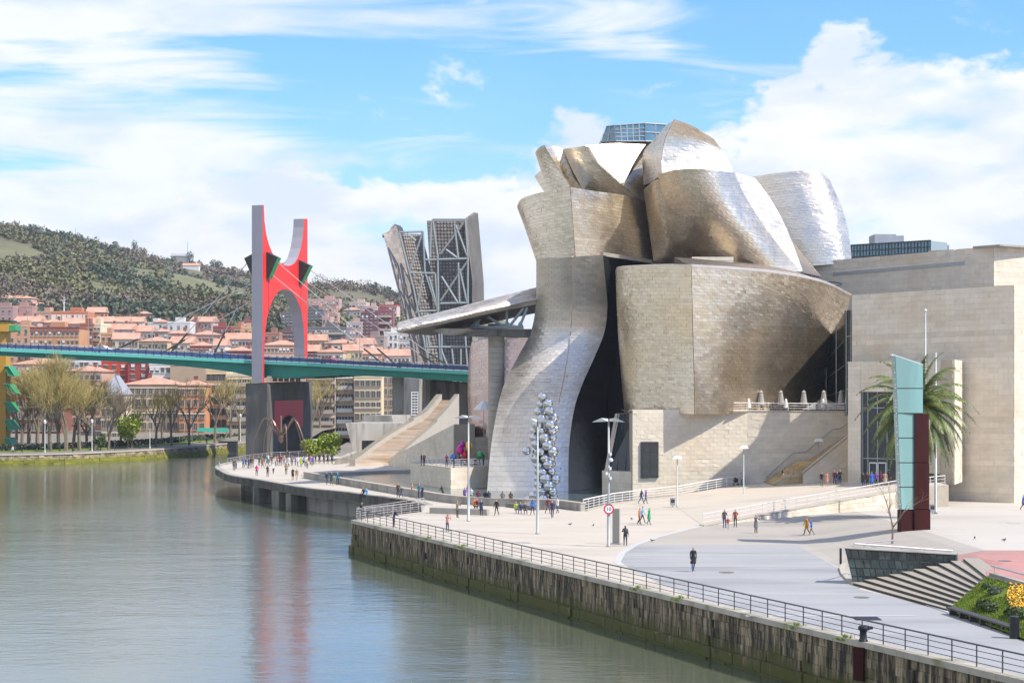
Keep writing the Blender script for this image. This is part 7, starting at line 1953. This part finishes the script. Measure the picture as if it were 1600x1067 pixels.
# stroller
st_ = empty('pushchair', (P(1156, 757, 224).x - .5, 224.2, zt(28.4, 0) + .02), 'black pushchair beside the person at the railing', 'pushchair')
mb = MB(); mb.prism([(-.25, -.25, .35), (.25, -.25, .35), (.32, -.25, .75), (-.1, -.25, 1.0), (-.3, -.25, .7)], (0, .5, 0)); mb.build('seat', M['print_black'], st_)
mb = MB(); mb.bar((.3, 0, .8), (.62, 0, 1.05), .03, 5); mb.bar((-.2, 0, .35), (.2, 0, .1), .025, 5); mb.bar((.25, 0, .4), (-.2, 0, .1), .025, 5); mb.build('frame', M['steel'], st_)
for x in (-.28, .28):
    for y in (-.24, .24): mb = MB(); mb.prism([(x + .12*math.cos(a*math.pi/5), y, .12 + .12*math.sin(a*math.pi/5)) for a in range(10)], (0, .04, 0)); mb.build('wheel', M['print_black'], st_)
# pigeons
pg = MB(); pg.lathe([(.005, -.16), (.05, -.09), (.075, 0), (.06, .08), (.02, .13)], 8)
for i, v in enumerate(pg.v): pg.v[i] = (v[2], v[1], v[0]*1.0 + .13)
pg.lathe([(.005, .17), (.035, .20), (.035, .24), (.005, .27)], 7, (.12, 0, 0)); pg.bar((.15, 0, .22), (.19, 0, .215), .01, 4); pg.bar((-.12, 0, .13), (-.24, 0, .11), .035, 4, 0, .02); pg.bar((0, -.03, .08), (0, -.03, 0), .008, 3); pg.bar((0, .03, .08), (0, .03, 0), .008, 3)
pgm = pg.mesh('pigeon', M['pigeon'])
for i, (px, py, z, w) in enumerate(((891, 820.5, 0, 'leftmost on the cream paving'), (927, 822, 0, 'on the cream paving left of the sign lamp'), (987, 812, 0, 'near the couple in orange and green'), (1019, 846, 0, 'on the border of the grey paving'), (1523, 846, 1.5, 'on the pale upper square'), (1569, 850, 1.5, 'on the upper square nearest the right edge'))):
    p = G(px, py, z); o = inst('pigeon', pgm, None, (p.x, p.y, zg(p.x, p.y)), i * 1.1); tag(o, 'dark pigeon standing ' + w, 'bird', 'pigeons on the plaza')
# ------------------------------------------------------------------ people
CLOTH = {}
def cloth(nm, c):
    if nm not in CLOTH: CLOTH[nm] = plain('cloth_' + nm.replace(' ', '_'), c, .85, 0, .12, 6)
    return CLOTH[nm]
COLR = {'black': (.018,.018,.02), 'navy': (.02,.028,.07), 'jeans blue': (.045,.085,.19), 'grey': (.14,.14,.145), 'dark grey': (.055,.055,.06), 'khaki': (.17,.15,.10), 'mustard': (.45,.23,.02), 'orange': (.50,.17,.03), 'green': (.015,.30,.10), 'dark green': (.02,.07,.045), 'teal': (.02,.15,.20), 'blue': (.025,.13,.50), 'purple': (.16,.05,.33), 'red': (.45,.02,.03), 'brick red': (.30,.06,.035), 'maroon': (.14,.02,.05), 'pink': (.50,.22,.20), 'magenta': (.50,.02,.20), 'white': (.66,.65,.63), 'beige': (.40,.32,.22), 'tan': (.30,.19,.10), 'yellow green': (.34,.42,.03), 'light blue': (.15,.42,.70), 'brown': (.09,.05,.03), 'light grey': (.36,.36,.37), 'salmon': (.48,.22,.16)}
def person_proto(pose, coat=False):
    """one continuous skinned body; returns mesh with 5 slots: top, trousers, shoes, skin, hair"""
    J, E, RAD = [], [], []
    def v(p, r, parent=None):
        J.append(Vector(p)); RAD.append(r if hasattr(r, '__len__') else (r, r))
        if parent is not None: E.append((parent, len(J) - 1))
        return len(J) - 1
    sit = pose == 'sit'
    hz = .50 if sit else .93
    lean = {'stand': 0, 'walk': .03, 'stride': .04, 'photo': 0, 'sit': .06, 'lean': .16}[pose]
    pel = v((0, 0, hz), (.155, .115)); sp1 = v((0, -lean*.4, hz + .20), (.135, .105), pel); ch = v((0, -lean, hz + .40), (.165, .12), sp1); ub = v((0, -lean*1.1, hz + .50), (.11, .085), ch)
    nk = v((0, -lean*1.15, hz + .58), (.052, .055), ub); hd = v((0, -lean*1.2 - .015, hz + .67), (.078, .092), nk); ht = v((0, -lean*1.2 - .01, hz + .775), (.062, .075), hd)
    sh = Vector((0, -lean*1.05, hz + .48))
    hands = []
    for s in (-1, 1):
        sw = {'walk': .16*s, 'stride': -.22*s}.get(pose, 0)
        a = v(sh + Vector((s*.18, 0, -.02)), .058, ub)
        if pose == 'photo': el_, wr = Vector((s*.26, -.22, hz + .28)), Vector((s*.09, -.34, hz + .60))
        elif pose == 'sit': el_, wr = Vector((s*.24, -.12, hz + .20)), Vector((s*.12, -.34, hz + .10))
        elif pose == 'lean': el_, wr = Vector((s*.26, -.22, hz + .26)), Vector((s*.16, -.44, hz + .16))
        elif pose == 'stand' and s > 0: el_, wr = Vector((.25, .02, hz + .22)), Vector((.16, -.18, hz + .30))
        else: el_, wr = sh + Vector((s*.225, sw*.45, -.28)), sh + Vector((s*.24, sw*.9 - .03, -.52))
        e = v(el_, .044, a); w = v(wr, .031, e); d = (wr - el_).normalized(); h = v(wr + d*.085, (.035, .020), w); hands.append((wr + d*.08, d, s))
        st = {'walk': -.20*s, 'stride': .26*s}.get(pose, 0.0)
        hip = v((s*.095, 0, hz - .05), .088, pel)
        if sit: kn, an, to = (s*.13, -.42, hz + .02), (s*.14, -.46, .09), (s*.15, -.60, .045)
        else: kn, an, to = (s*.10, -st*.45 - .03, .50), (s*.105, -st + (.10 if st < 0 else 0), .09 + (.05 if st < -.1 else 0)), (s*.12, -st - .14 + (.10 if st < 0 else 0), .040)
        k = v(kn, .060, hip); n_ = v(an, .042, k); t = v(to, (.040, .032), n_)
    me = bpy.data.meshes.new('body'); me.from_pydata([tuple(p) for p in J], E, []); ob = bpy.data.objects.new('tmp', me); COL.objects.link(ob)
    md = ob.modifiers.new('s', 'SKIN'); md.use_smooth_shade = True
    for i, sv in enumerate(me.skin_vertices[0].data): sv.radius = RAD[i]; sv.use_root = (i == 0)
    ob.modifiers.new('d', 'SUBSURF').levels = 1
    bpy.context.view_layer.update(); dg = bpy.context.evaluated_depsgraph_get(); m2 = bpy.data.meshes.new_from_object(ob.evaluated_get(dg)); bpy.data.objects.remove(ob)
    V = [Vector(x.co) for x in m2.vertices]; Fc = [tuple(p.vertices) for p in m2.polygons]
    headc = J[hd] * .55 + J[ht] * .45
    wr_pts = [h[0] for h in hands]
    mi = []
    for f in Fc:
        c = sum((V[i] for i in f), Vector()) / len(f)
        if (c - headc).length < .17 and c.z > hz + .575:
            q = c - headc; mi.append(4 if (q.z > .045 or q.y > .025) else 3)
        elif c.z > hz + .555 and abs(c.x) < .09 and (c - J[nk]).length < .09: mi.append(3)
        elif min((c - w).length for w in wr_pts) < .075: mi.append(3)
        elif c.z < .085: mi.append(2)
        else:
            low = hz - .06 if not sit else hz - .02
            if coat and not sit: low = .62
            leg = c.z < low or (sit and c.y < -.12 and c.z < hz + .09 and abs(c.x) < .2 and min((c - w).length for w in wr_pts) > .12)
            mi.append(1 if leg else 0)
    mb = MB(); mb.v = [tuple(p) for p in V]; mb.f = list(Fc); mb.m = mi; mb.t = [0.0]*len(Fc)
    for (hp, d, s) in hands:                       # five fingers, the thumb from the side of the palm
        side = d.cross(Vector((0, 1, 0.2))).normalized(); cur = Vector((0, -1, 0)) - d * d.dot(Vector((0, -1, 0)));  cur = cur.normalized() if cur.length > .01 else Vector((0, 0, -1))
        for k, ln in enumerate((.060, .072, .078, .070)):
            b0 = hp + side * ((k - 1.5) * .018) ; b1 = b0 + d*ln*.6 + cur*.008; b2 = b1 + d*ln*.45 + cur*.028; mb.bar(b0, b1, .0095, 4, 3, .0085); mb.bar(b1, b2, .0085, 4, 3, .006)
        t0 = hp - d*.045 + side * (-s) * .025; t1 = t0 + side*(-s)*.025 + d*.035 + cur*.012; mb.bar(t0, t1, .011, 4, 3, .009); mb.bar(t1, t1 + d*.03 + cur*.014, .009, 4, 3, .007)
    hx = headc
    mb.add([hx + Vector((-.014,-.085,-.02)), hx + Vector((.014,-.085,-.02)), hx + Vector((0,-.112,-.03)), hx + Vector((0,-.088,.02))], [(0,1,2),(1,3,2),(3,0,2)], 3)
    for s in (-1, 1):
        mb.box(hx.x + s*.032 - .012, hx.x + s*.032 + .012, hx.y - .096, hx.y - .080, hx.z + .012, hx.z + .024, 2)
        mb.box(hx.x + s*.082 - .008, hx.x + s*.082 + .008, hx.y - .02, hx.y + .02, hx.z - .02, hx.z + .03, 3)
    mb.box(hx.x - .024, hx.x + .024, hx.y - .094, hx.y - .078, hx.z - .058, hx.z - .05, 2)
    if coat and not sit:
        n = 14; ring = lambda r1, r2, z: [(r1*math.cos(2*math.pi*i/n), r2*math.sin(2*math.pi*i/n) - .01, z) for i in range(n)]
        a, b = ring(.175, .135, hz + .08), ring(.215, .175, .56); mb.add(a + b, [(i, n+i, n+(i+1) % n, (i+1) % n) for i in range(n)], 0)
    m3 = mb.mesh('person', [M['print_black']]*5, True)
    bpy.data.meshes.remove(m2)
    return m3
PROTO = {}
for ps in ('stand', 'walk', 'stride', 'photo', 'sit', 'lean'): PROTO[ps] = person_proto(ps)
for ps in ('stand', 'walk', 'photo'): PROTO[ps + '_coat'] = person_proto(ps, True)
def person(x, y, z, pose, top, trs, label, rz=0.0, h=1.72, hair='hair', group=None):
    me = PROTO[pose]
    o = bpy.data.objects.new('person', me); o.location = (x, y, z); o.rotation_euler = (0, 0, rz); s = h / 1.72; o.scale = (s, s, s)
    link(o)
    for i, m_ in enumerate((cloth(top, COLR[top]), cloth(trs, COLR[trs]), M['shoe'], M['skin'], M[hair])):
        o.material_slots[i].link = 'OBJECT'; o.material_slots[i].material = m_
    return tag(o, label, 'person', group)
def at_ground(px, py, zf=None):
    z = 0.0
    for _ in range(6):
        p = G(px, py, z); z = (zf or zg)(p.x, p.y)
    return p.x, p.y, z
def pp_(px, py, pose, top, trs, label, rz=0.0, h=1.72, hair='hair', zf=None, group=None):
    x, y, z = at_ground(px, py, zf); return person(x, y, z + .012, pose, top, trs, label, R(rz), h, hair, group)
TR = lambda x, y: zt(x, y)
PL = [
 (1083,893,'walk_coat','black','jeans blue','person in a long black coat and jeans walking alone across the grey paving towards us',10,1.80,'hair',None),
 (977,853,'stand','navy','navy','person in dark navy clothes with a backpack standing by the sign lamp, back to us',170,1.74,'hair',None),
 (999,820,'walk','orange','brown','person in an orange jacket walking with one in blue beside the person in green',60,1.68,'hair_fair',None),
 (1003.5,818,'stride','light blue','dark grey','person in a light blue jacket half hidden by the one in orange',75,1.70,'hair',None),
 (1014,820,'walk_coat','green','jeans blue','person in a bright green coat walking on the cream paving',55,1.68,'hair_fair',None),
 (1002,787,'stride','navy','jeans blue','person in a dark top and jeans walking beside the one in purple',70,1.68,'hair',None),
 (1009,787,'walk','purple','jeans blue','person in a purple top walking by the pale railing',70,1.68,'hair',None),
 (1132,825,'stand','dark grey','jeans blue','tall person in a dark grey jacket standing with the child in red',20,1.78,'hair',None),
 (1137.5,827,'stand','red','light grey','small child in a red jacket standing between two adults',0,1.12,'hair_fair',None),
 (1149,824,'stand','brick red','dark grey','person in a brick red jacket and dark trousers standing next to the child in red',-20,1.74,'hair',None),
 (1181,833,'photo_coat','grey','black','person in a grey coat and black leggings taking a photo on the tan paving',30,1.70,'hair_fair',None),
 (1260.5,836,'walk_coat','mustard','black','person in a mustard yellow coat walking with a child in blue',-80,1.70,'hair',None),
 (1268,836,'stride','blue','khaki','child in a bright blue jacket walking beside the mustard coat',-80,1.42,'hair',None),
 (1158,759,'stand','light grey','dark grey','person in a light grey top standing with the pushchair by the railing end',90,1.72,'hair',TR),
 (1284,760,'stand','black','khaki','person in black top and khaki trousers standing at the foot of the stair wall',0,1.70,'hair_fair',TR),
 (1292,760,'stand_coat','salmon','beige','person in a salmon coat standing at the foot of the stair wall',180,1.72,'hair_fair',TR),
 (1304,757,'stand','maroon','navy','person in a maroon top standing in the small group left of the museum doors',0,1.70,'hair_fair',TR),
 (1308,758,'stand','navy','jeans blue','person in navy and jeans in the middle of the group left of the museum doors',30,1.62,'hair',TR),
 (1312.5,757,'stand_coat','black','navy','person in a long black coat in the small group left of the museum doors',-20,1.76,'hair',TR),
 (1349,762,'stand','black','navy','person in black at the left end of the queue behind the terrace railing',180,1.72,'hair_fair',TR),
 (1355,761,'stand','brown','navy','person in brown, second from the left in the queue at the museum doors',150,1.70,'hair_fair',TR),
 (1362,761,'stand_coat','blue','navy','person in a blue coat in the queue behind the terrace railing',170,1.76,'hair_fair',TR),
 (1369,760,'stand','purple','black','person in purple in the queue behind the terrace railing',200,1.66,'hair_fair',TR),
 (1376,760,'stand','maroon','dark grey','person in maroon in the queue behind the terrace railing',180,1.70,'hair',TR),
 (1383,760,'stand_coat','beige','black','person in a beige coat in the queue behind the terrace railing',160,1.70,'hair',TR),
 (1389,758,'stand','black','brown','tall person in black at the right end of the queue at the museum doors',190,1.80,'hair',TR),
 (699,831,'photo','pink','jeans blue','person in a pink top and jeans taking a photo by the quay railing',150,1.66,'hair_fair',None),
 (714.5,809,'photo','khaki','dark grey','person in khaki holding up a camera near the bench wall',60,1.74,'hair',None),
 (752,806,'stand_coat','navy','black','person in a dark coat and black leggings at the right end of the bench wall',20,1.68,'hair',None),
 (776,805.5,'walk','black','black','person all in black walking between bench wall and lamp',-30,1.68,'hair_fair',None),
 (832,805,'walk','blue','navy','person with a bright blue jacket walking left of the lamp by the mirrored balls',160,1.66,'hair',None),
 (856,803,'stride','maroon','dark grey','person in maroon walking at the foot of the mirrored balls',30,1.72,'hair',None),
 (863,809.5,'walk','navy','navy','tall dark dressed person walking in front of the mirrored balls',10,1.80,'hair_fair',None),
 (871,802,'stride','white','jeans blue','person in a white top and jeans walking right of the mirrored balls',-40,1.68,'hair',None),
 (615,824,'lean','navy','black','person in navy leaning on the quay railing at its far end',120,1.74,'hair',None),
 (562,811,'lean','black','light grey','person in black leaning in the far corner of the quay railings',100,1.68,'hair',None),
 (622,777,'stand','brown','navy','person in a brown jacket standing on the promenade beside a child',0,1.72,'hair',None),
 (627,778,'stride','dark grey','jeans blue','child in dark grey and jeans beside the person in brown on the promenade',40,1.35,'hair',None),
 (643.5,776,'walk','salmon','light grey','person in a salmon top walking on the promenade',90,1.70,'hair_fair',None),
 (655,778,'stand','teal','jeans blue','person in a teal jacket and jeans on the promenade',20,1.76,'hair',None),
 (660,781,'stand','navy','navy','person in navy close beside the one in teal on the promenade',-60,1.72,'hair',None),
 (692,780,'lean','black','black','person in black leaning back on the pool wall',-120,1.68,'hair',None),
 (726,784,'stand','purple','navy','person in purple standing left of the left winged lamp by the pool wall',40,1.66,'hair',None),
 (736,785,'stand','white','dark grey','person in a white top right behind the left winged lamp',-30,1.72,'hair_fair',None),
 (510.5,757,'walk','navy','jeans blue','person in a navy jacket, left of a trio walking on the promenade',20,1.68,'hair_fair',None),
 (518,757.5,'stand_coat','dark green','khaki','person in a dark green coat, middle of a trio walking on the promenade',10,1.74,'hair',None),
 (527.5,758,'walk','teal','navy','person in a teal jacket, right of a trio walking on the promenade',0,1.78,'hair',None),
 (457.5,750,'stand_coat','black','tan','person in a black coat walking beside one in tan on the promenade',40,1.72,'hair',None),
 (463.5,751,'walk','tan','beige','person in tan clothes walking on the promenade',20,1.70,'hair_fair',None),
 (401,743.5,'stand','magenta','navy','person with a magenta bag standing on the promenade curve',180,1.66,'hair_fair',None),
 (418,745,'stand','brown','black','person in brown standing right of the magenta one on the promenade curve',160,1.70,'hair',None),
 (427,740.5,'walk','white','navy','person in a white and navy outfit walking on the promenade curve',30,1.70,'hair_fair',None),
 (447,742,'stand','tan','dark grey','person in tan carrying a child in blue on the shoulders',180,1.78,'hair',None),
 (365.5,735.5,'stand','dark grey','black','person in dark grey standing near the rounded end of the promenade',30,1.76,'hair',None),
 (369,733,'lean','grey','navy','person in grey leaning at the rounded end of the promenade',-40,1.70,'hair',None),
]
for (px, py, pose, top, trs, lab, rz, h, hair, zf) in PL:
    pp_(px, py, pose, top, trs, lab, rz, h, hair, zf, 'visitors round the museum')
# seated people
def sitter(p, top, trs, label, rz, h=1.72, hair='hair', drop=.50): person(p[0], p[1], p[2] - drop * h / 1.72, 'sit', top, trs, label, R(rz), h, hair, 'visitors round the museum')
for (x, y, i, top, trs, lab) in ((33.7, 222.9, 5, 'black', 'navy', 'person in black sitting highest and leftmost on the sandstone stairs'), (33.45, 220.1, 4, 'white', 'navy', 'person in white sitting low on the sandstone stairs'), (33.9, 219.3, 5, 'navy', 'black', 'person in navy sitting between the white and the blue one on the stairs'), (34.4, 218.8, 6, 'blue', 'jeans blue', 'person in blue sitting rightmost on the sandstone stairs')):
    sitter((x, y, zst + stair_z(i) + .04), top, trs, lab, -80)
for (px, py, top, trs, lab, rz, zz) in ((343, 728, 'light grey', 'navy', 'person in light grey sitting on the edge at the tip of the promenade', -60, .12), (568.5, 771, 'black', 'brown', 'person in black, left of two sitting on the promenade edge', -40, .12), (573.5, 771.5, 'light blue', 'navy', 'person in light blue, right of two sitting on the promenade edge', -40, .12),
        (741, 789, 'orange', 'brown', 'person in orange sitting on the bench wall at its right end', 30, .62), (745.5, 790, 'maroon', 'black', 'person in maroon sitting on the bench wall beside the orange one', -20, .62),
        (806, 795, 'yellow green', 'jeans blue', 'person in yellow green sitting on the dark stone bench', 20, .45), (813.5, 795.5, 'jeans blue', 'jeans blue', 'person in denim sitting on the dark stone bench next to the yellow green one', -10, .45), (820, 796, 'dark grey', 'black', 'person in dark grey sitting at the right of the dark stone bench', 10, .45)):
    p = G(px, py, zz); sitter((p.x, p.y, zz), top, trs, lab, rz)
CAPY = [(747,'maroon','reddish brown wrap'),(758,'black','black jacket'),(763.5,'navy','navy jacket'),(785,'khaki','khaki jacket'),(798,'brown','brown jacket')]
for px, top, w in CAPY:
    k = (px - CX) / F; best = None
    for a, b in zip(INN[:-1], INN[1:]):
        fa, fb = a[0] - k*a[1], b[0] - k*b[1]
        if fa * fb <= 0 and fa != fb: t = fa / (fa - fb); best = (a[0] + t*(b[0]-a[0]), a[1] + t*(b[1]-a[1]) + .30)
    sitter((best[0], best[1], .92), top, 'navy', 'person in a %s on the pool wall right of the left winged lamp' % w, 170)
# child on shoulders, with blue jacket
x, y, z = at_ground(447, 742); person(x, y + .05, z + 1.46 - .50*.62, 'sit', 'light blue', 'navy', 'child in light blue riding on the shoulders of the person in tan', R(180), 1.07, 'hair', 'visitors round the museum')
# backpack
x, y, z = at_ground(977, 853); bk = empty('backpack', (x + .04, y - .17, z + 1.02), 'dark backpack worn by the person by the sign lamp', 'backpack')
mb = MB(); mb.lathe([(.10, 0), (.16, .06), (.17, .28), (.12, .44), (.04, .48)], 10); m_ = mb.mesh('pack', M['wood_dark'], True)
for vv_ in m_.vertices: vv_.co.y *= .62
inst('pack', m_, bk); mb = MB(); mb.box(-.10, .10, -.16, -.09, .06, .22); mb.build('pocket', M['frame_dark'], bk)
# the crowd at the tip of the promenade and on the podium
tops = ['blue','navy','black','red','dark grey','white','salmon','teal','maroon','grey','pink','beige','brown','yellow green','purple','orange']
crowd = [(380,731,'blue'),(384,731.5,'navy'),(388.5,732,'jeans blue'),(392,731.5,'black'),(395.5,730.5,'maroon'),(405,728,'black'),(409,727.5,'grey'),(410.5,731.5,'orange'),(412,725,'dark grey'),(417.5,729,'teal'),(419.5,724.5,'white'),(424.5,727,'brown'),(430,728,'light grey'),(433,727,'salmon'),(437,727.5,'maroon'),(440.5,727,'navy'),(444,725.5,'beige'),(449,718,'black'),(451,729,'white'),(456,728,'grey'),(461.5,727.5,'purple'),(465,729,'white'),(470.5,729.5,'yellow green'),(474,728,'light blue'),(478,730,'white'),(480.5,732,'beige'),(485,726,'pink'),(488,728.5,'blue'),(489.5,725,'maroon'),(493,725.5,'brown')]
LOCW = ['on the promenade tip left of the bronze pipes','under the bronze pipes','in the crowd right of the bronze pipes','in front of the yellow green trees']
used = {}
for i, (px, py, top) in enumerate(crowd):
    loc = LOCW[0] if px < 400 else LOCW[1] if px < 435 else LOCW[2] if px < 468 else LOCW[3]
    trs = ('navy', 'dark grey', 'jeans blue', 'khaki')[(i + i // 12) % 4]
    lab = '%s top, %s trousers, person %s' % (top, trs, loc)
    used[lab] = used.get(lab, 0) + 1
    pp_(px, py, ('stand', 'walk', 'stand_coat', 'stride')[(i * 7) % 4] if i % 5 else 'photo', top, trs, lab, (i * 67) % 360, 1.58 + .05 * (i % 5), ('hair', 'hair_fair')[i % 2], None, 'crowd at the end of the promenade')
for px, w, h in ((499,'leftmost',1.72),(506,'second from the left',1.76),(512,'second from the right',1.70),(518.5,'rightmost',1.80)):
    pp_(px, 725, 'stand', 'black' if px != 512 else 'navy', 'black', 'dark dressed person, %s of four in a row near the ramp foot' % w, 175, h, 'hair', None, 'four people near the ramp foot')
PODZ = lambda x, y: 2.49
for (px, py, top, trs, w) in ((658.5, 728, 'black', 'dark grey', 'left of a pair at the left end'), (663, 728, 'brown', 'navy', 'right of a pair at the left end'), (698, 729.5, 'maroon', 'navy', 'in front of the glossy coloured forms'), (709.5, 731, 'dark green', 'black', 'in dark green right of the coloured forms'), (720, 729.5, 'navy', 'navy', 'under the green form'), (729.5, 724, 'maroon', 'black', 'beside the left winged lamp pole'), (742.5, 727, 'khaki', 'dark grey', 'right of the lamp pole'), (750.5, 725, 'black', 'navy', 'left of a pair at the right end'), (755.5, 727, 'dark grey', 'black', 'right of a pair at the right end')):
    pp_(px, py, 'stand', top, trs, 'person in %s on the viewing podium, %s' % (top, w), (px * 7) % 360, 1.70, 'hair', PODZ, 'people on the viewing podium')
pp_(1598.5, 797, 'walk', 'blue', 'navy', 'person in a blue jacket cut off by the right edge of the picture', 80, 1.66, 'hair', None, 'visitors round the museum')
# guests at the cafe
for px, top, w in ((1190, 'navy', 'left'), (1199, 'black', 'middle'), (1208, 'dark grey', 'right')):
    p = P(px, 644, 228.9); sitter((p.x, p.y, 10.5), top, 'black', 'cafe guest in %s, %s of three sitting behind the terrace railing' % (top, w), (px * 31) % 360)
# a few strollers on the far bank
for i, (px, top) in enumerate(((26,'white'),(40,'black'),(120,'maroon'),(186,'navy'),(226,'black'),(330,'dark grey'))):
    b = bank_at(px); person(b.x - 1.5, b.y + 2.5, BZ + .03, ('walk', 'stride', 'stand')[i % 3], top, 'navy', 'tiny person in %s on the far bank path, %s from the left' % (top, ORD[i]), i * 1.3, 1.72, 'hair', 'people on the far bank')
# ------------------------------------------------------------------ air
HAZE = bpy.data.materials.new('haze'); HAZE.use_nodes = True
ht_ = HAZE.node_tree; ht_.nodes.clear()
pv = ht_.nodes.new('ShaderNodeVolumePrincipled'); pv.inputs['Color'].default_value = (.80, .88, 1.0, 1); pv.inputs['Density'].default_value = 0.00008; pv.inputs['Anisotropy'].default_value = .2
mo = ht_.nodes.new('ShaderNodeOutputMaterial'); ht_.links.new(pv.outputs[0], mo.inputs['Volume'])
mb = MB(); mb.box(-3100, 3100, -3100, 5100, -8, 240); o = mb.build('haze', HAZE); o['kind'] = 'stuff'
